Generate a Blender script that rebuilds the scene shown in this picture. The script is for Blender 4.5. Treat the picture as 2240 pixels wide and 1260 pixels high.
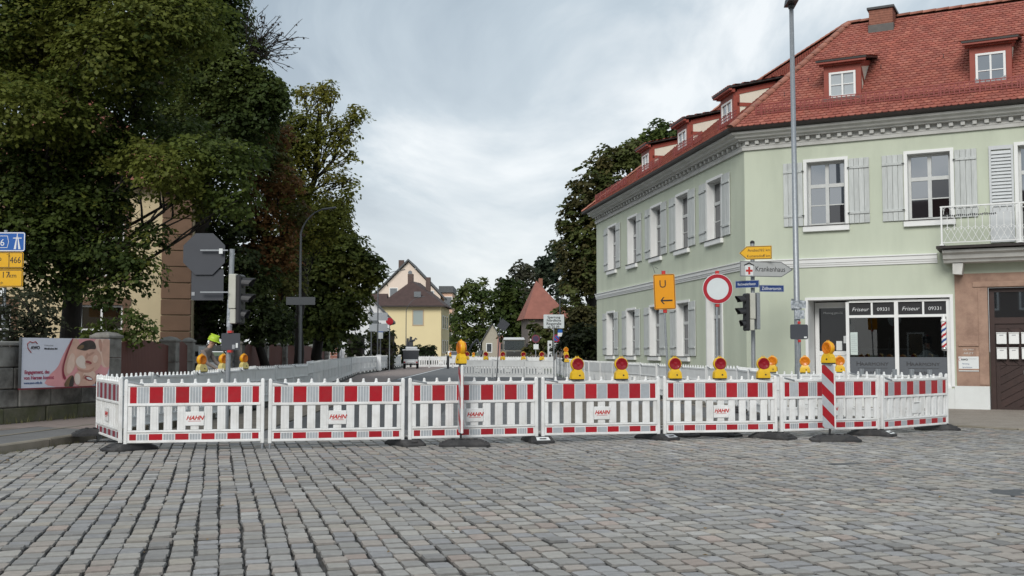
import bpy, math, random
import numpy as np
from mathutils import Vector, Matrix
PI = math.pi
R = math.radians
for o in list(bpy.data.objects):
    bpy.data.objects.remove(o)
SC = bpy.context.scene
COL = SC.collection
random.seed(7)
rng = np.random.default_rng(7)

# ------------------------------------------------------------------ camera
F, H, TP, CY = 2350.0, 1.52, 138 / 2350, 630.0      # focal length in photo pixels, eye height, tan(pitch), principal row
KY = F / 1618.0                                     # depths below were first noted for a wider lens
CP, SP = math.cos(math.atan(TP)), math.sin(math.atan(TP))
cam = bpy.data.cameras.new('camera')
cam.sensor_width = 36.0
cam.lens = F / 2240 * 36
cam.shift_y = (CY - 630) / 2240
cam.clip_start = 0.1
cam.clip_end = 3000
co = bpy.data.objects.new('camera', cam)
COL.objects.link(co)
co.location = (0, 0, H)
co.rotation_euler = (PI / 2 + math.atan(TP), 0, 0)
SC.camera = co

# ------------------------------------------------------------------ light
EXPO = 0.65
SC.view_settings.view_transform = 'Standard'
SC.view_settings.look = 'None'
SC.view_settings.gamma = 1.0
SC.view_settings.use_curve_mapping = False
SC.view_settings.exposure = EXPO
SUN_DIR = Vector((-0.25, -0.80, 0.58)).normalized()
W = bpy.data.worlds.new('World')
SC.world = W
W.use_nodes = True
nt = W.node_tree
nt.nodes.clear()
def N(t, kind, **kw):
    n = t.nodes.new(kind)
    for k, v in kw.items():
        setattr(n, k, v)
    return n
def math_node(t, op, a, b=None, clamp=False):
    n = N(t, 'ShaderNodeMath', operation=op, use_clamp=clamp)
    for i, v in enumerate((a, b)):
        if v is None:
            continue
        if hasattr(v, 'is_output'):
            t.links.new(v, n.inputs[i])
        else:
            n.inputs[i].default_value = v
    return n.outputs[0]
tc = N(nt, 'ShaderNodeTexCoord')
sep = N(nt, 'ShaderNodeSeparateXYZ')
nt.links.new(tc.outputs['Generated'], sep.inputs[0])
zc = math_node(nt, 'MAXIMUM', sep.outputs[2], 0.0)
zz = math_node(nt, 'ADD', zc, 0.55)
ux = math_node(nt, 'DIVIDE', sep.outputs[0], zz)
uy = math_node(nt, 'DIVIDE', sep.outputs[1], zz)
cmb = N(nt, 'ShaderNodeCombineXYZ')
nt.links.new(ux, cmb.inputs[0]); nt.links.new(uy, cmb.inputs[1])
cmb.inputs[2].default_value = 3.7
nz = N(nt, 'ShaderNodeTexNoise')
nz.inputs['Scale'].default_value = 2.6
nz.inputs['Detail'].default_value = 7
nz.inputs['Roughness'].default_value = 0.56
nz.inputs['Distortion'].default_value = 0.5
nt.links.new(cmb.outputs[0], nz.inputs['Vector'])
rp = N(nt, 'ShaderNodeValToRGB')
rp.color_ramp.elements[0].position = 0.39
rp.color_ramp.elements[0].color = (0.33, 0.41, 0.485, 1)
rp.color_ramp.elements[1].position = 0.61
rp.color_ramp.elements[1].color = (0.86, 0.90, 0.92, 1)
e = rp.color_ramp.elements.new(0.50)
e.color = (0.50, 0.585, 0.65, 1)
nt.links.new(nz.outputs['Fac'], rp.inputs[0])
hz = math_node(nt, 'POWER', math_node(nt, 'SUBTRACT', 1.0, zc), 6.0)
mx = N(nt, 'ShaderNodeMix', data_type='RGBA')
nt.links.new(math_node(nt, 'MULTIPLY', hz, 0.9), mx.inputs['Factor'])
nt.links.new(rp.outputs[0], mx.inputs['A'])
mx.inputs['B'].default_value = (0.84, 0.86, 0.865, 1)
sky = N(nt, 'ShaderNodeTexSky', sky_type='NISHITA')
sky.sun_disc = False
sky.sun_elevation = math.asin(SUN_DIR.z)
sky.sun_rotation = math.atan2(SUN_DIR.x, SUN_DIR.y)
bg1 = N(nt, 'ShaderNodeBackground')
bg1.inputs[1].default_value = 0.06
nt.links.new(sky.outputs[0], bg1.inputs[0])
bg2 = N(nt, 'ShaderNodeBackground')
bg2.inputs[1].default_value = 0.72
nt.links.new(mx.outputs['Result'], bg2.inputs[0])
ms = N(nt, 'ShaderNodeMixShader')
ms.inputs[0].default_value = 0.9
nt.links.new(bg1.outputs[0], ms.inputs[1])
nt.links.new(bg2.outputs[0], ms.inputs[2])
wo = N(nt, 'ShaderNodeOutputWorld')
nt.links.new(ms.outputs[0], wo.inputs[0])
sl = bpy.data.lights.new('sun', 'SUN')
sl.energy = 1.5
sl.angle = R(28)
sl.color = (1.0, 0.965, 0.91)
so = bpy.data.objects.new('sun', sl)
COL.objects.link(so)
so.rotation_euler = SUN_DIR.to_track_quat('Z', 'Y').to_euler()
try:
    SC.cycles.max_bounces = 6
    SC.cycles.diffuse_bounces = 3
    SC.cycles.glossy_bounces = 3
    SC.cycles.transmission_bounces = 4
    SC.cycles.transparent_max_bounces = 8
except Exception:
    pass

# ------------------------------------------------------------------ picking real places from the photo's geometry
def ray(px, py):
    u = (px - 1120) / F
    v = (CY - py) / F
    return Vector((u, CP - v * SP, SP + v * CP))
def at(px, py, Y):
    d = ray(px, py)
    return Vector((0, 0, H)) + d * (Y * KY / d.y)
def K(pts):
    return [(x, y * KY) for x, y in pts]
def gr(px, py, z=0.0):
    d = ray(px, py)
    return Vector((0, 0, H)) + d * ((z - H) / d.z)

# ------------------------------------------------------------------ materials
MATS = {}
def mat(name, col, rough=0.6, metal=0.0, var=0.08, vscale=6.0, bump=0.0, bscale=80.0, spec=0.5, attr=None,
        stain=None, sscale=1.5, samt=0.5, stretch=None, trans=0.0, coat=0.0, obj_rand=0.0):
    m = bpy.data.materials.new(name)
    m.use_nodes = True
    t = m.node_tree
    b = t.nodes['Principled BSDF']
    b.inputs['Roughness'].default_value = rough
    b.inputs['Metallic'].default_value = metal
    b.inputs['Specular IOR Level'].default_value = spec
    if coat:
        b.inputs['Coat Weight'].default_value = coat
        b.inputs['Coat Roughness'].default_value = 0.05
    tcn = N(t, 'ShaderNodeTexCoord')
    src = tcn.outputs['Object']
    if stain or obj_rand:
        # every object gets its own piece of the pattern
        oi0 = N(t, 'ShaderNodeObjectInfo')
        va = N(t, 'ShaderNodeVectorMath', operation='MULTIPLY_ADD')
        cx = N(t, 'ShaderNodeCombineXYZ')
        for k_ in range(3):
            t.links.new(oi0.outputs['Random'], cx.inputs[k_])
        va.inputs[1].default_value = (37.0, 53.0, 71.0)
        t.links.new(cx.outputs[0], va.inputs[0])
        t.links.new(src, va.inputs[2])
        src = va.outputs[0]
    if stretch:
        mp = N(t, 'ShaderNodeMapping')
        mp.inputs['Scale'].default_value = stretch
        t.links.new(src, mp.inputs[0])
        src = mp.outputs[0]
    if attr:
        a = N(t, 'ShaderNodeAttribute')
        a.attribute_name = attr
        out = a.outputs['Color']
    else:
        c = N(t, 'ShaderNodeRGB')
        c.outputs[0].default_value = (*col, 1)
        out = c.outputs[0]
    if stain:
        n2 = N(t, 'ShaderNodeTexNoise')
        n2.inputs['Scale'].default_value = sscale
        n2.inputs['Detail'].default_value = 6
        n2.inputs['Roughness'].default_value = 0.62
        t.links.new(src, n2.inputs['Vector'])
        r2 = N(t, 'ShaderNodeMapRange')
        r2.inputs[1].default_value = 0.44
        r2.inputs[2].default_value = 0.68
        r2.inputs[3].default_value = 0.0
        r2.inputs[4].default_value = samt
        t.links.new(n2.outputs['Fac'], r2.inputs[0])
        m2 = N(t, 'ShaderNodeMix', data_type='RGBA')
        t.links.new(r2.outputs[0], m2.inputs['Factor'])
        t.links.new(out, m2.inputs['A'])
        m2.inputs['B'].default_value = (*stain, 1)
        out = m2.outputs['Result']
    if var:
        n1 = N(t, 'ShaderNodeTexNoise')
        n1.inputs['Scale'].default_value = vscale
        n1.inputs['Detail'].default_value = 5
        t.links.new(src, n1.inputs['Vector'])
        r1 = N(t, 'ShaderNodeMapRange')
        r1.inputs[1].default_value = 0.25
        r1.inputs[2].default_value = 0.75
        r1.inputs[3].default_value = 1 - var
        r1.inputs[4].default_value = 1 + var
        t.links.new(n1.outputs['Fac'], r1.inputs[0])
        f = r1.outputs[0]
        if obj_rand:
            oi = N(t, 'ShaderNodeObjectInfo')
            rr = N(t, 'ShaderNodeMapRange')
            rr.inputs[3].default_value = 1 - obj_rand
            rr.inputs[4].default_value = 1 + obj_rand
            t.links.new(oi.outputs['Random'], rr.inputs[0])
            f = math_node(t, 'MULTIPLY', f, rr.outputs[0])
        vm = N(t, 'ShaderNodeVectorMath', operation='SCALE')
        t.links.new(out, vm.inputs[0])
        t.links.new(f, vm.inputs['Scale'])
        out = vm.outputs[0]
    t.links.new(out, b.inputs['Base Color'])
    if bump:
        n3 = N(t, 'ShaderNodeTexNoise')
        n3.inputs['Scale'].default_value = bscale
        n3.inputs['Detail'].default_value = 4
        t.links.new(src, n3.inputs['Vector'])
        bp = N(t, 'ShaderNodeBump')
        bp.inputs['Strength'].default_value = bump
        bp.inputs['Distance'].default_value = 0.01
        t.links.new(n3.outputs['Fac'], bp.inputs['Height'])
        t.links.new(bp.outputs[0], b.inputs['Normal'])
    if trans:
        tr = N(t, 'ShaderNodeBsdfTranslucent')
        t.links.new(out, tr.inputs[0])
        mxs = N(t, 'ShaderNodeMixShader')
        mxs.inputs[0].default_value = trans
        t.links.new(b.outputs[0], mxs.inputs[1])
        t.links.new(tr.outputs[0], mxs.inputs[2])
        t.links.new(mxs.outputs[0], t.nodes['Material Output'].inputs[0])
    MATS[name] = m
    return m
def glass_mat(name, base, fac, rough=0.02, wav=0.0):
    m = bpy.data.materials.new(name)
    m.use_nodes = True
    t = m.node_tree
    b = t.nodes['Principled BSDF']
    b.inputs['Base Color'].default_value = (*base, 1)
    b.inputs['Roughness'].default_value = 0.4
    b.inputs['Specular IOR Level'].default_value = 0.0
    g = N(t, 'ShaderNodeBsdfGlossy')
    g.inputs['Color'].default_value = (0.93, 0.96, 1.0, 1)
    g.inputs['Roughness'].default_value = rough
    lw = N(t, 'ShaderNodeLayerWeight')
    lw.inputs[0].default_value = 0.35
    mr = N(t, 'ShaderNodeMapRange')
    mr.inputs[3].default_value = fac
    mr.inputs[4].default_value = 1.0
    t.links.new(lw.outputs['Fresnel'], mr.inputs[0])
    mxs = N(t, 'ShaderNodeMixShader')
    t.links.new(mr.outputs[0], mxs.inputs[0])
    t.links.new(b.outputs[0], mxs.inputs[1])
    t.links.new(g.outputs[0], mxs.inputs[2])
    t.links.new(mxs.outputs[0], t.nodes['Material Output'].inputs[0])
    if wav:
        tcn = N(t, 'ShaderNodeTexCoord')
        n3 = N(t, 'ShaderNodeTexNoise')
        n3.inputs['Scale'].default_value = 3.0
        t.links.new(tcn.outputs['Object'], n3.inputs['Vector'])
        bp = N(t, 'ShaderNodeBump')
        bp.inputs['Strength'].default_value = wav
        bp.inputs['Distance'].default_value = 0.02
        t.links.new(n3.outputs['Fac'], bp.inputs['Height'])
        t.links.new(bp.outputs[0], g.inputs['Normal'])
    MATS[name] = m
    return m
def clear_glass(name, refl=0.16):
    m = bpy.data.materials.new(name)
    m.use_nodes = True
    t = m.node_tree
    t.nodes.remove(t.nodes['Principled BSDF'])
    g = N(t, 'ShaderNodeBsdfGlossy')
    g.inputs['Roughness'].default_value = 0.01
    tr = N(t, 'ShaderNodeBsdfTransparent')
    tr.inputs[0].default_value = (0.52, 0.56, 0.57, 1)
    lw = N(t, 'ShaderNodeLayerWeight')
    lw.inputs[0].default_value = 0.3
    mr = N(t, 'ShaderNodeMapRange')
    mr.inputs[3].default_value = refl
    mr.inputs[4].default_value = 1.0
    t.links.new(lw.outputs['Fresnel'], mr.inputs[0])
    mxs = N(t, 'ShaderNodeMixShader')
    t.links.new(mr.outputs[0], mxs.inputs[0])
    t.links.new(tr.outputs[0], mxs.inputs[1])
    t.links.new(g.outputs[0], mxs.inputs[2])
    t.links.new(mxs.outputs[0], t.nodes['Material Output'].inputs[0])
    MATS[name] = m
    return m

white_plastic = mat('white_plastic', (0.75, 0.755, 0.75), 0.42, var=0.06, vscale=5, stain=(0.47, 0.45, 0.41), sscale=3.5, samt=0.42, obj_rand=0.035)
white_plastic_back = mat('white_plastic_worn', (0.70, 0.71, 0.705), 0.5, var=0.07, vscale=3, stain=(0.52, 0.52, 0.50), sscale=2.2, samt=0.35)
film_red = mat('red_film', (0.36, 0.003, 0.012), 0.34, var=0.08, vscale=20, spec=0.5, stain=(0.30, 0.03, 0.035), sscale=6, samt=0.5, obj_rand=0.10)
film_silver = mat('silver_film', (0.38, 0.41, 0.44), 0.32, var=0.05, vscale=20, spec=0.6, stain=(0.30, 0.31, 0.32), sscale=6, samt=0.5, obj_rand=0.06)
film_red_dull = mat('dull_red_film', (0.22, 0.03, 0.045), 0.5, var=0.15, vscale=12)
rubber = mat('black_rubber', (0.024, 0.024, 0.026), 0.75, var=0.35, vscale=9, bump=0.5, bscale=120, stain=(0.10, 0.095, 0.09), sscale=4, samt=0.55)
steel = mat('galvanised_steel', (0.30, 0.32, 0.34), 0.48, 0.55, var=0.14, vscale=25, bump=0.1)
steel_dark = mat('dull_steel', (0.10, 0.107, 0.115), 0.55, 0.4, var=0.12, vscale=20)
sign_back = mat('sign_back_grey', (0.042, 0.046, 0.057), 0.55, var=0.08, vscale=3)
yellow_plastic = mat('yellow_plastic', (0.72, 0.44, 0.008), 0.36, var=0.06, vscale=10, spec=0.5, stain=(0.4, 0.27, 0.05), sscale=9, samt=0.3)
orange_plastic = mat('orange_plastic', (0.76, 0.37, 0.008), 0.35, var=0.06, vscale=10)
amber_lens = mat('amber_lens', (0.62, 0.17, 0.003), 0.22, var=0.2, vscale=40, spec=0.5)
red_lens = mat('red_lens', (0.25, 0.003, 0.010), 0.22, var=0.25, vscale=40, spec=0.5)
dark_plastic = mat('dark_plastic', (0.018, 0.018, 0.02), 0.45, var=0.1)
cream_plastic = mat('cream_plastic', (0.50, 0.50, 0.44), 0.5, var=0.1, stain=(0.3, 0.29, 0.25), samt=0.5)
stucco_green = mat('pale_green_stucco', (0.525, 0.565, 0.455), 0.85, var=0.035, vscale=1.3, bump=0.25, bscale=90, stain=(0.44, 0.48, 0.385), sscale=1.0, samt=0.50, stretch=(1.7, 1.7, 0.4))
white_paint = mat('white_paint', (0.76, 0.765, 0.755), 0.6, var=0.03, vscale=3, bump=0.08, bscale=40)
off_white = mat('weathered_white', (0.58, 0.575, 0.55), 0.7, var=0.06, vscale=4, stain=(0.38, 0.37, 0.34), sscale=2.5, samt=0.45)
plinth_white = mat('plinth_white', (0.66, 0.68, 0.67), 0.8, var=0.04, vscale=3, bump=0.3, bscale=50, stain=(0.5, 0.5, 0.47), sscale=1.4, samt=0.35)
sash_grey = mat('window_sash_grey', (0.54, 0.55, 0.54), 0.55, var=0.08, vscale=8)
shutter_wood = mat('grey_shutter_wood', (0.52, 0.54, 0.53), 0.75, var=0.10, vscale=6, bump=0.3, bscale=20, stretch=(6, 6, 0.6), stain=(0.38, 0.40, 0.39), sscale=1.6, samt=0.6, obj_rand=0.07)
louvre_paint = mat('louvre_grey_paint', (0.54, 0.56, 0.57), 0.55, var=0.05)
iron_dark = mat('dark_iron', (0.05, 0.052, 0.055), 0.5, 0.3, var=0.1)
tile_red = mat('clay_roof_tile', (0.36, 0.10, 0.062), 0.8, var=0.15, vscale=3, spec=0.25, attr='tint', bump=0.15, bscale=60)
ridge_red = mat('clay_ridge_tile', (0.34, 0.135, 0.09), 0.7, var=0.2, vscale=5, stain=(0.26, 0.12, 0.08), samt=0.5, obj_rand=0.15)
red_timber = mat('oxblood_timber', (0.27, 0.055, 0.035), 0.6, var=0.1, vscale=5)
red_rail = mat('red_metal', (0.24, 0.042, 0.035), 0.5, var=0.1)
infill = mat('cream_infill', (0.68, 0.66, 0.56), 0.85, var=0.04, vscale=4)
gutter_m = mat('dark_gutter', (0.028, 0.022, 0.02), 0.5, 0.2, var=0.2)
sandstone = mat('pink_sandstone', (0.36, 0.235, 0.175), 0.85, var=0.10, vscale=5, bump=0.4, bscale=40, stain=(0.20, 0.12, 0.09), sscale=2.6, samt=0.65)
quoin_stone = mat('brown_sandstone', (0.165, 0.098, 0.062), 0.88, var=0.14, vscale=4, bump=0.5, bscale=30, stain=(0.12, 0.07, 0.045), sscale=2.0, samt=0.6, obj_rand=0.15)
door_brown = mat('dark_brown_wood', (0.036, 0.017, 0.014), 0.5, var=0.2, vscale=5, stretch=(1, 1, 1), obj_rand=0.12)
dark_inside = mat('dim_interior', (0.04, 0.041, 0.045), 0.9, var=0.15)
counter_m = mat('salon_counter', (0.10, 0.10, 0.105), 0.5)
pane_m = glass_mat('window_glass', (0.012, 0.012, 0.014), 0.30)
pane_dark = glass_mat('dark_window_glass', (0.012, 0.008, 0.008), 0.06)
pane_far = glass_mat('far_window_glass', (0.03, 0.035, 0.04), 0.2, rough=0.15)
shop_glass = clear_glass('shop_glass', 0.05)
door_pane = glass_mat('door_glass', (0.008, 0.008, 0.009), 0.0)
grey_film = mat('grey_window_film', (0.115, 0.125, 0.14), 0.25, var=0.03)
black_print = mat('black_print', (0.012, 0.012, 0.014), 0.5, var=0)
dark_print = mat('dark_letters', (0.03, 0.03, 0.034), 0.5, var=0)
white_print = mat('white_print', (0.72, 0.73, 0.74), 0.5, var=0)
grey_print = mat('grey_print', (0.30, 0.31, 0.33), 0.5, var=0)
blue_print = mat('blue_print', (0.04, 0.09, 0.22), 0.5, var=0)
red_print = mat('red_print', (0.48, 0.025, 0.02), 0.5, var=0)
paper = mat('paper_white', (0.68, 0.70, 0.70), 0.6, var=0.02)
paper_mint = mat('paper_mint', (0.52, 0.60, 0.57), 0.6, var=0.03)
sign_yellow = mat('sign_yellow', (0.74, 0.40, 0.012), 0.35, var=0.03)
sign_orange = mat('sign_amber', (0.72, 0.29, 0.004), 0.35, var=0.03)
sign_blue = mat('sign_blue', (0.012, 0.10, 0.38), 0.35, var=0.03)
sign_navy = mat('sign_navy', (0.012, 0.04, 0.17), 0.35, var=0.03)
sign_white = mat('sign_white', (0.60, 0.64, 0.65), 0.35, var=0.03)
sign_grey_white = mat('sign_dull_white', (0.40, 0.41, 0.41), 0.45, var=0.05)
sign_red = mat('sign_red', (0.36, 0.008, 0.02), 0.35, var=0.03)
asphalt = mat('asphalt', (0.115, 0.117, 0.12), 0.88, var=0.12, vscale=2.2, bump=0.4, bscale=150, stain=(0.16, 0.155, 0.15), sscale=0.7, samt=0.6)
asphalt_new = mat('fresh_asphalt', (0.062, 0.064, 0.067), 0.85, var=0.12, vscale=2, bump=0.4, bscale=150)
pave_grey = mat('pavement_asphalt', (0.155, 0.153, 0.15), 0.9, var=0.10, vscale=3, bump=0.35, bscale=160, stain=(0.11, 0.105, 0.10), sscale=1.2, samt=0.5)
pave_pink = mat('pinkish_pavement', (0.235, 0.19, 0.17), 0.9, var=0.12, vscale=3, bump=0.3, bscale=120)
pave_tan = mat('gravelly_pavement', (0.27, 0.235, 0.20), 0.92, var=0.22, vscale=30, bump=0.5, bscale=90, stain=(0.19, 0.16, 0.13), sscale=2.0, samt=0.5)
kerb_m = mat('kerb_stone', (0.23, 0.205, 0.165), 0.85, var=0.15, vscale=6, bump=0.4, bscale=60, stain=(0.13, 0.115, 0.085), sscale=3, samt=0.7, obj_rand=0.15)
joint_m = mat('sand_joint', (0.062, 0.059, 0.057), 0.95, var=0.3, vscale=14, bump=0.5, bscale=120, stain=(0.085, 0.08, 0.07), sscale=1.2, samt=0.5)
cobble_m = mat('cobble_granite', (0.25, 0.25, 0.25), 0.66, var=0.16, vscale=14, attr='tint', bump=0.45, bscale=70, spec=0.45)
line_white = mat('road_line_white', (0.55, 0.55, 0.54), 0.7, var=0.12, vscale=8)
earth_m = mat('earth', (0.12, 0.105, 0.085), 0.95, var=0.3, vscale=2, bump=0.5, bscale=30)
grass_m = mat('rough_grass', (0.06, 0.085, 0.03), 0.95, var=0.4, vscale=4)
wall_stone = mat('old_wall_stone', (0.225, 0.218, 0.20), 0.9, var=0.2, vscale=5, bump=0.7, bscale=22, stain=(0.055, 0.052, 0.046), sscale=1.7, samt=0.85, obj_rand=0.18)
moss_stone = mat('mossy_wall_stone', (0.125, 0.12, 0.085), 0.92, var=0.25, vscale=6, bump=0.7, bscale=25, stain=(0.075, 0.085, 0.03), sscale=2.2, samt=0.8, obj_rand=0.15)
pillar_stone = mat('grey_pillar_stone', (0.235, 0.225, 0.205), 0.9, var=0.18, vscale=6, bump=0.5, bscale=30, stain=(0.085, 0.08, 0.07), sscale=2.5, samt=0.7, obj_rand=0.12)
fence_red = mat('red_brown_boards', (0.125, 0.040, 0.029), 0.7, var=0.15, vscale=6, stretch=(8, 8, 0.7))
villa_cream = mat('villa_cream_stucco', (0.56, 0.46, 0.29), 0.9, var=0.05, vscale=2, bump=0.2, bscale=60)
yellow_wall = mat('pale_yellow_stucco', (0.72, 0.61, 0.36), 0.9, var=0.03, vscale=0.5)
pink_wall = mat('pale_pink_stucco', (0.74, 0.62, 0.53), 0.9, var=0.03, vscale=0.5)
salmon_wall = mat('salmon_stucco', (0.70, 0.46, 0.34), 0.9, var=0.03, vscale=0.5)
white_wall = mat('far_white_wall', (0.70, 0.71, 0.72), 0.9, var=0.03, vscale=0.5)
grey_wall = mat('grey_brown_render', (0.155, 0.13, 0.115), 0.9, var=0.1, vscale=1)
tan_wall = mat('tan_render', (0.48, 0.36, 0.24), 0.9, var=0.05)
brown_roof = mat('brown_roof_tile', (0.062, 0.036, 0.032), 0.8, var=0.2, vscale=2)
far_red_roof = mat('far_red_roof', (0.25, 0.095, 0.07), 0.8, var=0.15, vscale=1.5)
slate_m = mat('dark_slate', (0.09, 0.095, 0.10), 0.7, var=0.1)
brick_far = mat('dark_chimney_brick', (0.11, 0.075, 0.065), 0.85, var=0.2, vscale=12)
brick_m = mat('chimney_brick', (0.26, 0.11, 0.075), 0.85, var=0.25, vscale=12)
lead_m = mat('lead_flashing', (0.10, 0.095, 0.09), 0.6, 0.3, var=0.15)
bark = mat('bark', (0.024, 0.020, 0.017), 0.95, var=0.3, vscale=6, bump=0.8, bscale=18, stretch=(3, 3, 0.6))
leaf_m = mat('leaf', (0.06, 0.09, 0.03), 0.55, var=0.12, vscale=2, attr='tint', trans=0.5, spec=0.2)
truck_olive = mat('truck_paint', (0.17, 0.165, 0.145), 0.4, var=0.05)
machine_grey = mat('machine_dark_grey', (0.035, 0.038, 0.045), 0.45, var=0.08)
machine_light = mat('machine_light_grey', (0.50, 0.51, 0.52), 0.45, var=0.06)
car_white = mat('car_white_paint', (0.70, 0.71, 0.72), 0.25, var=0.01, coat=0.4)
tyre_m = mat('tyre', (0.02, 0.02, 0.021), 0.8, var=0.2)
hivis = mat('hivis_yellow_green', (0.40, 0.56, 0.03), 0.5, var=0.03)
hivis_orange = mat('hivis_orange', (0.80, 0.20, 0.01), 0.6, var=0.05)
skin = mat('skin', (0.46, 0.27, 0.19), 0.55, var=0.05)
shirt = mat('taupe_shirt', (0.19, 0.16, 0.145), 0.9, var=0.12, vscale=10)
trousers = mat('dark_trousers', (0.025, 0.027, 0.032), 0.9, var=0.15)
cape_m = mat('grey_cape', (0.30, 0.31, 0.32), 0.7, var=0.06)
pole_red = mat('barber_red', (0.42, 0.02, 0.03), 0.25, var=0.02, coat=0.3)
pole_blue = mat('barber_blue', (0.02, 0.07, 0.26), 0.25, var=0.02, coat=0.3)
chrome = mat('chrome', (0.55, 0.56, 0.58), 0.2, 0.9, var=0.05)
sticker_mix = mat('sticker_patches', (0.24, 0.27, 0.30), 0.5, var=0.5, vscale=22, stain=(0.55, 0.57, 0.6), sscale=14, samt=0.8)

# ------------------------------------------------------------------ mesh helpers
class MB:
    """collects shapes and links them as one mesh object"""
    def __init__(self):
        self.v, self.f, self.m = [], [], []
    def add(self, vs, fs, m=0, M=None):
        k = len(self.v)
        if M is not None:
            vs = [tuple(M @ Vector(p)) for p in vs]
        self.v.extend(tuple(p) for p in vs)
        for q in fs:
            self.f.append(tuple(i + k for i in q))
            self.m.append(m)
        return self
    def box(self, x0, x1, y0, y1, z0, z1, m=0, bev=0.0, M=None):
        if bev <= 0:
            vs = [(x0, y0, z0), (x1, y0, z0), (x1, y1, z0), (x0, y1, z0), (x0, y0, z1), (x1, y0, z1), (x1, y1, z1), (x0, y1, z1)]
            fs = [(0, 3, 2, 1), (4, 5, 6, 7), (0, 1, 5, 4), (1, 2, 6, 5), (2, 3, 7, 6), (3, 0, 4, 7)]
            return self.add(vs, fs, m, M)
        b = min(bev, (x1 - x0) * .49, (y1 - y0) * .49, (z1 - z0) * .49)
        X, Y, Z = (x0, x1), (y0, y1), (z0, z1)
        vs, idx = [], {}
        for i in (0, 1):
            for j in (0, 1):
                for k in (0, 1):
                    sx, sy, sz = (1, -1)[i], (1, -1)[j], (1, -1)[k]
                    idx[i, j, k, 'x'] = len(vs); vs.append((X[i], Y[j] + sy * b, Z[k] + sz * b))
                    idx[i, j, k, 'y'] = len(vs); vs.append((X[i] + sx * b, Y[j], Z[k] + sz * b))
                    idx[i, j, k, 'z'] = len(vs); vs.append((X[i] + sx * b, Y[j] + sy * b, Z[k]))
        fs = []
        for s in (0, 1):
            a = [idx[s, 0, 0, 'x'], idx[s, 1, 0, 'x'], idx[s, 1, 1, 'x'], idx[s, 0, 1, 'x']]
            fs.append(a if s else a[::-1])
            a = [idx[0, s, 0, 'y'], idx[0, s, 1, 'y'], idx[1, s, 1, 'y'], idx[1, s, 0, 'y']]
            fs.append(a if s else a[::-1])
            a = [idx[0, 0, s, 'z'], idx[1, 0, s, 'z'], idx[1, 1, s, 'z'], idx[0, 1, s, 'z']]
            fs.append(a if s else a[::-1])
        for i in (0, 1):
            for j in (0, 1):
                fs.append((idx[i, j, 0, 'x'], idx[i, j, 1, 'x'], idx[i, j, 1, 'y'], idx[i, j, 0, 'y']))
                fs.append((idx[i, 0, j, 'x'], idx[i, 1, j, 'x'], idx[i, 1, j, 'z'], idx[i, 0, j, 'z']))
                fs.append((idx[0, i, j, 'y'], idx[1, i, j, 'y'], idx[1, i, j, 'z'], idx[0, i, j, 'z']))
                for k in (0, 1):
                    fs.append((idx[i, j, k, 'x'], idx[i, j, k, 'y'], idx[i, j, k, 'z']))
        return self.add(vs, fs, m, M)
    def tube(self, pts, r, n=8, m=0, cap=True):
        pts = [Vector(p) for p in pts]
        rs = r if isinstance(r, (list, tuple)) else [r] * len(pts)
        k0 = len(self.v)
        up = None
        for i, p in enumerate(pts):
            d = (pts[min(i + 1, len(pts) - 1)] - pts[max(i - 1, 0)]).normalized()
            if up is None:
                up = Vector((0, 0, 1)) if abs(d.z) < .9 else Vector((1, 0, 0))
            a = d.cross(up).normalized()
            b = d.cross(a).normalized()
            up = -b if False else up
            for j in range(n):
                t = 2 * PI * j / n
                self.v.append(tuple(p + (a * math.cos(t) + b * math.sin(t)) * rs[i]))
        for i in range(len(pts) - 1):
            for j in range(n):
                q = (j + 1) % n
                self.f.append((k0 + i * n + j, k0 + i * n + q, k0 + (i + 1) * n + q, k0 + (i + 1) * n + j)); self.m.append(m)
        if cap:
            self.f.append(tuple(k0 + j for j in range(n))[::-1]); self.m.append(m)
            e = k0 + (len(pts) - 1) * n
            self.f.append(tuple(e + j for j in range(n))); self.m.append(m)
        return self
    def lathe(self, prof, n=16, m=0, M=None):
        vs, fs = [], []
        for r, z in prof:
            for j in range(n):
                t = 2 * PI * j / n
                vs.append((r * math.cos(t), r * math.sin(t), z))
        for i in range(len(prof) - 1):
            for j in range(n):
                q = (j + 1) % n
                fs.append((i * n + j, i * n + q, (i + 1) * n + q, (i + 1) * n + j))
        fs.append(tuple(range(n))[::-1])
        fs.append(tuple((len(prof) - 1) * n + j for j in range(n)))
        return self.add(vs, fs, m, M)
    def prism(self, poly, y0, y1, m=0, M=None):
        """poly in the XZ plane, pushed from y0 to y1"""
        n = len(poly)
        vs = [(x, y0, z) for x, z in poly] + [(x, y1, z) for x, z in poly]
        fs = [tuple(range(n)), tuple(range(2 * n - 1, n - 1, -1))]
        fs += [(i, n + i, n + (i + 1) % n, (i + 1) % n) for i in range(n)]
        return self.add(vs, fs, m, M)
    def slab(self, poly, z0, z1, m=0):
        n = len(poly)
        vs = [(x, y, z0) for x, y in poly] + [(x, y, z1) for x, y in poly]
        fs = [tuple(range(n))[::-1], tuple(range(n, 2 * n))]
        fs += [(i, (i + 1) % n, n + (i + 1) % n, n + i) for i in range(n)]
        return self.add(vs, fs, m)
    def mesh(self, name, mats, smooth=False):
        me = bpy.data.meshes.new(name)
        me.from_pydata(self.v, [], self.f)
        for q in (mats if isinstance(mats, (list, tuple)) else [mats]):
            me.materials.append(q)
        me.polygons.foreach_set('material_index', self.m)
        if smooth:
            me.polygons.foreach_set('use_smooth', [True] * len(self.f))
        me.update()
        return me
    def build(self, name, mats, parent=None, loc=(0, 0, 0), rot=(0, 0, 0), smooth=False):
        return put(name, self.mesh(name, mats, smooth), parent, loc, rot)
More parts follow.
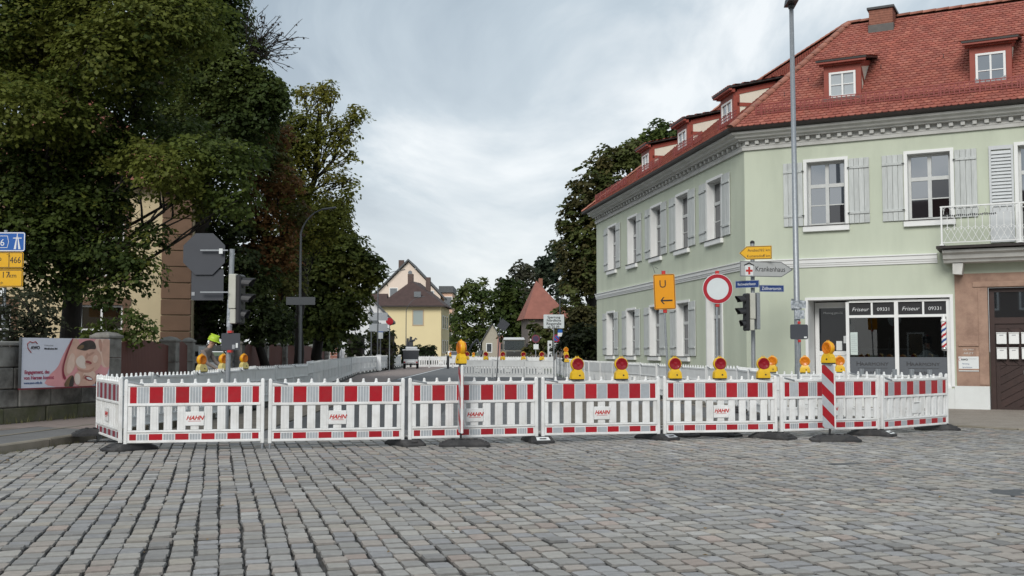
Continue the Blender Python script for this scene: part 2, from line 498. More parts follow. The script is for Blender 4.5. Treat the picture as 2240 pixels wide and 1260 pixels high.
def put(name, me, parent=None, loc=(0, 0, 0), rot=(0, 0, 0)):
    o = bpy.data.objects.new(name, me)
    COL.objects.link(o)
    o.parent = parent
    o.location = loc
    o.rotation_euler = rot
    if parent is not None and parent.name == 'corner_house' and rot[2] == A1 and tuple(loc) == (0, 0, 0):
        o.scale = (X1, 1, 1)                      # front-wall measures are kept in their first unit along the wall
    return o
def tag(o, label=None, cat=None, group=None, kind=None):
    if label: o['label'] = label
    if cat: o['category'] = cat
    if group: o['group'] = group
    if kind: o['kind'] = kind
    return o
def thing(name, label, cat, loc=(0, 0, 0), rz=0.0, group=None):
    o = bpy.data.objects.new(name, None)
    COL.objects.link(o)
    o.empty_display_size = 0.2
    o.location = loc
    o.rotation_euler = (0, 0, rz)
    return tag(o, label, cat, group)
KIDS = {}
def kids(o):
    return [c for c in COL.objects if c.parent == o]
def dup(root, loc, rot, label=None, group=None):
    def rec(o, parent):
        c = o.copy()
        COL.objects.link(c)
        c.parent = parent
        for ch in KIDS.setdefault(o.name, list(o.children)):
            rec(ch, c)
        return c
    c = rec(root, None)
    c.location = loc
    c.rotation_euler = rot if isinstance(rot, (tuple, list)) else (0, 0, rot)
    if label: c['label'] = label
    if group: c['group'] = group
    return c
def struct(o):
    o['kind'] = 'structure'
    return o
def Mt(x=0, y=0, z=0, rz=0, rx=0, ry=0):
    return Matrix.Translation((x, y, z)) @ Matrix.Rotation(rz, 4, 'Z') @ Matrix.Rotation(ry, 4, 'Y') @ Matrix.Rotation(rx, 4, 'X')
def text(name, s, size, m, parent, loc, rot=(PI / 2, 0, 0), ext=0.001, align='LEFT', shear=0.0, bold=0.0, sx=1.0):
    cu = bpy.data.curves.new(name, 'FONT')
    cu.body = s
    cu.size = size
    cu.extrude = ext
    cu.offset = bold
    cu.shear = shear
    cu.align_x = align
    cu.resolution_u = 3
    o = bpy.data.objects.new(name + '_tmp', cu)
    COL.objects.link(o)
    dg = bpy.context.evaluated_depsgraph_get()
    me = bpy.data.meshes.new_from_object(o.evaluated_get(dg))
    me.name = name
    bpy.data.objects.remove(o)
    bpy.data.curves.remove(cu)
    if sx != 1.0:
        me.transform(Matrix.Diagonal((sx, 1, 1, 1)))
    me.materials.clear()
    me.materials.append(m)
    return put(name, me, parent, loc, rot)
# ================================================================== GROUND
MB().box(-900, 900, -300, 1800, -1.5, -0.12).build('ground', grass_m)['kind'] = 'structure'
sq = struct(MB().slab(K([(-16, -12), (22, -12), (22, 13.0), (9.0, 15.4), (7.2, 16.4), (3.0, 17.0), (3.0, 15.0), (-1.0, 14.1), (-3.8, 13.0), (-7.3, 13.0), (-16, 6.6)]), -0.10, -0.032).build('cobblestone_square', joint_m))
# cobblestones in straight courses that run towards the far left
CD = R(14.8)
cdir = Vector((-math.sin(CD), math.cos(CD)))
rdir = Vector((math.cos(CD), math.sin(CD)))
PAL = [((.285, .279, .270), 6), ((.305, .294, .276), 5), ((.256, .256, .264), 4), ((.305, .276, .252), 2.2), ((.315, .292, .258), 1.8), ((.232, .228, .225), 2.5), ((.305, .254, .228), .9), ((.345, .342, .336), 1.0)]
PW = np.array([p[1] for p in PAL]); PW = PW / PW.sum()
def cobble_color():
    c = PAL[rng.choice(len(PAL), p=PW)][0]
    c = (c[0] * 1.03, c[1] * 1.01, c[2] * .975)
    k = 1 + rng.normal() * .085
    return tuple(x * k for x in c)
def cobble_shape(w, l):
    """a worn stone: outline of eight points, a rim and a slightly domed top"""
    hw, hl = w / 2, l / 2
    ch = .012 + rng.random() * .012
    out = [(-hw + ch, -hl), (hw - ch, -hl), (hw, -hl + ch), (hw, hl - ch), (hw - ch, hl), (-hw + ch, hl), (-hw, hl - ch), (-hw, -hl + ch)]
    out = [(x + rng.normal() * .0035, y + rng.normal() * .0035) for x, y in out]
    h = rng.normal() * .0035
    tx, ty = rng.normal() * .012, rng.normal() * .012
    vs = [(x, y, -.06) for x, y in out] + [(x, y, -.013 + h + tx * x + ty * y) for x, y in out] + [(x * .92, y * .90, .003 + h + tx * x + ty * y) for x, y in out]
    fs = []
    for a in (0, 8):
        for i in range(8):
            j = (i + 1) % 8
            fs.append((a + i, a + j, a + 8 + j, a + 8 + i))
    fs.append(tuple(range(16, 24)))
    return vs, fs
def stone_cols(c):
    """sides and rounded edges are sand-toned and painted darker to stand in for joint shade, the worn top shows the stone"""
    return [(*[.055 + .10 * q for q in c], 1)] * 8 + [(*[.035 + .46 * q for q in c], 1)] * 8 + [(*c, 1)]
def tint_mesh(name, vs, fs, cols, m, smooth=False):
    me = bpy.data.meshes.new(name)
    me.from_pydata(vs, [], fs)
    a = me.attributes.new('tint', 'FLOAT_COLOR', 'FACE')
    a.data.foreach_set('color', np.asarray(cols, dtype=np.float32).ravel())
    me.materials.append(m)
    if smooth:
        me.polygons.foreach_set('use_smooth', [True] * len(fs))
    return me
def inside(poly, x, y):
    c = False
    n = len(poly)
    j = n - 1
    for i in range(n):
        xi, yi = poly[i]; xj, yj = poly[j]
        if (yi > y) != (yj > y) and x < (xj - xi) * (y - yi) / (yj - yi) + xi:
            c = not c
        j = i
    return c
FIELD = K([(-6.2, 3.2), (6.2, 3.2), (13.8, 9.5), (13.8, 12.4), (9.0, 14.95), (7.2, 16.2), (3.4, 16.6), (3.0, 14.9), (-1.0, 14.0), (-3.8, 12.9), (-7.15, 12.8), (-7.62, 10.85), (-9.4, 9.7)])
stones = []
CPITCH = .180
for i in range(-75, 110):
    x0 = i * CPITCH
    v = -4 + rng.random() * .2
    wob = rng.random() * 6
    while v < 32:
        l = .160 + rng.random() * .085
        gap = .026 + rng.random() * .014
        u = x0 + .007 * math.sin(v * 1.1 + wob) + .05 * math.sin(v * .22 + i * .03) + rng.normal() * .004
        p = rdir * u + cdir * (v + l / 2) 
        y = p.y + 0
        if inside(FIELD, p.x, y):
            stones.append((p.x, y, CPITCH - .014 + rng.normal() * .005, l, CD + rng.normal() * .03))
        v += l + gap
def in_frame(x, y):
    return y > 7.1 and abs(x) < y * .478
stones.sort(key=lambda s: (0 if in_frame(s[0], s[1]) else 1, s[1] ** 2 + .3 * s[0] ** 2))
VAR = []
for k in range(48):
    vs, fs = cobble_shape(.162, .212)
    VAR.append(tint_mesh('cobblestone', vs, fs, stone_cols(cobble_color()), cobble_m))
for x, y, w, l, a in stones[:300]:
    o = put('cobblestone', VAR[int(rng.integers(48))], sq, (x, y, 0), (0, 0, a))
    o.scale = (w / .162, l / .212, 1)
vs, fs, cs = [], [], []
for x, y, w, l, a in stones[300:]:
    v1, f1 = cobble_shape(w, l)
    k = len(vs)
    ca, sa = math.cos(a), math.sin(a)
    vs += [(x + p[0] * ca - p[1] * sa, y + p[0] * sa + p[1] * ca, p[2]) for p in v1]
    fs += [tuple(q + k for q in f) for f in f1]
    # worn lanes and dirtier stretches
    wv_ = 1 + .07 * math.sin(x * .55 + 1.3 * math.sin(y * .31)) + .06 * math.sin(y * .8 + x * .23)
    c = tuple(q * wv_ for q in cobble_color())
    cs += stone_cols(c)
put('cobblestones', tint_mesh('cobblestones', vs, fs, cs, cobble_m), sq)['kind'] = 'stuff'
tag(MB().lathe([(.30, -.02), (.30, .004), (.27, .008), (.0, .008)], 24).build('manhole_cover', steel_dark, None, (gr(2225, 1078).x, gr(2225, 1078).y, 0)), 'round iron manhole cover set in the cobbles near the right picture edge', 'manhole cover')
tag(MB().box(-.2, .2, -.1, .1, -.02, .006).build('valve_cover', steel_dark, None, (gr(1848, 1015).x, gr(1848, 1015).y, 0), (0, 0, .4)), 'small dark iron cover lying in the cobbles before the striped beacon', 'valve cover')

# road and pavements
road = struct(MB().slab(K([(-7.2, 12.9), (-3.8, 12.95), (-1, 14.05), (3.0, 14.95), (3.0, 17.0), (7.2, 16.4), (7.4, 17.0), (5.6, 18.6), (4.4, 23.5), (3.2, 29), (2.6, 60), (2.6, 400), (-6.3, 400), (-6.3, 14)]), -.11, 0.0).build('road', asphalt))
MB().box(-6.2, -6.05, 58, 203, .002, .006).build('road_line', line_white, road)
MB().slab(K([(-4.6, 14.0), (-1.6, 14.5), (-1.9, 24), (-5.2, 26)]), .001, .005).build('asphalt_patch', asphalt_new, road)
m = MB()
m.slab(K([(-6.6, 13.3), (-4.7, 13.5), (-5.0, 24.0), (-6.3, 24.0)]), .001, .03)
m.build('earth_strip', earth_m, road)
MB().slab(K([(1.2, 15.3), (4.6, 15.4), (3.6, 21), (1.6, 26)]), .001, .02).build('earth_strip', earth_m, road)
struct(MB().slab(K([(-6.3, 24), (-6.3, 300), (-11, 300), (-9.8, 47), (-6.6, 24.3)]), -.11, .01).build('reddish_track', pave_pink))
lp = struct(MB().slab(K([(-16, 5.4), (-7.70, 10.75), (-7.28, 12.9), (-6.95, 14.5), (-6.75, 24.3), (-10.0, 47), (-12, 120), (-40, 120), (-40, 5.4)]), -.11, .115).build('left_pavement', pave_grey))
MB().slab(K([(-10.4, 12.2), (-9.1, 15.9), (-8.3, 15.2), (-9.4, 12.2)]), .117, .121).build('pavement_strip', pave_pink, lp)
MB().slab(K([(-9.7, 14.2), (-8.95, 16.0), (-7.3, 14.6), (-7.7, 13.4)]), .116, .1195).build('pavement_strip', pave_pink, lp)
MB().slab(K([(-9.6, 12.6), (-9.1, 13.6), (-9.0, 13.55), (-9.5, 12.5)]), .117, .124).build('drain_strip', kerb_m, lp)
MB().slab(K([(-8.75, 11.2), (-8.1, 14.3), (-8.0, 14.27), (-8.64, 11.15)]), .117, .124).build('drain_strip', kerb_m, lp)
kp = K([(-12.0, 7.95), (-10.9, 8.7), (-9.8, 9.42), (-8.75, 10.1), (-7.70, 10.78), (-7.44, 11.9), (-7.22, 13.0), (-7.0, 14.1), (-6.9, 15.2)])
for a, b in zip(kp, kp[1:]):
    d = Vector((b[0] - a[0], b[1] - a[1], 0)); L = d.length
    MB().box(.006, L - .006, -.06, .08, -.10, .13, 0, .02).build('kerb_stone', kerb_m, lp, (a[0], a[1], 0), (0, 0, math.atan2(d.y, d.x)))
rp_ = struct(MB().slab(K([(7.2, 16.4), (9.0, 15.0), (9.9, 14.25), (16, 11.2), (24, 8), (24, 20), (6.9, 21.2), (3.9, 34), (2.7, 34), (3.2, 29), (4.4, 23.5), (5.6, 18.6)]), -.11, .03).build('right_pavement', pave_tan))
kp = K([(7.6, 16.05), (8.3, 15.5), (9.0, 14.95), (9.75, 14.3), (10.7, 13.8), (11.7, 13.3), (12.7, 12.8), (13.7, 12.3)])
for a, b in zip(kp, kp[1:]):
    d = Vector((b[0] - a[0], b[1] - a[1], 0)); L = d.length
    MB().box(.006, L - .006, -.12, .02, -.10, .042, 0, .015).build('kerb_stone', kerb_m, rp_, (a[0], a[1], 0), (0, 0, math.atan2(d.y, d.x)))

# ================================================================== GREEN CORNER HOUSE
HC = Vector((6.65, 30.5, 0))
A1 = R(-28.1)
A2 = R(-80.93)
X1 = 1.0615
house = thing('corner_house', 'pale green two storey corner house with red tiled roof, dormers and grey shutters', 'house', HC)
def fl(ang, x, y, z):
    """facade-local point -> house-local: x along the wall, y inward, z up"""
    return Vector((x * math.cos(ang) - y * math.sin(ang), x * math.sin(ang) + y * math.cos(ang), z))
def rot_xy(ang, x, y):
    p = fl(ang, x, y, 0)
    return (p.x, p.y)
WALLH = 7.3
def wall_with_holes(mb, x0, x1, z0, z1, holes, y=0.0, m=0):
    xs = sorted({x0, x1, *[h[0] for h in holes], *[h[1] for h in holes]})
    zs = sorted({z0, z1, *[h[2] for h in holes], *[h[3] for h in holes]})
    for i in range(len(xs) - 1):
        for k in range(len(zs) - 1):
            cx, cz = (xs[i] + xs[i + 1]) / 2, (zs[k] + zs[k + 1]) / 2
            if any(h[0] < cx < h[1] and h[2] < cz < h[3] for h in holes):
                continue
            mb.add([(xs[i], y, zs[k]), (xs[i + 1], y, zs[k]), (xs[i + 1], y, zs[k + 1]), (xs[i], y, zs[k + 1])], [(0, 1, 2, 3)], m)
F1W = [(1.66, 2.63), (4.16, 5.16)]                    # upper windows, front
BALD = (6.68, 7.75)
h1 = [(a, b, 4.98, 6.76) for a, b in F1W] + [(*BALD, 4.25, 6.76), (9.2, 10.2, 4.98, 6.76), (11.5, 12.5, 4.98, 6.76)]
h1 += [(1.64, 5.08, 0.02, 2.92), (5.2, 9.0, -.3, 3.52)]
w1 = MB()
wall_with_holes(w1, 0, 13.5, -.3, WALLH, h1)
w1.build('front_wall', stucco_green, house, (0, 0, 0), (0, 0, A1))
UW = [(1.85, 3.12), (5.02, 6.29), (8.10, 9.34), (11.32, 12.57), (14.5, 15.77)]
LW = [(5.06, 6.30), (8.34, 9.56), (11.6, 12.8), (14.88, 16.06)]
DR = (1.95, 3.26)
h2 = [(-b, -a, 4.95, 6.80) for a, b in UW] + [(-b, -a, 1.34, 3.14) for a, b in LW] + [(-DR[1], -DR[0], .02, 3.3)]
w2 = MB()
wall_with_holes(w2, -18.0, 0, -.3, WALLH, h2)
w2.build('side_wall', stucco_green, house, (0, 0, 0), (0, 0, A2))
# far end wall and back, so that the house is closed
e1 = Vector(rot_xy(A1, 13.5 * X1, 0)); e2 = Vector(rot_xy(A2, -18.0, 0))
b1 = Vector(rot_xy(A1, 13.5 * X1, 8.7)); b2 = Vector(rot_xy(A2, -18.0, 8.7))
for p, q in ((e1, b1), (e2, b2)):
    m = MB()
    m.add([(p.x, p.y, -.3), (q.x, q.y, -.3), (q.x, q.y, WALLH), (p.x, p.y, WALLH)], [(0, 1, 2, 3)])
    m.build('end_wall', stucco_green, house)

# --- windows
def window(ang, x0, x1, z0, z1, sash_m=sash_grey, tr=.37, lower_bar=True, reveal=.2, sill=True, panes=None, band=.085, trim_bottom=False):
    """frame (white surround and reveal) > sash, panes, sill"""
    L = fl(ang, 0, 0, 0)
    w, h = x1 - x0, z1 - z0
    m = MB()
    bo = .028
    zb = z0 if not trim_bottom else z0 - band
    m.box(x0 - band, x0 - .001, -bo, .03, zb, z1 + band)
    m.box(x1 + .001, x1 + band, -bo, .03, zb, z1 + band)
    m.box(x0 - .001, x1 + .001, -bo, .03, z1 + .001, z1 + band)
    m.box(x0 - .05, x0 + .001, .03, reveal + .1, z0, z1)
    m.box(x1 - .001, x1 + .05, .03, reveal + .1, z0, z1)
    m.box(x0 - .05, x1 + .05, .03, reveal + .1, z1, z1 + .05)
    m.box(x0 - .05, x1 + .05, .03, reveal + .1, z0 - .06, z0 - .001)
    fr = m.build('window', white_paint, house, (0, 0, 0), (0, 0, ang))
    y0, y1 = reveal, reveal + .055
    s = MB()
    o = .06
    s.box(x0, x0 + o, y0, y1, z0, z1); s.box(x1 - o, x1, y0, y1, z0, z1)
    s.box(x0 + o, x1 - o, y0, y1, z1 - o, z1); s.box(x0 + o, x1 - o, y0, y1, z0, z0 + o + .02)
    zt = z1 - tr * h
    xm = (x0 + x1) / 2
    s.box(xm - .045, xm + .045, y0 - .012, y1, z0 + o + .02, z1 - o)
    s.box(x0 + o, xm - .046, y0 - .006, y1, zt - .05, zt + .05); s.box(xm + .046, x1 - o, y0 - .006, y1, zt - .05, zt + .05)
    zl = z0 + (zt - z0) * .52
    if lower_bar:
        s.box(x0 + o, xm - .046, y0 + .008, y1 - .006, zl - .014, zl + .014); s.box(xm + .046, x1 - o, y0 + .008, y1 - .006, zl - .014, zl + .014)
    s.build('sash', sash_m, fr)
    for k, (a, b) in enumerate(((x0 + o, xm - .045), (xm + .045, x1 - o))):
        rows = [(zt + .05, z1 - o)] + ([(zl + .014, zt - .05), (z0 + o + .02, zl - .014)] if lower_bar else [(z0 + o + .02, zt - .05)])
        for q, (c, d) in enumerate(rows):
            ti = (rng.normal() * .02, rng.normal() * .025)
            hw, hh = (b - a) / 2, (d - c) / 2
            pm = pane_m
            if panes and panes[k][q]:
                pm = panes[k][q]
            p = fl(0, (a + b) / 2, y0 + .032, (c + d) / 2)
            MB().box(-hw - .004, hw + .004, -.004, .004, -hh - .004, hh + .004).build('pane', pm, fr, p, (ti[0] * .3, 0, ti[1] * .3))
    if sill:
        MB().box(x0 - band - .02, x1 + band + .02, -.10, -.001, z0 - .165, z0 - .012, 0, .008).build('sill', white_paint, fr)
        MB().box(x0 - band - .03, x1 + band + .03, -.125, reveal - .002, z0 - .010, z0 + .004).build('sill_flashing', lead_m, fr)
    return fr
D_, P_ = pane_dark, pane_m
for i, (a, b) in enumerate(F1W):
    window(A1, a, b, 4.98, 6.76, panes=[[P_, P_, P_], [P_, P_ if i == 0 else D_, D_]])
window(A1, 9.2, 10.2, 4.98, 6.76)
window(A1, 11.5, 12.5, 4.98, 6.76)
window(A1, BALD[0], BALD[1], 4.26, 6.76, tr=.27, sill=False)
for a, b in UW:
    window(A2, -b, -a, 4.95, 6.80, panes=[[D_, D_, D_], [P_, D_, D_]])
for a, b in LW:
    window(A2, -b, -a, 1.34, 3.14, panes=[[D_, D_, D_], [D_, D_, D_]])
window(A2, -DR[1], -DR[0], .04, 3.3, tr=.22, sill=False, panes=[[D_, D_, D_], [D_, D_, D_]])

# --- shutters: four boards and two battens each
BOARD = {}
def shutter(ang, xa, xb, z0, z1, hinge):
    w = xb - xa
    hx = xa if hinge < 0 else xb
    s = None
    for z in (z0 + .16 * (z1 - z0), z0 + .86 * (z1 - z0)):
        t = MB()
        t.box(xa + .005, xb - .005, -.072, -.047, z - .035, z + .035, 0, .004)
        t.box(hx - .03, hx + .03, -.080, -.040, z - .012, z + .012, 1)
        if s is None:
            s = t.build('shutter', [shutter_wood, iron_dark], house, (0, 0, 0), (0, 0, ang))
        else:
            t.build('batten', [shutter_wood, iron_dark], s)
    n = 4
    key = (round(w, 2), round(z1 - z0, 2))
    if key not in BOARD:
        BOARD[key] = MB().box(.003, w / n - .003, -.046, -.018, 0, z1 - z0, 0, .005).mesh('board', shutter_wood)
    for i in range(n):
        put('board', BOARD[key], s, (xa + i * w / n, rng.normal() * .002, z0))
    return s
for i, (a, b) in enumerate(F1W):
    shutter(A1, a - .61, a - .10, 4.99, 6.77, 1)
    shutter(A1, b + .10, b + .61, 4.99, 6.77, -1)
for i, (a, b) in enumerate(UW):
    shutter(A2, -a + .095, -a + .735, 4.97, 6.83, -1)
    if i != 3:
        shutter(A2, -b - .735, -b - .095, 4.97, 6.83, 1)
for i, (a, b) in enumerate(LW):
    shutter(A2, -a + .095, -a + .72, 1.36, 3.15, -1)
    shutter(A2, -b - .72, -b - .095, 1.36, 3.15, 1)
# louvred shutter at the balcony door
lv = MB()
lx0, lx1 = 6.04, 6.58
lv.box(lx0, lx0 + .05, -.06, -.02, 4.3, 6.79); lv.box(lx1 - .05, lx1, -.06, -.02, 4.3, 6.79)
lv.box(lx0 + .05, lx1 - .05, -.06, -.02, 6.69, 6.79); lv.box(lx0 + .05, lx1 - .05, -.06, -.02, 4.3, 4.42); lv.box(lx0 + .05, lx1 - .05, -.06, -.02, 5.22, 5.32)
lv.box(lx0 + .05, lx1 - .05, -.030, -.022, 4.42, 5.22)
ls = lv.build('louvred_shutter', louvre_paint, house, (0, 0, 0), (0, 0, A1))
slm = MB().box(.052, lx1 - lx0 - .052, -.008, .008, -.05, .05).mesh('slat', louvre_paint)
k = 0
z = 5.38
while z < 6.67:
    put('slat', slm, ls, (lx0, -.04, z), (R(-28), 0, 0)); z += .088
# --- string course
def course(name, ang, xa, xb, prof, mt, miter_l=0.0, miter_r=0.0):
    """prof: (y outward, z) outline swept along the wall; miter shifts the ends outward at a corner"""
    n = len(prof)
    vs = [(xa - miter_l * y, -y, z) for y, z in prof] + [(xb + miter_r * y, -y, z) for y, z in prof]
    fs = [(i, (i + 1) % n, n + (i + 1) % n, n + i) for i in range(n)] + [tuple(range(n))[::-1], tuple(range(n, 2 * n))]
    return MB().add(vs, fs).build(name, mt, house, (0, 0, 0), (0, 0, ang))
TM = math.tan(R(52.83 / 2))     # how far a moulding runs past the obtuse corner per metre it stands out
SCP = [(0, 3.83), (.03, 3.83), (.035, 3.88), (.05, 3.885), (.055, 3.93), (.075, 3.94), (.08, 4.03), (.11, 4.05), (.11, 4.075), (0, 4.09)]
course('string_course', A1, 0, 4.82, SCP, white_paint, TM, 0)
course('string_course', A2, -18.0, 0, SCP, white_paint, 0, TM)
course('string_course', A1, 9.4, 13.5, SCP, white_paint)
# --- cornice, dentils and gutter
CPF = [(0, 7.24), (.06, 7.24), (.075, 7.33), (.09, 7.34), (.09, 7.36), (0.02, 7.37)]
CPU = [(0.02, 7.37), (.02, 7.50), (.20, 7.505), (.21, 7.55), (.30, 7.57), (.33, 7.62), (.42, 7.66), (.45, 7.72), (0, 7.74)]
for nm, pf in (('cornice_moulding', CPF), ('cornice', CPU)):
    course(nm, A1, 0, 13.5, pf, off_white, TM, 0)
    course(nm, A2, -18.0, 0, pf, off_white, 0, TM)
course('gutter', A1, 0, 13.5, [(.40, 7.735), (.50, 7.73), (.56, 7.76), (.58, 7.83), (.44, 7.84)], gutter_m, TM, 0)
course('gutter', A2, -18.5, 0, [(.40, 7.735), (.50, 7.73), (.56, 7.76), (.58, 7.83), (.44, 7.84)], gutter_m, 0, TM)
DM = MB().box(-.055, .055, -.15, -.019, 7.385, 7.498, 0, .012).mesh('dentil', off_white)
for i in range(49):
    x = .12 + i * .285
    put('dentil', DM, house, fl(A1, x, 0, 0), (0, 0, A1))
for i in range(44):
    x = -.17 - i * .405
    put('dentil', DM, house, fl(A2, x, 0, 0), (0, 0, A2))

# --- roof
SLOPE, ZE, YO, DA, SA = .817, 7.83, .5, 4.37, 2.171
ZA = ZE + SLOPE * (DA + YO)
XE1, XE2 = 14.7, -18.5
roofm = MB()
def rp3(ang, x, d):
    return fl(ang, x, d, ZE + SLOPE * (d + YO))
a0 = rp3(A1, -YO * TM, -YO); ap = rp3(A1, SA, DA); r1 = rp3(A1, XE1, DA); g1 = rp3(A1, XE1, -YO)
g2 = rp3(A2, XE2, -YO); r2 = rp3(A2, XE2 + DA + YO, DA)
bk1 = fl(A1, XE1, DA * 2 + YO, ZE); bk0 = fl(A1, SA + (DA + YO) * TM, DA * 2 + YO, ZE); bk2 = fl(A2, XE2, DA * 2 + YO, ZE)
roofm.add([a0, g1, r1, ap], [(0, 1, 2, 3)])
roofm.add([g2, a0, ap, r2], [(0, 1, 2, 3)])
roofm.add([g2, r2, bk2], [(0, 1, 2)])
roofm.add([r1, bk1, bk0, ap], [(0, 1, 2, 3)])
roofm.add([ap, bk0, bk2, r2], [(0, 1, 2, 3)])
roofm.add([g1, bk1, r1], [(0, 1, 2)])
roof = roofm.build('roof', brown_roof, house)
RA = math.atan(SLOPE)
TW, TE = .172, .150                                    # tile width and exposed length
def tile_shape():
    w = TW * .5 - .002
    vs = [(-w, .21, .004), (w, .21, .004), (w, .050, .031), (w * .52, .004, .034), (-w * .52, .004, .034), (-w, .050, .031),
          (w, .050, .008), (w * .52, .004, .009), (-w * .52, .004, .009), (-w, .050, .008)]
    fs = [(0, 5, 4, 3, 2, 1), (2, 3, 7, 6), (3, 4, 8, 7), (4, 5, 9, 8)]
    return vs, fs
TPAL = [(.325, .104, .077), (.302, .097, .073), (.340, .115, .083), (.282, .092, .071), (.316, .114, .087), (.355, .132, .097)]
def tile_color():
    c = TPAL[int(rng.integers(len(TPAL)))]
    k = 1 + rng.normal() * .05
    return tuple(x * k for x in c)
tvs, tfs = tile_shape()
TV = [tint_mesh('roof_tile', tvs, tfs, [(*tile_color(), 1)] * len(tfs), tile_red) for k in range(16)]
tiles = []
LEN = (DA + YO) / math.cos(RA)
def dormer_hole(ang, x, d):
    ds = ((2.19, 3.2), (5.97, 6.99), (9.76, 10.78)) if ang == A1 else ((-3.3, -2.15), (-7.75, -6.6), (-12.4, -11.25))
    return any(a + .1 < x < b - .1 and .5 < d < 1.9 for a, b in ds)
for ang in (A1, A2):
    rows = int(LEN / TE)
    for r in range(rows):
        s = r * TE
        d = -YO + s * math.cos(RA)
        lim = -YO * TM + (d + YO) * (SA + YO * TM) / (DA + YO)
        if ang == A1:
            xa, xb = lim - .03, min(XE1, 9.9)
        else:
            xa, xb = XE2 + (d + YO) * 1.0, -lim + .03
        n = int((xb - xa) / TW) + 1
        off = (r % 2) * .5
        base = math.floor(xa / TW)
        for i in range(n + 1):
            x = (base + i + off) * TW
            if x < xa or x > xb or dormer_hole(ang, x, d):
                continue
            p = fl(ang, x, d, ZE + SLOPE * (d + YO) + .004)
            tiles.append((ang, x, d, p))
# the 300 that show largest hang on the roof one by one: the near right of the front slope
vis = [t for t in tiles if t[0] == A1 and 3.4 < t[1] < 7.2 and not (t[1] > 5.7 and t[2] > .2)]
vis.sort(key=lambda t: (t[3] + HC - Vector((0, 0, H))).length)
single = {id(t) for t in vis[:300]}
RMAT = {a: Matrix.Rotation(a, 4, 'Z') @ Matrix.Rotation(RA, 4, 'X') for a in (A1, A2)}
vs, fs, cs = [], [], []
for t in tiles:
    ang, x, d, p = t
    if id(t) in single:
        o = put('roof_tile', TV[int(rng.integers(16))], roof, p)
        o.rotation_euler = RMAT[ang].to_euler()
        continue
    M = Matrix.Translation(p) @ RMAT[ang] @ Matrix.Rotation(rng.normal() * .012, 4, 'Z')
    k = len(vs)
    vs += [tuple(M @ Vector(q)) for q in tvs]
    fs += [tuple(q + k for q in f) for f in tfs]
    cs += [(*tile_color(), 1)] * len(tfs)
put('roof_tiles', tint_mesh('roof_tiles', vs, fs, cs, tile_red), roof)['kind'] = 'stuff'
# ridge and hip caps
cap = MB()
prof = [(math.cos(t) * .115, math.sin(t) * .085) for t in np.linspace(-.15, PI + .15, 8)]
n = len(prof)
cap.add([(0, x * 1.08, z + .012) for x, z in prof] + [(.40, x, z) for x, z in prof], [(i, i + 1, n + i + 1, n + i) for i in range(n - 1)] + [tuple(range(n))])
capm = cap.mesh('ridge_tile', ridge_red, True)
def caps(p, q):
    d = (q - p); L = d.length; k = int(L / .36)
    M = d.to_track_quat('X', 'Z').to_euler()
    for i in range(k):
        put('ridge_tile', capm, roof, p + d * (i / k) + Vector((0, 0, .02)), M)
caps(a0, ap); caps(r1, ap); caps(r2, ap); caps(g2, r2)
# snow guard along the eaves
def snow_guard(ang, xa, xb, d):
    g = MB()
    z0 = ZE + SLOPE * (d + YO) + .05
    for zz in (0, .09, .18, .27):
        g.box(xa, xb, -.008, .008, zz, zz + .022)
    x = xa + .03
    while x < xb:
        g.box(x - .012, x + .012, -.018, -.006, -.01, .285)
        x += .125
    x = xa + .2
    while x < xb:
        g.box(x - .018, x + .018, -.05, .30, -.05, -.02); g.box(x - .018, x + .018, -.03, -.01, -.10, .31)
        x += .95
    p = fl(ang, 0, d, z0)
    g.build('snow_guard', red_rail, house, p, (R(0), 0, ang))
snow_guard(A1, .35, 14.4, -.05)
snow_guard(A2, -18.0, -12.55, -.05); snow_guard(A2, -11.1, -7.9, -.05); snow_guard(A2, -6.45, -3.45, -.05); snow_guard(A2, -2.0, -.4, -.05)
# roof hooks
for x, d in ((1.55, 1.35), (3.55, 1.6), (5.2, 1.75), (2.9, 3.9), (1.0, .75)):
    p = rp3(A1, x, d)
    MB().tube([(0, .1, .03), (0, -.02, .045), (0, -.05, .02), (0, -.02, .13)], .014, 5).build('roof_hook', iron_dark, roof, p, (0, 0, A1))
# chimney
cz = ZE + SLOPE * (4.0 + YO)
c = MB().box(-.34, .34, -.42, .42, -.45, .42).build('chimney', brick_m, house, fl(A1, 3.25, 4.05, cz), (0, 0, A1))
MB().box(-.40, .40, -.48, .48, .421, .50, 0, .01).build('chimney_cap', iron_dark, c)
MB().box(-.37, .37, -.45, .45, -.46, -.05).build('flashing', lead_m, c)
for zz in np.arange(.0, .42, .075):
    MB().box(-.347, .347, -.427, .427, zz - .034 + .02, zz + .034).build('brick_course', brick_m, c)

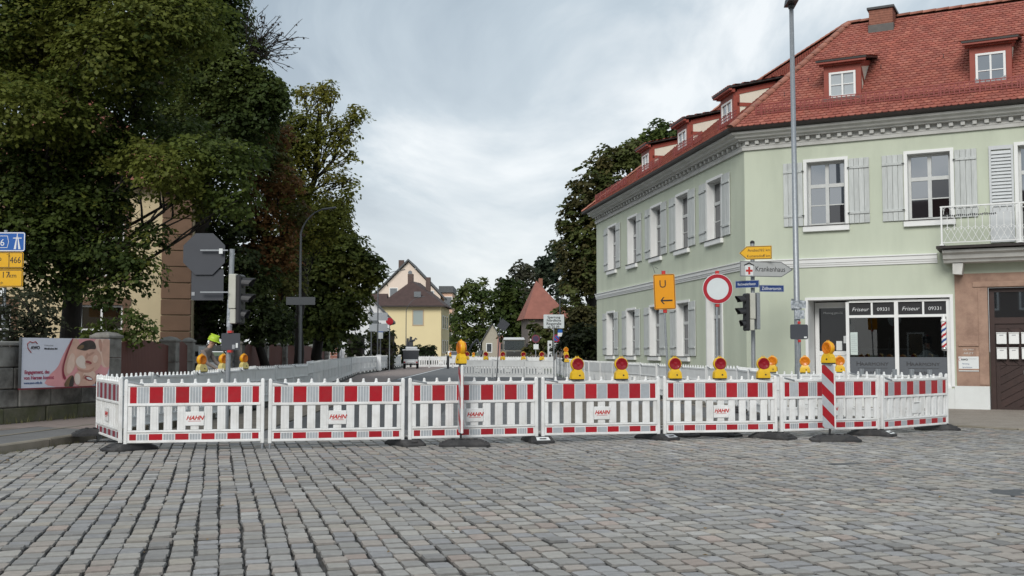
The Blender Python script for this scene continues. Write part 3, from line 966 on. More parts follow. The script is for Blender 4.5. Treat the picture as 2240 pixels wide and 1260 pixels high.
# --- dormers
def dormer(ang, x0, x1, d0, z0, zt, beamed, pm):
    """red timber front, cream cheeks, shed roof that runs back into the main slope"""
    w = x1 - x0
    sd = .25
    def zroof(d): return ZE + SLOPE * (d + YO)
    def dhit(zz): return (zz - ZE) / SLOPE - YO
    dt = (zt - sd * d0 - ZE - SLOPE * YO) / (SLOPE - sd)           # where the shed roof meets the main roof
    m = MB()
    t = .13
    zb = zroof(d0) - .05
    m.box(x0, x0 + t, d0, d0 + .12, zb, zt); m.box(x1 - t, x1, d0, d0 + .12, zb, zt)
    m.box(x0 + t, x1 - t, d0, d0 + .12, zt - .20, zt); m.box(x0 + t, x1 - t, d0, d0 + .12, zb, z0 - .03)
    D = m.build('dormer', red_timber, house, (0, 0, 0), (0, 0, ang))
    # cheeks
    for xc, s in ((x0, 1), (x1, -1)):
        a, b = (xc + .02, xc + .07) if s > 0 else (xc - .07, xc - .02)
        y0c = d0 + .12
        poly = [(y0c, zroof(y0c) - .02), (dt, zroof(dt)), (y0c, zt + sd * .12)]
        k = MB()
        vs = [(a, y, z) for y, z in poly] + [(b, y, z) for y, z in poly]
        k.add(vs, [(0, 1, 2), (5, 4, 3), (0, 3, 4, 1), (1, 4, 5, 2), (2, 5, 3, 0)])
        k.build('cheek', infill, D)
        e0, e1_ = (xc - .004, xc + .075) if s > 0 else (xc - .075, xc + .004)
        def beam(p, q, hh, nm):
            v = []
            for xx in (e0, e1_):
                v += [(xx, p[0], p[1] - hh), (xx, q[0], q[1] - hh), (xx, q[0], q[1] + hh), (xx, p[0], p[1] + hh)]
            MB().add(v, [(0, 1, 2, 3), (7, 6, 5, 4), (0, 4, 5, 1), (1, 5, 6, 2), (2, 6, 7, 3), (3, 7, 4, 0)]).build(nm, red_timber, D)
        beam((d0 + .121, zt + .0), (dt - .1, zt + sd * (dt - d0) - .06), .075, 'beam')
        beam((d0 + .122, zroof(d0) + .0), (d0 + .20, zroof(d0) + .08), .06, 'beam')
        if beamed == 'h':
            zm = z0 + .58 * (zt - z0)
            beam((d0 + .125, zm), (dhit(zm) + .08, zm), .055, 'beam')
            m3 = MB(); m3.box(e0, e1_, d0 + .121, d0 + .20, zb, zt - .08); m3.build('post', red_timber, D)
        else:
            zm = z0 + .9 * (zt - z0)
            beam((d0 + .13, zt - .15), (dhit(z0 + .45 * (zt - z0)) + .1, z0 + .42 * (zt - z0)), .05, 'brace')
    # eaves moulding and roof
    ov = .22
    m = MB()
    m.box(x0 - .10, x1 + .10, d0 - .10, d0 + .02, zt - .02, zt + .075); m.box(x0 - .15, x1 + .15, d0 - ov + .02, d0 - .101, zt + .02, zt + .08)
    m.build('eaves_board', red_timber, D)
    m = MB()
    xa, xb = x0 - .17, x1 + .17
    ya, yb = d0 - ov, dt + .1
    za, zb2 = zt + .085 - sd * ov * .2, zt + .085 + sd * (yb - d0)
    m.add([(xa, ya, za), (xb, ya, za), (xb, yb, zb2), (xa, yb, zb2), (xa, ya, za + .05), (xb, ya, za + .05), (xb, yb, zb2 + .05), (xa, yb, zb2 + .05)],
          [(0, 3, 2, 1), (4, 5, 6, 7), (0, 1, 5, 4), (1, 2, 6, 5), (2, 3, 7, 6), (3, 0, 4, 7)])
    m.build('dormer_roof', gutter_m, D)
    L = math.hypot(yb - ya, zb2 - za); an = math.atan2(zb2 - za, yb - ya)
    v, f, c = [], [], []
    for r in range(int(L / TE)):
        for i in range(int((xb - xa) / TW) + 1):
            x = xa + (i + (r % 2) * .5) * TW
            if x > xb: continue
            M = Matrix.Translation((x, ya + r * TE * math.cos(an), za + .052 + r * TE * math.sin(an))) @ Matrix.Rotation(an, 4, 'X')
            k = len(v)
            v += [tuple(M @ Vector(q)) for q in tvs]; f += [tuple(q + k for q in g) for g in tfs]; c += [(*tile_color(), 1)] * len(tfs)
    put('tiles', tint_mesh('tiles', v, f, c, tile_red), D)['kind'] = 'stuff'
    # window
    wx0, wx1 = x0 + t + .005, x1 - t - .005
    s = MB(); o = .055; y0, y1 = d0 - .025, d0 + .06
    s.box(wx0, wx0 + o, y0, y1, z0, zt - .205); s.box(wx1 - o, wx1, y0, y1, z0, zt - .205)
    s.box(wx0 + o, wx1 - o, y0, y1, zt - .205 - o, zt - .205); s.box(wx0 + o, wx1 - o, y0, y1, z0, z0 + o)
    xm = (wx0 + wx1) / 2; zm = z0 + (zt - .205 - z0) * .5
    s.box(xm - .022, xm + .022, y0 + .01, y1, z0 + o, zt - .205 - o)
    s.box(wx0 + o, xm - .023, y0 + .015, y1, zm - .012, zm + .012); s.box(xm + .023, wx1 - o, y0 + .015, y1, zm - .012, zm + .012)
    s.build('sash', white_paint, D)
    for a, b in ((wx0 + o, xm - .022), (xm + .022, wx1 - o)):
        for q, r in ((z0 + o, zm - .012), (zm + .012, zt - .205 - o)):
            MB().box(a, b, d0 + .02, d0 + .03, q, r).build('pane', pm, D)
    MB().box(x0 - .03, x1 + .03, d0 - .16, d0 - .001, z0 - .16, z0 - .05).build('flashing', lead_m, D)
    return D
curtain_glass = glass_mat('curtained_glass', (0.34, 0.37, 0.38), 0.12)
dormer(A1, 2.06, 3.01, .42, 8.60, 9.52, 'd', curtain_glass)
d2 = dormer(A1, 5.63, 6.585, .42, 8.42, 9.56, 'd', pane_m)
dormer(A1, 9.2, 10.15, .42, 8.45, 9.56, 'd', pane_m)
for x in (-3.3, -7.75, -12.4):
    dormer(A2, x, x + 1.15, .52, 8.60, 9.50, 'h', pane_m)
# grey sheet tied in the sill of the right dormer window
cl = MB()
n = 14
vs = []
for i in range(n + 1):
    x = 6.10 + .74 * i / n
    sag = .09 * math.sin(PI * i / n)
    vs += [(x, .375 - .01 * math.sin(i * 2.3), 8.70 - sag), (x, .375 + .008 * math.cos(i * 1.9), 8.44)]
cl.add(vs, [(2 * i, 2 * i + 2, 2 * i + 3, 2 * i + 1) for i in range(n)])
tag(cl.build('cloth', cape_m, None, HC, (0, 0, A1)), 'pale cloth hung across the sill of the right roof dormer', 'cloth')

# --- shop front
sx0, sx1, szt = 1.64, 5.08, 2.92
m = MB()
m.box(sx0 - .075, sx0 - .001, -.03, .04, .03, szt + .075); m.box(sx1 + .001, sx1 + .075, -.03, .04, .6, szt + .075)
m.box(sx0 - .001, sx1 + .001, -.03, .04, szt + .001, szt + .075)
m.box(2.58, 2.66, .05, .15, .5, szt - .07)                      # post between door and show window
m.box(2.661, 4.985, .05, .15, szt - .09, szt - .03)              # head
m.box(2.661, 3.765, .05, .15, 2.42, 2.49); m.box(3.861, 4.985, .05, .15, 2.42, 2.49)    # transom
m.box(3.766, 3.86, .04, .15, .62, szt - .091)                     # mullion
m.box(3.20, 3.245, .06, .15, 2.491, szt - .091); m.box(4.43, 4.475, .06, .15, 2.491, szt - .091)
m.box(4.986, 5.075, .05, .15, .62, szt - .03)
m.box(2.661, 5.08, -.02, .16, .55, .619)
m.box(1.60, 1.641, .041, 1.0, .03, szt)
m.box(1.64, 2.60, .041, 1.0, szt - .001, szt + .04)
m.box(2.60, 2.64, .151, 1.0, .03, szt)
sf = m.build('shop_front', white_paint, house, (0, 0, 0), (0, 0, A1))
MB().box(2.60, 5.2, -.018, .3, -.3, .549).build('shop_plinth', plinth_white, house, (0, 0, 0), (0, 0, A1))
for a, b in ((2.661, 3.765), (3.861, 4.985)):
    MB().box(a, b, .10, .108, .62, 2.42).build('pane', shop_glass, sf)
    MB().box(a + .002, b - .002, .088, .094, .62, 1.36).build('window_film', grey_film, sf)
for a, b, s in ((2.661, 3.20, 'Friseur'), (3.245, 3.765, '09331'), (3.861, 4.43, 'Friseur'), (4.475, 4.985, '09331')):
    MB().box(a, b, .10, .11, 2.49, szt - .09).build('sign_pane', black_print, sf)
    text('lettering', s, .145 if s[0] == 'F' else .13, white_print, sf, ((a + b) / 2, .094, 2.60), align='CENTER', shear=.25 if s[0] == 'F' else 0, bold=-.001)
for xc in (3.21, 4.42):
    text('lettering', 'H', .165, dark_print, sf, (xc - .40, .082, 1.13), align='LEFT', sx=1.1)
    text('lettering', 'AARMONY', .125, dark_print, sf, (xc + .05, .082, 1.13), align='CENTER', sx=1.1)
    text('lettering', 'Hair & Beauty', .075, dark_print, sf, (xc, .082, .93), align='CENTER')
    MB().box(xc - .36, xc + .36, .081, .085, 1.06, 1.066).build('rule', dark_print, sf)
# shop room behind the glass
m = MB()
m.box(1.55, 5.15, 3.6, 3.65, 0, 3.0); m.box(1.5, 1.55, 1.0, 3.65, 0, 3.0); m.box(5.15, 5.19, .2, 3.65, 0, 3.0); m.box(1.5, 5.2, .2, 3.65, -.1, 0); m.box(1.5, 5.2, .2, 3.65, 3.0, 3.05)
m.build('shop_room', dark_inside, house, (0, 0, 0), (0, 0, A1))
# shop door, set back
dr = MB()
y0 = .72
dr.box(1.665, 1.77, y0, y0 + .08, .03, 2.88); dr.box(2.50, 2.60, y0, y0 + .08, .03, 2.88); dr.box(1.77, 2.50, y0, y0 + .08, 2.72, 2.88)
dr.box(1.77, 2.50, y0, y0 + .08, 1.40, 1.52); dr.box(1.77, 2.50, y0 + .02, y0 + .07, .03, 1.40)
dr.box(1.83, 2.44, y0 + .012, y0 + .021, .14, 1.30, 0, .004)
dd = dr.build('shop_door', white_paint, house, (0, 0, 0), (0, 0, A1))
MB().box(1.77, 2.50, y0 + .03, y0 + .036, 1.52, 2.72).build('pane', door_pane, dd)
MB().tube([(2.55, y0, 1.42), (2.55, y0 - .06, 1.42), (2.45, y0 - .06, 1.42)], .012, 6).build('handle', chrome, dd)
text('lettering', 'Montag geschl.', .085, white_print, dd, (2.135, y0 + .026, 2.56), align='CENTER')
MB().box(2.20, 2.35, y0 + .02, y0 + .028, 1.54, 1.80).build('notice', paper, dd)
MB().box(2.39, 2.51, y0 + .018, y0 + .026, 1.74, 1.94).build('notice', paper, dd)
MB().box(1.84, 2.08, y0 + .02, y0 + .028, 1.53, 1.68).build('notice', cape_m, dd)
MB().box(2.68, 2.86, .075, .086, 1.42, 2.03).build('price_list', paper_mint, sf)
for k in range(9):
    MB().box(2.70, 2.80 + .04 * (k % 3), .0725, .0745, 1.95 - k * .055, 1.957 - k * .055).build('print_line', grey_print, sf)
def f1(x, y, z):
    return HC + fl(A1, x * X1, y, z)
# counter and mirror in the room
t = thing('salon_counter', 'dim low counter with bottles inside the left shop window', 'counter', f1(3.2, 2.4, 0), A1)
MB().box(-.6, .6, -.2, .2, 0, 1.55).build('cabinet', counter_m, t)
MB().box(-.65, .65, -.24, .24, 1.551, 1.60).build('counter_top', grey_print, t)
for x in (-.4, -.25, .1, .3):
    MB().lathe([(.04, 1.6), (.04, 1.78), (.015, 1.83), (.015, 1.9)], 8).build('bottle', dark_plastic if x < 0 else grey_print, t, (x, 0, 0))
# barber pole
bp = thing('barber_pole', 'barber pole with red, white and blue spiral stripes beside the show window', 'barber pole', f1(4.93, -.02, 1.52), A1)
n, rows = 24, 34
vs, fs, mi = [], [], []
for r in range(rows + 1):
    for j in range(n):
        t_ = 2 * PI * j / n
        vs.append((.062 * math.cos(t_), .062 * math.sin(t_), .10 + .66 * r / rows))
M_ = MB()
for r in range(rows):
    for j in range(n):
        ph = ((r / rows) * 2.4 - j / n) % 1.0 * 4
        M_.m.append((0, 1, 0, 2)[int(ph)])
        M_.f.append((r * n + j, r * n + (j + 1) % n, (r + 1) * n + (j + 1) % n, (r + 1) * n + j))
M_.v = vs
M_.build('striped_tube', [white_paint, pole_red, pole_blue], bp, smooth=True)
MB().lathe([(.03, .0), (.07, .02), (.075, .06), (.068, .10)], 16).build('base_cap', chrome, bp, smooth=True)
MB().lathe([(.068, .76), (.075, .79), (.06, .83), (.045, .85), (.05, .89), (.03, .94), (.01, .95)], 16).build('top_cap', white_paint, bp, smooth=True)
MB().box(-.02, .02, .06, .12, .04, .08).box(-.02, .02, .06, .12, .78, .82).build('bracket', chrome, bp)

# --- sandstone portal, door, mailboxes
po = MB()
po.box(5.2, 5.93, -.03, .25, .621, 3.52); po.box(7.85, 9.0, -.03, .25, .621, 3.52); po.box(5.93, 7.85, -.03, .25, 3.15, 3.52)
portal = po.build('portal_stone', sandstone, house, (0, 0, 0), (0, 0, A1))
m = MB()
m.box(5.72, 5.929, -.055, -.031, .66, 3.14); m.box(5.60, 7.9, -.055, -.031, 3.16, 3.30, 0, .01)
m.build('jamb_moulding', sandstone, portal)
MB().box(5.25, 5.71, -.06, -.031, 1.64, 1.70, 0, .008).build('ledge', sandstone, portal)
MB().box(5.25, 5.71, -.055, -.031, 1.02, 1.07, 0, .008).build('ledge', sandstone, portal)
MB().box(5.31, 5.65, -.045, -.031, 1.38, 1.60, 0, .006).build('stone_plaque', sandstone, portal)
text('carved_letters', 'DR. MED', .05, off_white, portal, (5.48, -.047, 1.54), align='CENTER', sx=1.2)
text('carved_letters', 'ARZT', .07, off_white, portal, (5.48, -.047, 1.44), align='CENTER', sx=1.3)
MB().box(5.15, 5.93, -.045, .25, -.3, .62).build('plinth', plinth_white, house, (0, 0, 0), (0, 0, A1))
nb = thing('notice_board', 'white wall notice with an emblem on the sandstone beside the brown door', 'notice', f1(5.25, -.034, 1.0), A1)
MB().box(0, .48, -.016, 0, 0, .38).build('plate', paper, nb)
text('lettering', 'AWO', .065, dark_print, nb, (.06, -.018, .28), bold=.003)
pts = [(.045 + .04 * math.cos(a), -.018, .305 + .04 * math.sin(a)) for a in np.linspace(.8, 4.6, 9)]
MB().tube(pts, .004, 4).build('emblem', red_print, nb)
text('lettering', 'Kreisverband', .035, grey_print, nb, (.24, -.018, .31))
text('lettering', 'Beratung', .045, blue_print, nb, (.09, -.018, .18))
text('lettering', 'Sprechzeiten', .045, blue_print, nb, (.09, -.018, .09))
# door
bd = MB()
x0, x1 = 5.945, 7.84
bd.box(x0, x0 + .12, .12, .22, -.2, 3.14); bd.box(x1 - .12, x1, .12, .22, -.2, 3.14); bd.box(x0 + .12, x1 - .12, .12, .22, 3.03, 3.14)
bd.box(x0 + .12, x1 - .12, .12, .22, 2.22, 2.38); bd.box(x0 + .12, x1 - .12, .13, .22, -.2, -.02)
bd.box(x0 + .12, x1 - .12, .175, .22, -.02, 2.22)
door = bd.build('entrance_door', door_brown, house, (0, 0, 0), (0, 0, A1))
MB().box(x0 + .12, x1 - .12, .17, .178, 2.38, 3.03).build('fanlight_pane', pane_m, door)
xm = (x0 + x1) / 2
for s, (a, b) in ((1, (x0 + .13, xm - .01)), (-1, (xm + .01, x1 - .13))):
    # star pattern of slanting boards radiating from the middle, in each leaf
    cx, cz = (b if s > 0 else a), 1.12
    bw = .16
    m_f = MB(); m_f.box(a, a + .09, .145, .175, -.02, 2.2); m_f.box(b - .09, b, .145, .175, -.02, 2.2); m_f.box(a + .09, b - .09, .145, .175, 2.1, 2.2); m_f.box(a + .09, b - .09, .145, .175, -.02, .10)
    m_f.build('leaf_frame', door_brown, door)
    A_, B_, Z0, Z1 = a + .09, b - .09, .10, 2.10
    def clip(poly, fn):
        out = []
        for i in range(len(poly)):
            p, q = poly[i], poly[(i + 1) % len(poly)]
            fp, fq = fn(p), fn(q)
            if fp >= 0: out.append(p)
            if (fp >= 0) != (fq >= 0):
                t_ = fp / (fp - fq)
                out.append((p[0] + (q[0] - p[0]) * t_, p[1] + (q[1] - p[1]) * t_))
        return out
    for half in (0, 1):
        for k in range(-3, 14):
            sl_ = (.62 if half == 0 else -.9) * s
            # boards lie between two parallel lines z = c0 + sl*x
            c0 = (-1.0 + k * .2) if half == 0 else (.9 + k * .24)
            w_ = .19 if half == 0 else .23
            if s < 0: pass
            box_ = [(A_, Z0 if half == 0 else 1.16), (B_, Z0 if half == 0 else 1.16), (B_, 1.15 if half == 0 else Z1), (A_, 1.15 if half == 0 else Z1)]
            ref = a if s > 0 else b
            pl = clip(box_, lambda p: p[1] - (c0 + sl_ * (p[0] - ref)) - .006)
            pl = clip(pl, lambda p: (c0 + w_ + sl_ * (p[0] - ref)) - p[1] - .006) if len(pl) > 2 else []
            if len(pl) > 2:
                MB().prism(pl, .150 + rng.random() * .004, .174).build('board', door_brown, door)
MB().box(xm - .22, xm - .05, .13, .149, .93, 1.03, 0, .006).build('letter_flap', grey_print, door)
LBL = ['upper left mailbox of six on the dark brown door', 'upper middle mailbox of six on the dark brown door', 'upper right mailbox of six on the dark brown door, cut by the picture edge',
       'lower left mailbox of six on the dark brown door', 'lower middle mailbox on the dark brown door, narrower than its neighbours', 'lower right mailbox of six on the dark brown door, with a black slot']
for k in range(6):
    i, j = k % 3, k // 3
    w = .235 if k != 4 else .215
    mbx = thing('mailbox', 'white ' + LBL[k], 'mailbox', f1(6.10 + i * .272, .12, 1.70 - j * .385), A1, 'white mailboxes hung on the brown door')
    MB().box(0, w, -.10, .0, 0, .27, 0, .008).build('box', white_paint, mbx)
    MB().box(-.006, w + .006, -.112, .002, .272, .295, 0, .005).build('lid', white_paint, mbx)
    MB().box(w * .3, w * .7, -.103, -.1005, .215, .235).build('name_slot', grey_print, mbx)
    if k == 5:
        MB().box(.07, .2, -.103, -.1005, .06, .10).build('slot', black_print, mbx)

# --- balcony
m = MB()
bx0, bx1 = 4.86, 9.5
course('balcony_edge', A1, bx0 + .02, bx1, [(0, 4.20), (.80, 4.20), (.84, 4.17), (.84, 4.13), (0, 4.10)], gutter_m, .0)
course('balcony_cornice', A1, bx0 + .14, bx1, [(0, 4.098), (.72, 4.098), (.70, 4.03), (.60, 3.98), (.56, 3.88), (.50, 3.86), (.46, 3.79), (0, 3.78)], off_white)
br = MB(); br.prism([(5.2, 3.777), (5.2, 3.50), (5.40, 3.48), (5.44, 3.777)], -.42, -.0).build('bracket', off_white, house, (0, 0, 0), (0, 0, A1))
ba = MB()
zr = 5.20
ry = -.78
ba.box(bx0 + .14, bx1, ry - .02, ry + .02, zr - .02, zr + .012); ba.box(bx0 + .14, bx1, ry - .012, ry + .012, 4.27, 4.29)
ba.box(bx0 + .12, bx0 + .15, ry, -.01, zr - .02, zr + .012); ba.box(bx0 + .12, bx0 + .15, ry, -.01, 4.27, 4.29)
rail = ba.build('balcony_railing', white_paint, house, (0, 0, 0), (0, 0, A1))
for x in (bx0 + .15, 6.72, 8.3):
    MB().box(x - .02, x + .02, ry - .022, ry + .022, 4.21, zr, 0, .004).box(x - .05, x + .05, ry - .04, ry + .04, 4.205, 4.235).build('railing_post', white_paint, rail)
bm = MB().tube([(0, 0, 4.62), (0, 0, 4.98)], .009, 5).box(-.014, .014, -.014, .014, 4.60, 4.625).box(-.014, .014, -.014, .014, 4.96, 4.985).mesh('baluster', white_paint)
x = bx0 + .28
i = 0
sc = MB()
while x < 8.4:
    put('baluster', bm, rail, (x, ry, 0))
    pts = [(x + .0775 * math.cos(a), ry, 5.10 + .08 * math.sin(a)) for a in np.linspace(PI, 0, 7)]
    pts = [(x - .0775, ry, 5.0)] + pts + [(x + .0775, ry, 5.0)]
    sc.tube(pts, .006, 4)
    sc.tube([(x - .0775, ry, 4.30), (x, ry, 4.46), (x + .0775, ry, 4.62)], .006, 4); sc.tube([(x + .0775, ry, 4.30), (x, ry, 4.46), (x - .0775, ry, 4.62)], .006, 4)
    sc.tube([(x - .0775, ry, 4.62), (x, ry, 4.68)], .006, 4); sc.tube([(x + .0775, ry, 4.62), (x, ry, 4.68)], .006, 4)
    x += .155
    i += 1
sc.build('scroll_work', white_paint, rail)
gl = MB()
for k in range(26):
    x = bx0 + .2 + k * .045
    gl.add([(x, ry - .03, 4.98 + .02 * math.sin(k)), (x + .035, ry - .035, 4.985), (x + .03, ry - .03, 4.93 + .015 * math.cos(k * 2)), (x + .005, ry - .033, 4.94)], [(0, 1, 2, 3)])
gl.v = [(x * X1, y, z) for x, y, z in gl.v]
tag(gl.build('garland', iron_dark, None, HC, (0, 0, A1)), 'dark dried garland tied along the white balcony railing', 'garland')
# --- flag-like downpipe at the corner of the roof and plinth on the side street
course('side_plinth', A2, -18.0, 0, [(0, -.3), (.025, -.3), (.025, .35), (0, .37)], off_white, 0, TM)
course('side_plinth', A1, 0, 1.56, [(0, -.3), (.025, -.3), (.025, .35), (0, .37)], off_white, TM, 0)
# ================================================================== LEFT WALL, FENCE, VILLA
W0, W1 = Vector((-10.6, 12.4 * KY, 0)), Vector((-8.95, 16.2 * KY, 0))
wd = (W1 - W0).normalized()
WA = math.atan2(wd.y, wd.x)
gw = thing('garden_wall', 'old grey stone garden wall with mossy foot behind the poster', 'wall', W0, WA)
MB().box(-3.5, 5.95, .03, .40, .0, 1.56).build('wall_core', joint_m, gw)
z = .10
for r, hgt in enumerate((.32, .36, .42, .42)):
    x = -3.5 - (r % 2) * .35
    while x < 5.9:
        L = .7 + rng.random() * .5
        xa, xb = max(x, -3.5), min(x + L, 5.9)
        if xb - xa > .12:
            dy = rng.normal() * .008
            MB().box(xa + .008, xb - .008, dy - .02, .2, z + .007, z + hgt - .007, 0, .02).build('stone_block', moss_stone if r == 0 else wall_stone, gw)
        x += L
    z += hgt
MB().box(-3.5, 5.9, -.06, .44, z, z + .09, 0, .02).build('coping', wall_stone, gw)
def gate_pillar(p, w, h, label, rz=0.0):
    t = thing('gate_pillar', label, 'pillar', p, rz, 'stone pillars of the boarded fence')
    z = 0
    n = max(3, int(h / .45))
    hh = (h - .12) / n
    PB = MB().box(-w / 2, w / 2, -w / 2, w / 2, .004, hh - .004, 0, .012).mesh('stone_block', pillar_stone)
    for k in range(n):
        put('stone_block', PB, t, (rng.normal() * .004, rng.normal() * .004, k * hh))
    MB().box(-w / 2 - .03, w / 2 + .03, -w / 2 - .03, w / 2 + .03, h - .12, h - .05, 0, .015).lathe([(w * .70, h - .05), (w * .5, h), (0.01, h + .03)], 4, 0, Matrix.Rotation(PI / 4, 4, 'Z')).build('cap', pillar_stone, t)
    return t
def fx(px):
    u = (px - 1120) / 1618
    Y = -7.424 / (u + .0942)
    return Vector((u * Y, Y * KY, .11))
FA = math.atan2(KY, -.0942)
gate_pillar(W1 + Vector((.02, .16, .1)), .46, 1.82, 'wide stone pillar at the right end of the poster wall', WA)
PXS = [(373, .42, 'stone pillar between the first and second brown fence bay'), (414, .30, 'slim stone pillar left of the white notice strip'), (517, .55, 'stone gate pillar right of the bending worker'),
       (576, .45, 'stone pillar just right of the sign pole'), (619, .45, 'third stone pillar beyond the worker'), (655, .45, 'stone pillar beside the tall street lamp'),
       (686, .5, 'stone pillar just past the street lamp'), (711, .55, 'last stone pillar of the boarded fence, nearest the brick pier')]
for px, w, lb in PXS:
    gate_pillar(fx(px), w, 1.78, lb, FA)
FB = [W1 + Vector((0, .35, .1))] + [fx(p[0]) for p in PXS]
bf = thing('board_fence', 'long red brown board fence running back between stone pillars', 'fence', FB[0], 0)
for i, (p, q) in enumerate(zip(FB, FB[1:])):
    if i == 2:
        continue
    d = q - p
    L = d.length
    ins = .22
    n = max(4, int((L - 2 * ins) / .13))
    w = (L - 2 * ins) / n
    ang = math.atan2(d.y, d.x)
    base = p - FB[0]
    bm = MB()
    bm.box(ins, L - ins, .02, .06, .35, .43); bm.box(ins, L - ins, .02, .06, 1.15, 1.23)
    rail_ = bm.build('fence_rail', fence_red, bf, base, (0, 0, ang))
    for k in range(n):
        hgt = 1.55 + .12 * math.sin(PI * (k + .5) / n) + .02
        MB().box(ins + k * w + .004, ins + (k + 1) * w - .004, -.012, .015, .06, hgt, 0, .004).build('board', fence_red, rail_)
# iron gate bay behind the worker
gp, gq = fx(414), fx(517)
ig = thing('garden_gate', 'weathered grey timber gate behind the bending worker', 'gate', gp, math.atan2((gq - gp).y, (gq - gp).x))
L = (gq - gp).length
for zz in (.35, .75, 1.15, 1.5):
    MB().box(.3, L - .4, -.02, .02, zz - .10, zz + .10).build('board', pillar_stone, ig)
for a_ in (.3, L - .48):
    MB().box(a_, a_ + .08, -.04, .04, 0, 1.7).build('gate_post', steel_dark, ig)
p = fx(428)
ns = thing('notice_strip', 'tall narrow white notice with dark marks on the fence', 'sign', p + Vector((.35, -.5, 0)), 0)
MB().box(-.10, .10, -.015, .015, .55, 1.55).build('plate', paper, ns)
MB().box(-.03, .03, .016, .05, 0, 1.5).build('post', steel_dark, ns)
for k in range(5):
    MB().box(-.05, .04, -.019, -.0155, .75 + k * .16, .80 + k * .16).build('print_mark', grey_print, ns)

# poster
P0 = at(45, 848, 14.35); P1 = at(238, 845, 15.75)
pb = Vector((-9.53, 14.35, .77)); 
pd = (Vector((P1.x, P1.y, 0)) - Vector((P0.x, P0.y, 0)))
PWD = pd.length
PHT = .98
poster = thing('poster_board', 'pink and white charity poster board of two smiling faces on the stone wall', 'billboard', (P0.x, P0.y, .80), math.atan2(pd.y, pd.x))
MB().box(0, PWD, 0, .04, 0, PHT).build('panel', mat('poster_white', (0.60, 0.62, 0.70), .45, var=.02), poster)
MB().box(-.02, PWD + .02, -.012, .05, -.03, -.001).build('bottom_rail', mat('poster_rail', (.16, .02, .03), .4), poster)
MB().box(-.02, -.001, -.012, .05, -.001, PHT + .01).build('side_rail', steel_dark, poster)
pink = mat('poster_pink', (.66, .30, .31), .45, var=.12, vscale=3)
skinp = mat('poster_skin', (.60, .37, .29), .45, var=.14, vscale=5)
skinl = mat('poster_light_skin', (.68, .49, .40), .45, var=.12, vscale=6)
cheek = mat('poster_pale_cheek', (.68, .58, .51), .45, var=.08)
hairp = mat('poster_hair', (.045, .035, .03), .5, var=.5, vscale=8)
hairb = mat('poster_brown_hair', (.16, .10, .05), .5, var=.4, vscale=10)
lipp = mat('poster_lips', (.28, .06, .06), .4, var=.1)
shadep = mat('poster_shade', (.47, .26, .20), .45, var=.15, vscale=5)
def pn(x, y):
    return ((x - 130) / 1900 * PWD, (1140 - y) / 1060 * PHT)
LV = [0]
def flat(pts, m, name='print_shape', smooth=True):
    LV[0] += 1
    y = -.0015 - LV[0] * .0007
    pp = [pn(*q) for q in pts]
    if smooth and len(pp) > 3:
        for _ in range(2):
            o = []
            for i in range(len(pp)):
                a, b = pp[i], pp[(i + 1) % len(pp)]
                o += [(a[0] * .75 + b[0] * .25, a[1] * .75 + b[1] * .25), (a[0] * .25 + b[0] * .75, a[1] * .25 + b[1] * .75)]
            pp = o
    pp = [(min(max(x, .004), PWD - .004), min(max(z, .004), PHT - .004)) for x, z in pp]
    return MB().add([(x, y, z) for x, z in pp], [tuple(range(len(pp)))]).build(name, m, poster)
def ell(cx, cy, rx, ry, rot=0, n=20):
    c, s = math.cos(rot), math.sin(rot)
    return [(cx + rx * math.cos(t) * c - ry * math.sin(t) * s, cy + rx * math.cos(t) * s + ry * math.sin(t) * c) for t in np.linspace(0, 2 * PI, n, endpoint=False)]
flat([(560, 1150), (690, 880), (880, 720), (960, 480), (1180, 60), (2060, 60), (2060, 1150)], pink)
flat([(1160, 60), (1030, 420), (970, 700), (980, 920), (1080, 930), (1280, 700), (1360, 300), (1300, 60)], skinp)
flat([(1150, 400), (1080, 600), (1060, 860), (1180, 850), (1260, 600), (1230, 420)], skinl)
flat([(1620, 60), (1760, 400), (1840, 700), (1980, 760), (2040, 500), (2060, 60)], skinl)
flat([(1870, 60), (1830, 350), (1900, 700), (2050, 760), (2060, 60)], skinp)
flat([(1760, 90), (1770, 250), (1830, 420), (1860, 250), (1820, 90)], shadep)
flat(ell(1540, 560, 310, 300, .3), skinp)
flat([(1270, 520), (1400, 430), (1480, 560), (1450, 640), (1510, 760), (1350, 740), (1250, 620)], cheek)
flat([(1250, 300), (1420, 130), (1660, 110), (1730, 330), (1570, 310), (1470, 360), (1340, 330)], hairp)
flat([(1260, 290), (1420, 200), (1440, 290), (1330, 330)], hairb)
flat(ell(1590, 430, 90, 26, -.5), shadep); flat(ell(1500, 470, 30, 70, .3), shadep)
flat(ell(1545, 615, 75, 34, .35), lipp); flat(ell(1530, 650, 60, 18, .3), shadep)
flat(ell(1690, 540, 60, 90, .2), skinl)
flat([(985, 1150), (1080, 950), (1210, 860), (1230, 1150)], hairb)
flat([(1100, 1150), (1160, 930), (1215, 880), (1230, 1150)], hairp)
flat([(1690, 1150), (1740, 870), (1800, 860), (1840, 1150)], hairp)
flat(ell(1480, 960, 260, 210), skinp); flat(ell(1560, 900, 140, 110), skinl)
flat([(1225, 860), (1340, 850), (1370, 1000), (1330, 1120), (1240, 1080)], cheek)
flat([(1250, 720), (1400, 780), (1560, 790), (1700, 700), (1600, 850), (1380, 840)], shadep)
flat(ell(1540, 970, 105, 50, .35), lipp); flat(ell(1560, 975, 70, 26, .35), paper)
flat(ell(1440, 930, 22, 55, .5), shadep)
flat([(1165, 60), (1040, 380), (960, 700), (965, 880), (1005, 1000), (1060, 960), (1000, 860), (990, 700), (1075, 390), (1200, 60)], mat('poster_red', (.23, .02, .045), .4))
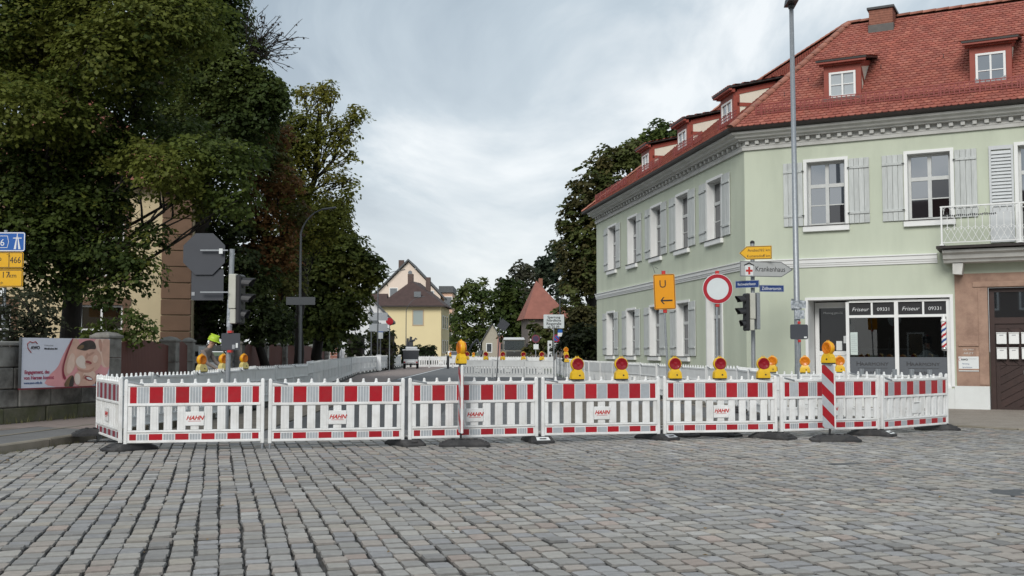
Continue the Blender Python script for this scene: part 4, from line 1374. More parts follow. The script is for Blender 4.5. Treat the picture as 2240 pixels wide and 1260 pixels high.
def ptxt(s, x, y, size, m, **k):
    X, Z = pn(x, y)
    LV[0] += 0
    return text('lettering', s, size, m, poster, (X, -.004, Z), **k)
ptxt('AWO', 310, 320, .085, dark_print, bold=.004)
pts = [pn(320, 395), pn(250, 300), pn(240, 210), pn(290, 160), pn(345, 185), pn(400, 160), pn(440, 205)]
MB().tube([(x, -.004, z) for x, z in pts], .011, 5).build('heart_emblem', lipp, poster)
ptxt('Kreisverband', 585, 250, .04, grey_print); ptxt('Mittelfranken Süd', 585, 325, .045, dark_print, bold=.002)
prd = mat('poster_letters', (.34, .05, .10), .5)
ptxt('Engagement, das', 195, 840, .098, prd, bold=.003, sx=.92); ptxt('von Herzen kommt', 190, 960, .098, prd, bold=.003, sx=.92)
ptxt('www.awo-mfs.de', 190, 1055, .062, blue_print, bold=.002)

# villa behind the trees
VY = 25.0
vx0, vx1 = at(-120, 700, VY).x, at(415, 700, VY).x
villa = thing('villa', 'cream villa with brown sandstone corner blocks behind the big trees', 'house', (vx1, VY * KY, 0), R(13))
m = MB()
VW = vx1 - vx0
wx = [(-3.5, -2.15), (-6.9, -5.6)]
hl = [(a, b, .9, 3.05) for a, b in wx] + [(a, b, 4.0, 6.1) for a, b in wx]
wall_with_holes(m, -VW, -.9, 0, 7.0, hl)
m.add([(-VW, 0, 0), (-VW, 9, 0), (-VW, 9, 7), (-VW, 0, 7)], [(0, 1, 2, 3)])
m.add([(-.9, 0, 0), (0, .05, 0), (0, 9, 0), (0, 9, 7), (0, .05, 7), (-.9, 0, 7)], [(0, 1, 4, 5), (1, 2, 3, 4)])
m.build('wall', villa_cream, villa)
z = 0
i = 0
while z < 6.7:
    MB().box(-.94 , .03, -.05, .3, z + .012, z + .53, 0, .02).build('quoin_block', quoin_stone, villa)
    z += .545; i += 1
for a, b, c, d in hl:
    fr = MB()
    fr.box(a - .2, a, -.04, .2, c, d); fr.box(b, b + .2, -.04, .2, c, d); fr.box(a - .25, b + .25, -.05, .2, d, d + .25); fr.box(a - .25, b + .25, -.09, .2, c - .16, c)
    f_ = fr.build('window', quoin_stone, villa)
    MB().box(a, b, .14, .15, c, d).build('pane', pane_dark, f_)
    s = MB()
    xm = (a + b) / 2
    for xx in (a + .03, xm, b - .03):
        s.box(xx - .03, xx + .03, .08, .139, c, d)
    for zz in (c + .04, c + (d - c) * .62, d - .04):
        s.box(a, b, .085, .135, zz - .03, zz + .03)
    s.build('sash', white_paint, f_)
MB().box(-VW - .3, .35, -.45, .0, 6.98, 7.2, 0, .03).build('eaves_cornice', quoin_stone, villa)
vr = MB()
vr.add([(-VW - .4, -.5, 7.2), (.45, -.5, 7.2), (.45, 9.5, 7.2), (-VW - .4, 9.5, 7.2), (-VW + 4, 4.5, 11.2), (-4.2, 4.5, 11.2)], [(0, 1, 5, 4), (1, 2, 5), (2, 3, 4, 5), (3, 0, 4), (0, 3, 2, 1)])
vroof = vr.build('roof', far_red_roof, villa)
MB().box(-5.2, -4.5, 3.5, 4.3, 9.5, 12.2).build('chimney', brick_m, vroof)

# ================================================================== TREES
def rnd_dirs(n):
    d = rng.normal(size=(n, 3))
    return d / np.linalg.norm(d, axis=1)[:, None]
def crown(name, clumps, dens, size, cols, parent, m=12, spread=.30, flat_=.9, thin=1.0):
    """leaves in drooping sprays spread through a cloud of clumps; clumps: (x, y, z, r[, colour index])"""
    P, NRM, RR, CI = [], [], [], []
    for c in clumps:
        r = c[3]
        n = max(6, int(dens * r * r * thin))
        d = rnd_dirs(n)
        d[:, 2] = d[:, 2] * .9 + .12
        rad = r * (1 - .62 * rng.random(n) ** 2.2)
        rad *= 1 + .16 * np.sin(d[:, 0] * 5 + c[0]) * np.cos(d[:, 2] * 4 + c[1])
        p = np.array(c[:3]) + d * rad[:, None] * np.array([1.0, 1.0, .82])
        nn = d * .75 + np.array([0, 0, flat_]) + rng.normal(size=(n, 3)) * .28
        nn /= np.linalg.norm(nn, axis=1)[:, None]
        P.append(p); NRM.append(nn); RR.append(np.full(n, spread * (.7 + .3 * min(r, 1.5)))); CI.append(np.full(n, c[4] if len(c) > 4 else -1))
    P = np.concatenate(P); NRM = np.concatenate(NRM); RR = np.concatenate(RR); CI = np.concatenate(CI)
    S = len(P)
    a = np.cross(NRM, rng.normal(size=(S, 3))); a /= np.linalg.norm(a, axis=1)[:, None]
    b = np.cross(NRM, a)
    th = rng.random((S, m)) * 2 * PI
    q = np.sqrt(rng.random((S, m))) * RR[:, None]
    out = a[:, None, :] * np.cos(th)[..., None] + b[:, None, :] * np.sin(th)[..., None]
    C_ = P[:, None, :] + out * q[..., None] - np.array([0, 0, 1]) * (q[..., None] ** 2) * .7 + rng.normal(size=(S, m, 3)) * .03
    ln = NRM[:, None, :] + rng.normal(size=(S, m, 3)) * .32
    ln /= np.linalg.norm(ln, axis=2)[..., None]
    dr = out + rng.normal(size=(S, m, 3)) * .5 - np.array([0, 0, .35])
    dr -= ln * (dr * ln).sum(2)[..., None]
    dr /= np.linalg.norm(dr, axis=2)[..., None]
    sd = np.cross(ln, dr)
    L = size * (.65 + .7 * rng.random((S, m)))[..., None]
    Wd = L * .42
    v0 = C_ - dr * L * .5
    v1 = C_ + sd * Wd + dr * L * .05 - ln * L * .06
    v2 = C_ + dr * L * .5 - ln * L * .10
    v3 = C_ - sd * Wd + dr * L * .05 - ln * L * .06
    n = S * m
    V = np.stack([v0, v1, v2, v3], 2).reshape(-1, 3)
    me = bpy.data.meshes.new(name)
    me.vertices.add(n * 4); me.loops.add(n * 4); me.polygons.add(n)
    me.vertices.foreach_set('co', V.astype(np.float32).ravel())
    me.loops.foreach_set('vertex_index', np.arange(n * 4, dtype=np.int32))
    me.polygons.foreach_set('loop_start', np.arange(0, n * 4, 4, dtype=np.int32))
    at_ = me.attributes.new('tint', 'FLOAT_COLOR', 'FACE')
    cols = np.array(cols)
    # every spray has its own leaf colour (neighbouring sprays of one bough share it), every leaf a small difference
    ph = np.sin(P[:, 0] * 1.3 + 1.7 * np.sin(P[:, 2])) + np.cos(P[:, 2] * 1.6 + P[:, 1]) + rng.normal(size=S) * .75
    idx = np.clip(((ph + 2.4) / 4.8 * len(cols)).astype(int), 0, len(cols) - 1)
    idx = np.where(CI >= 0, np.where(rng.random(S) < .8, CI, idx), idx)
    cc = np.repeat(cols[idx][:, None, :], m, 1) * (1 + rng.normal(size=(S, m, 1)) * .10)
    cc = np.clip(cc, .004, 1).reshape(-1, 3)
    at_.data.foreach_set('color', np.concatenate([cc, np.ones((n, 1))], 1).astype(np.float32).ravel())
    me.materials.append(leaf_m)
    me.update(calc_edges=True)
    return put(name, me, parent)
def limb(mb, p, q, r0, r1, bend=.12, n=6, sides=7):
    p, q = Vector(p), Vector(q)
    d = q - p
    L = d.length
    off = Vector((rng.normal(), rng.normal(), abs(rng.normal()) * .6)) * bend * L * .5
    pts, rs = [], []
    for i in range(n + 1):
        t = i / n
        pts.append(p + d * t + off * math.sin(PI * t) + Vector((rng.normal(), rng.normal(), rng.normal())) * .012 * L * (0 if i in (0, n) else 1))
        rs.append(r0 + (r1 - r0) * t ** .8)
    mb.tube(pts, rs, sides)
    return pts
def tree(name, label, cat, base, trunk_top, r0, clumps, dens, size, cols, group=None, limbs=True, twigs=0, **kw):
    base = Vector(base)
    t = thing(name, label, cat, base, 0, group)
    loc = [(c[0] - base.x, c[1] - base.y, c[2] - base.z, *c[3:]) for c in clumps]
    tb = MB()
    top = Vector(trunk_top) - base
    pts = limb(tb, (0, 0, -.15), top, r0, r0 * .42, .05, 8, 10)
    tb.tube([(0, 0, -.2), (0, 0, .05), (0, 0, .5)], [r0 * 1.5, r0 * 1.25, r0 * .98], 10)
    tk = tb.build('trunk', bark, t, smooth=True)
    if limbs:
        lm = MB()
        for c in loc:
            zc_ = c[2]
            best = min(pts[3:], key=lambda p: abs((p.z) - (zc_ - 1.2 - rng.random() * 1.5)))
            pp = limb(lm, best, (c[0], c[1], c[2] - c[3] * .2), r0 * .20, .015, .20, 6, 5)
            for k in range(2 + twigs):
                d = Vector((rng.normal(), rng.normal(), rng.normal() * .6 + .3)).normalized() * c[3] * .9
                limb(lm, pp[3 + k % 3], Vector(c[:3]) + d, .035, .007, .2, 4, 4)
        lm.build('limbs', bark, t, smooth=True)
    crown('crown', loc, dens, size, cols, t, **kw)
    return t
def cl(lst, Y, s=1.0):
    o = []
    for q in lst:
        p = at(q[0], q[1], Y + (q[3] if len(q) > 3 and q[3] is not None else 0))
        o.append((p.x, p.y, p.z, q[2] * s) + ((q[4],) if len(q) > 4 else ()))
    return o
G_MAPLE = [(.052, .078, .021), (.082, .114, .027), (.112, .142, .030), (.142, .162, .033), (.168, .176, .035)]
G_DARK = [(.050, .076, .023), (.066, .096, .027), (.084, .114, .030), (.100, .128, .032)]
G_RED = [(.120, .072, .030), (.165, .086, .034), (.20, .105, .040), (.100, .105, .030)]
G_YEL = [(.122, .138, .029), (.160, .176, .034), (.19, .194, .037), (.22, .208, .04)]
G_MID = [(.058, .088, .025), (.080, .114, .030), (.104, .138, .034), (.124, .150, .037)]
G_BRN = [(.080, .078, .033), (.100, .092, .036), (.088, .110, .035), (.110, .128, .038), (.126, .112, .040)]
A = cl([(50, 60, 1.5, 0), (250, 50, 1.7, 0, 3), (340, 60, 1.4, -.6, 3), (130, 110, 1.4, .4), (240, 130, 1.3, -.6, 3), (60, 250, 1.3, -.8, 3), (160, 230, 1.1, -.4, 2), (20, 210, 1.1, .2), (330, 170, 1.0, 0),
        (30, 400, 1.2, .2, 0), (110, 350, 1.1, .3), (90, 470, 1.1, .6, 0), (240, 330, .9, .5), (170, 300, 1.0, 1.0, 0), (320, 350, .8, -.3, 3), (370, 380, .9, -.8, 3), (440, 350, .9, -.2, 2), (500, 360, .9, 0, 1), (500, 440, .8, 0, 1), (430, 430, .8, .2),
        (230, 560, .9, .2, 0), (160, 560, 1.0, .6, 0), (300, 600, .75, .1, 0), (60, 560, .9, 0, 0), (110, 620, .8, .3, 0), (230, 640, .6, .1, 0), (200, 480, 1.0, .8, 0), (330, 520, .55, .4, 0), (310, 290, .8, .6, 0),
        (-60, 120, 1.6, 0), (-70, 350, 1.5, 0), (-60, 520, 1.2, 0), (130, -60, 1.6, 0), (280, -80, 1.6, 0), (0, -60, 1.6, 0), (400, -40, 1.2, 0), (430, 60, 1.0, -.2, 2), (270, 230, .8, .6, 0), (400, 300, .7, .5, 0), (140, 420, 1.0, .4, 0), (210, 410, .9, .5, 0), (260, 450, .6, .3, 0), (180, 450, .9, .2, 1), (60, 330, 1.1, .4, 0), (215, 350, .9, .2, 1), (130, 520, .9, .2, 1), (30, 480, 1.0, .1, 1)], 17.6, .92)
tb_ = at(165, 736, 18.6); tb_.z = .1
tree('maple_tree', 'big maple with yellowish top leaves and dark trunk behind the poster wall', 'tree', tb_, at(185, 200, 18.2), .31, A, 165, .105, G_MAPLE, m=14, spread=.27, twigs=1)
B = cl([(602, 225, .5, -.3), (606, 205, .35, -.3), (592, 245, .55, -.2), (565, 175, .6, -.2), (430, 40, 1.7), (470, 60, 1.3, .4), (520, 115, 1.0), (580, 215, .9, -.2), (585, 200, .65), (540, 200, 1.2), (480, 170, 1.5), (420, 130, 1.6, .6), (500, 270, 1.2), (440, 250, 1.5, 1), (560, 270, .9), (380, 60, 1.6, 1.5), (350, 200, 1.6, 2.5), (440, -40, 1.5), (400, -80, 1.8), (478, 10, .8),
        (370, 300, 1.4, 2), (300, 120, 1.8, 2.6), (200, 80, 1.8, 2.8), (100, 20, 1.9, 2.8), (120, 180, 1.7, 2.8), (30, 120, 1.7, 2.8), (540, 330, .9, .6)], 24.5, 1.0)
tb_ = at(430, 750, 27.0); tb_.z = 0
tree('lime_tree', 'tall dark green tree rising behind the maple, bare twigs on its right', 'tree', tb_, at(470, 100, 25.5), .42, B, 112, .135, G_DARK, m=14, twigs=1)
# bare twigs
tw = MB()
c0 = at(540, 135, 24.3)
for ex, ey in ((545, 20), (562, 35), (575, 60), (590, 70), (606, 92), (620, 84), (636, 86), (628, 104), (612, 122), (600, 135), (585, 112), (556, 60), (570, 95)):
    q = at(ex, ey, 24.0 + rng.random() * .5)
    pts = limb(tw, c0 + Vector((rng.normal() * .1, 0, rng.normal() * .2)), q, .030, .010, .14, 7, 5)
    for j in range(8):
        s_ = pts[2 + j % 6]
        e_ = s_ + (q - c0).normalized() * (.35 + .3 * rng.random()) + Vector((rng.normal() * .28, rng.normal() * .15, rng.normal() * .28))
        limb(tw, s_, e_, .014, .007, .12, 3, 4)
        for k_ in range(3):
            p_ = s_.lerp(e_, .5 + .5 * rng.random())
            tw.add([p_ + Vector((rng.normal() * .04, rng.normal() * .04, rng.normal() * .04)) for _ in range(3)], [(0, 1, 2)])
tag(tw.build('bare_branch', bark), 'bare leafless twigs sticking out of the dark crown against the sky', 'branch')
Cc = cl([(570, 310, 1.1), (600, 290, .8), (610, 400, 1.0), (560, 440, 1.1), (600, 500, 1.1), (570, 550, 1.0), (620, 560, .9), (540, 500, 1.0, 0, 3), (540, 380, .9, .5), (590, 350, .9), (555, 580, .9), (640, 470, .8, 0, 3), (630, 620, .8, .4, 3)], 28.0, .95)
tb_ = at(592, 760, 29); tb_.z = 0
tree('copper_tree', 'reddish brown leaved tree between the dark tree and the yellow tree', 'tree', tb_, at(590, 400, 28.5), .2, Cc, 105, .14, G_RED, m=12)
Dd = cl([(605, 310, .8, 0, 0), (600, 350, .9, 0, 0), (640, 345, .9), (615, 390, 1.0, 0, 0), (655, 430, 1.0, 0, 1), (600, 440, .9, 0, 0), (635, 265, .6, 0, 1), (775, 250, .5), (795, 255, .35), (720, 195, .5), (660, 200, .4), (755, 300, .6), (750, 430, .6), (700, 480, 1.0), (660, 500, 1.0, 0, 1), (620, 430, 1.0, 0, 0), (735, 500, .8), (640, 540, 1.0, 0, 0), (770, 400, .4), (675, 300, .9), (690, 215, .8), (710, 200, .55), (700, 270, .8), (640, 290, .9), (660, 260, .7), (770, 262, .45), (745, 275, .55), (730, 310, .8), (680, 340, .9), (735, 385, .7), (765, 345, .45), (650, 390, 1.0), (700, 430, .6), (742, 395, .4), (640, 460, 1.0), (690, 520, .9), (750, 475, .5), (620, 350, .9), (615, 300, .8), (720, 480, .8), (660, 330, .8), (640, 420, .9)], 32.0, 1.0)
tb_ = at(650, 760, 33); tb_.z = 0
tree('robinia_tree', 'tall airy tree with yellow green leaves and dark forked limbs against the sky', 'tree', tb_, at(700, 240, 32.3), .24, Dd, 92, .13, G_YEL, m=10, spread=.30, twigs=2, thin=1.0)
Ee = cl([(770, 540, .9, 0, 2), (815, 590, .7), (825, 610, .5), (650, 520, 1.2, 0, 3), (750, 560, 1.2, 0, 2), (805, 570, .6), (640, 560, 1.5), (690, 550, 1.3), (735, 530, 1.2, 0, 2), (715, 470, 1.1, 0, 3), (745, 500, .8, 0, 3), (710, 610, 1.5), (760, 580, 1.2), (795, 590, .95), (660, 640, 1.5), (725, 680, 1.4), (765, 650, 1.2), (600, 640, 1.5), (630, 700, 1.3), (800, 620, .7), (775, 690, .9), (690, 700, 1.3), (680, 590, 1.4), (740, 720, 1.0), (600, 580, 1.4), (745, 455, .7, 0, 2)], 38.0, 1.0)
tb_ = at(700, 770, 39); tb_.z = 0
tree('chestnut_tree', 'broad dense dark tree leaning over the left pavement before the white house', 'tree', tb_, at(705, 600, 39), .35, Ee, 84, .19, [(.056, .078, .023), (.078, .104, .027), (.104, .128, .030), (.14, .150, .033)], m=12)
Sh = cl([(440, 690, 1.0), (480, 610, 1.1), (500, 690, 1.0), (540, 650, 1.1), (570, 700, 1.0), (520, 570, 1.0), (460, 650, .9), (540, 720, .8), (600, 715, .9), (490, 735, .7), (560, 620, .9), (430, 740, .7), (432, 560, .55), (440, 500, .6), (428, 640, .6), (450, 440, .7), (470, 530, .8), (425, 480, .5), (440, 400, .7), (470, 460, .8), (500, 500, .9)], 27.0, 1.0)
tb_ = at(510, 800, 27); tb_.z = 0
tree('holly_tree', 'dark evergreen tree filling the garden right of the villa corner', 'tree', tb_, at(510, 650, 27), .16, Sh, 105, .14, [(.026, .038, .014), (.036, .052, .017), (.048, .066, .021)], m=12)
S2 = cl([(640, 735, 1.0), (690, 740, .9), (665, 700, 1.0), (720, 745, .8), (615, 740, .9)], 44.0, 1.1)
tree('garden_shrub', 'dark rounded shrub behind the far end of the brown fence', 'shrub', (S2[0][0], 44 * KY, 0), (S2[2][0], 44 * KY, 1.5), .1, S2, 60, .24, G_DARK, limbs=False)
S3 = cl([(40, 690, .75), (70, 660, .6), (90, 720, .5), (20, 730, .7), (50, 740, .6), (100, 690, .45), (10, 670, .6), (75, 740, .4)], 15.6, .9)
tree('grey_shrub', 'straggling grey green shrub on top of the stone wall under the yellow signs', 'shrub', (S3[0][0], 15.6 * KY, 1.0), (S3[1][0], 15.6 * KY, 2.0), .05, S3, 90, .085, [(.052, .060, .034), (.070, .078, .046), (.040, .048, .028)], limbs=True, spread=.22)
S4 = cl([(225, 715, .35), (300, 715, .4), (320, 730, .3), (250, 735, .3), (275, 740, .3), (205, 740, .3), (290, 690, .25)], 17.5, 1.0)
tree('climbing_shrub', 'low sprig of green leaves in front of the villa window above the wall', 'shrub', (S4[0][0], 17.5 * KY, .8), (S4[1][0], 17.5 * KY, 1.9), .04, S4, 120, .11, G_MID, limbs=False)
# right of the street
Rt = cl([(1335, 352, 1.1), (1300, 385, 1.1), (1370, 355, 1.1, 0, 3), (1320, 430, 1.3), (1350, 420, 1.3), (1275, 440, 1.0), (1255, 462, .8), (1250, 505, .8), (1290, 510, 1.2), (1238, 545, .8), (1290, 600, 1.2), (1265, 630, 1.1), (1255, 690, 1.1), (1290, 700, 1.1), (1340, 520, 1.3), (1395, 335, .9, 0, 3), (1300, 570, 1.2), (1280, 560, 1.0), (1245, 740, .9), (1285, 750, 1.0), (1315, 480, 1.2), (1255, 590, 1.0), (1265, 410, .6), (1235, 490, .5)], 46.0, 1.05)
tb_ = at(1290, 780, 47); tb_.z = 0
tree('copper_beech_tree', 'tall brownish dark tree standing at the far end of the green house', 'tree', tb_, at(1310, 450, 47), .45, Rt, 78, .22, G_BRN, m=12)
R2 = cl([(1450, 292, 1.2), (1420, 310, 1.0), (1400, 330, 1.2), (1480, 310, 1.0), (1380, 330, 1.0)], 52.0, 1.0)
tree('ash_tree', 'green treetop showing just above the roof of the green house', 'tree', (R2[0][0], 52 * KY, 0), (R2[0][0], 52 * KY, R2[0][2] - 1), .3, R2, 50, .26, G_MID, m=12)
R3 = cl([(1215, 575, 1.6), (1228, 620, 1.7), (1238, 670, 1.6), (1222, 545, 1.1), (1200, 600, 1.2), (1242, 720, 1.6), (1190, 580, .9)], 102.0, 1.55)
tree('bluish_tree', 'bluish green tree right of the pointed red roof', 'tree', (R3[1][0], 102 * KY, 0), (R3[1][0], 102 * KY, 8), .3, R3, 22, .40, [(.036, .054, .034), (.050, .070, .042), (.064, .082, .048)], m=11)
T1 = cl([(1030, 622, .9), (1015, 635, .8), (1055, 618, .8), (1003, 665, .8), (1075, 640, .7), (1030, 640, 1.4), (1050, 640, 1.2), (1020, 680, 1.6), (1050, 685, 1.6), (1010, 650, .8), (1030, 720, 2.0), (1065, 720, 1.8), (1010, 740, 1.8), (1000, 700, 1.4), (1060, 650, 1.3), (1045, 750, 1.6)], 115.0, 1.35)
tree('oak_tree', 'rounded dark tree far down the street right of the yellow house', 'tree', (T1[2][0], 115 * KY, 0), (T1[2][0], 115 * KY, 9), .4, T1, 13, .42, G_MID, m=11, spread=.6, twigs=1)
T1b = cl([(994, 695, .8), (998, 720, 1.0), (993, 670, .5), (996, 745, 1.0), (1006, 760, 1.0)], 125.0, 1.2)
tree('birch_tree', 'slim tree close against the right side of the yellow house', 'tree', (T1b[0][0], 125 * KY, 0), (T1b[0][0], 125 * KY, 9), .3, T1b, 14, .5, G_MID, m=11, spread=.5)
T2 = cl([(1115, 640, 1.6), (1100, 660, 1.5), (1130, 660, 1.6), (1110, 690, 1.8), (1135, 700, 1.6), (1125, 625, 1.0), (1095, 690, 1.2), (1120, 730, 1.5), (1140, 735, 1.3)], 95.0, 1.25)
tree('linden_tree', 'bright mid green tree directly above the parked truck', 'tree', (T2[3][0], 95 * KY, 0), (T2[3][0], 95 * KY, 7), .35, T2, 20, .45, [(.038, .060, .017), (.054, .080, .020), (.072, .098, .024)], m=11, spread=.45)
T3 = cl([(1145, 590, 1.4, 0, 0), (1130, 600, 1.2), (1160, 600, 1.3), (1120, 620, 1.0), (1175, 590, 1.0), (1150, 630, 1.5), (1185, 610, 1.2), (1100, 620, .9), (1165, 640, 1.4)], 130.0, 1.5)
tree('willow_tree', 'pale grey green airy tree behind the pointed red roof', 'tree', (T3[0][0], 130 * KY, 0), (T3[0][0], 130 * KY, 12), .4, T3, 12, .5, [(.075, .078, .05), (.095, .095, .065), (.055, .065, .035)], m=10, spread=.55)
T4 = cl([(1165, 760, 1.0), (1185, 735, 1.2), (1200, 755, 1.2), (1215, 735, 1.2), (1172, 720, .9)], 80.0, 1.1)
tree('roadside_bush', 'dark bush below the grey brown house wall', 'shrub', (T4[0][0], 80 * KY, 0), (T4[1][0], 80 * KY, 2), .1, T4, 30, .36, G_BRN, limbs=False, m=11)
T5 = cl([(1270, 745, 1.0), (1295, 755, 1.0), (1250, 760, .9), (1285, 735, .9), (1310, 762, .8)], 40.0, 1.0)
tree('dark_bush', 'dark low bush at the end wall of the green house', 'shrub', (T5[0][0], 40 * KY, 0), (T5[1][0], 40 * KY, 1.5), .1, T5, 60, .22, [(.022, .028, .013), (.03, .040, .016)], limbs=False)
def hedge(label, px0, px1, pyt, Y, dep, cols, name='hedge'):
    a, b = at(px0, 770, Y), at(px1, 770, Y)
    zt = at(px0, pyt, Y).z
    t = thing(name, label, 'hedge', ((a.x + b.x) / 2, Y * KY + dep / 2, 0), 0)
    w = b.x - a.x
    cls = []
    for x in np.arange(-w / 2 + .4, w / 2, .7):
        for z in np.arange(.4, zt, .7):
            for y in (-dep / 2 + .4, dep / 2 - .3):
                cls.append((x, y, min(z, zt - .35), .55))
    MB().box(-w / 2 + .3, w / 2 - .3, -dep / 2 + .45, dep / 2 - .4, 0, zt - .5).build('branches', bark, t)
    crown('foliage', cls, 42, .22, cols, t, m=10, spread=.3)
hedge('tall clipped hedge left of the white house, behind the low post fence', 752, 800, 722, 57, 2, [(.020, .032, .012), (.03, .042, .014)])
hedge('olive coloured clipped hedge in front of the white house', 800, 866, 720, 60, 2, [(.036, .044, .014), (.05, .058, .018), (.026, .034, .012)])
hedge('low clipped hedge under the yellow house wall', 872, 952, 752, 86, 2.5, [(.022, .04, .014), (.032, .055, .018)])
hedge('small round hedge at the left corner of the yellow house', 838, 868, 752, 84, 2, [(.02, .036, .013), (.03, .05, .016)])
# weeds at the foot of kerb and wall
wv = MB()
for k in range(420):
    if k < 230:
        t_ = rng.random(); p = Vector((-10.9, 8.55 * KY, 0)).lerp(Vector((-7.5, 10.62 * KY, 0)), t_) if t_ < .7 else Vector((-7.66, 10.8 * KY, 0)).lerp(Vector((-7.2, 12.6 * KY, 0)), (t_ - .7) / .3)
        p += Vector((rng.normal() * .04 + .06, rng.normal() * .04 - .05, 0)); z0 = -.01; s = .05
    else:
        p = W0.lerp(W1, rng.random() * 1.3 - .3) + Vector((.10 + abs(rng.normal()) * .05, -.05, 0)); z0 = .115; s = .11
    a = rng.random() * 6.28; h = s * (.5 + rng.random())
    dx, dy = math.cos(a) * s * .3, math.sin(a) * s * .3
    wv.add([(p.x - dy * .3, p.y + dx * .3, z0), (p.x + dy * .3, p.y - dx * .3, z0), (p.x + dx * 1.4, p.y + dy * 1.4, z0 + h)], [(0, 1, 2)])
o = wv.build('weeds', mat('dry_weed', (.13, .125, .05), .9, var=.4, vscale=9)); o['kind'] = 'stuff'; o['label'] = 'thin weeds in the joint along kerb and wall'

# ================================================================== FAR BUILDINGS
def win(parent, x0, x1, y, z0, z1, fm=white_paint, pm=pane_far):
    f = MB().box(x0 - .12, x1 + .12, y - .06, y + .02, z0 - .12, z0 - .001).box(x0 - .12, x1 + .12, y - .05, y + .02, z1 + .001, z1 + .12).box(x0 - .12, x0, y - .05, y + .02, z0, z1).box(x1, x1 + .12, y - .05, y + .02, z0, z1).build('window', fm, parent)
    MB().box(x0, x1, y - .015, y - .005, z0, z1).build('pane', pm, f)
    return f
shade_pane = glass_mat('shuttered_pane', (.33, .38, .36), .06, rough=.2)
# yellow house
yh = thing('yellow_house', 'pale yellow house with dark brown hipped roof far down the street', 'house', (-9.1, 95 * KY, 0), R(-2))
m = MB(); m.box(-7.6, 0, 0, 11, -.2, 7.35); m.build('wall', yellow_wall, yh)
win(yh, -3.6, -2.35, 0, 4.9, 7.0 - .25, tan_wall, shade_pane)
for y in (2.2, 5.0, 8.0):
    f = MB().box(.001, .06, y - .6, y + .6, 4.4, 6.2).build('window', white_paint, yh); MB().box(.061, .07, y - .45, y + .45, 4.55, 6.05).build('pane', pane_far, f)
    f = MB().box(.001, .06, y - .6, y + .6, 1.2, 3.0).build('window', white_paint, yh); MB().box(.061, .07, y - .45, y + .45, 1.35, 2.85).build('pane', pane_far, f)
m = MB(); m.add([(-8.2, -.6, 7.3), (.6, -.6, 7.3), (.6, 11.6, 7.3), (-8.2, 11.6, 7.3), (-4.3, 3.4, 10.75), (-3.6, 7.5, 10.75)], [(0, 1, 4), (1, 2, 5, 4), (2, 3, 5), (3, 0, 4, 5), (3, 2, 1, 0)])
yr = m.build('roof', brown_roof, yh)
MB().box(-4.9, -4.2, 4.2, 5.0, 9.5, 11.75).build('chimney', brick_far, yr); MB().box(-2.5, -1.9, 4.2, 5.0, 9.3, 11.3).build('chimney', brick_far, yr)
MB().box(-3.6, -2.7, .7, .8, 8.5, 9.2).build('skylight', pane_far, yr, (0, -.1, 0))
MB().box(-8.3, .7, -.75, -.61, 7.18, 7.34).build('gutter', gutter_m, yh)
m = MB(); m.add([(-13.5, 1.5, 6.6), (-7.7, 1.5, 6.6), (-7.7, 5.5, 9.2), (-13.5, 5.5, 9.2), (-13.5, 9.5, 6.6), (-7.7, 9.5, 6.6)], [(0, 1, 2, 3), (3, 2, 5, 4), (1, 5, 2), (0, 3, 4)])
m.build('wing_roof', brown_roof, yh); MB().box(-13.2, -7.61, 2, 9, -.2, 6.6).build('wing', yellow_wall, yh)
# pink gabled house
pk = thing('gabled_house', 'tall pale pink gabled house rising behind the yellow one', 'house', (-17.6, 126 * KY, 0), 0)
m = MB()
m.add([(-7, 0, 0), (5.4, 0, 0), (5.4, 0, 10.9), (-.1, 0, 16.7), (-7, 0, 9.8), (-7, 14, 0), (5.4, 14, 0), (5.4, 14, 10.9), (-.1, 14, 16.7), (-7, 14, 9.8)], [(0, 1, 2, 3, 4), (9, 8, 7, 6, 5), (1, 6, 7, 2), (0, 4, 9, 5)])
m.build('wall', pink_wall, pk)
m = MB()
for x0, z0, x1, z1 in ((-7.7, 9.25, -.1, 16.9), (6.2, 10.3, -.1, 16.9)):
    m.add([(x0, -.5, z0), (x1, -.5, z1), (x1, 14.4, z1), (x0, 14.4, z0), (x0, -.5, z0 + .35), (x1, -.5, z1 + .35), (x1, 14.4, z1 + .35), (x0, 14.4, z0 + .35)], [(0, 3, 2, 1), (4, 5, 6, 7), (0, 1, 5, 4), (1, 2, 6, 5), (2, 3, 7, 6), (3, 0, 4, 7)])
pr = m.build('roof', slate_m, pk)
MB().box(-2.1, -1.2, 3, 4, 14.5, 17.3).build('chimney', brick_far, pr)
win(pk, 2.9, 4.2, 0, 10.0 - .3, 12.0 - .3); win(pk, -3.2, -2.0, 0, 10.5, 12.2)
MB().lathe([(.35, -.02), (.35, .06)], 14, 0, Mt(.2, 0, 14.9, rx=PI / 2)).build('round_window', pane_far, pk)
m = MB(); m.box(5.41, 7.3, 2, 12, 0, 11.6); m.build('side_wing', salmon_wall, pk)
MB().box(5.0, 7.5, 1.6, 12.4, 11.6, 12.7).build('dormer_block', slate_m, pk)
for z in (3, 6.2, 9.2):
    win(pk, 6.0, 7.2, 2, z, z + 1.6)
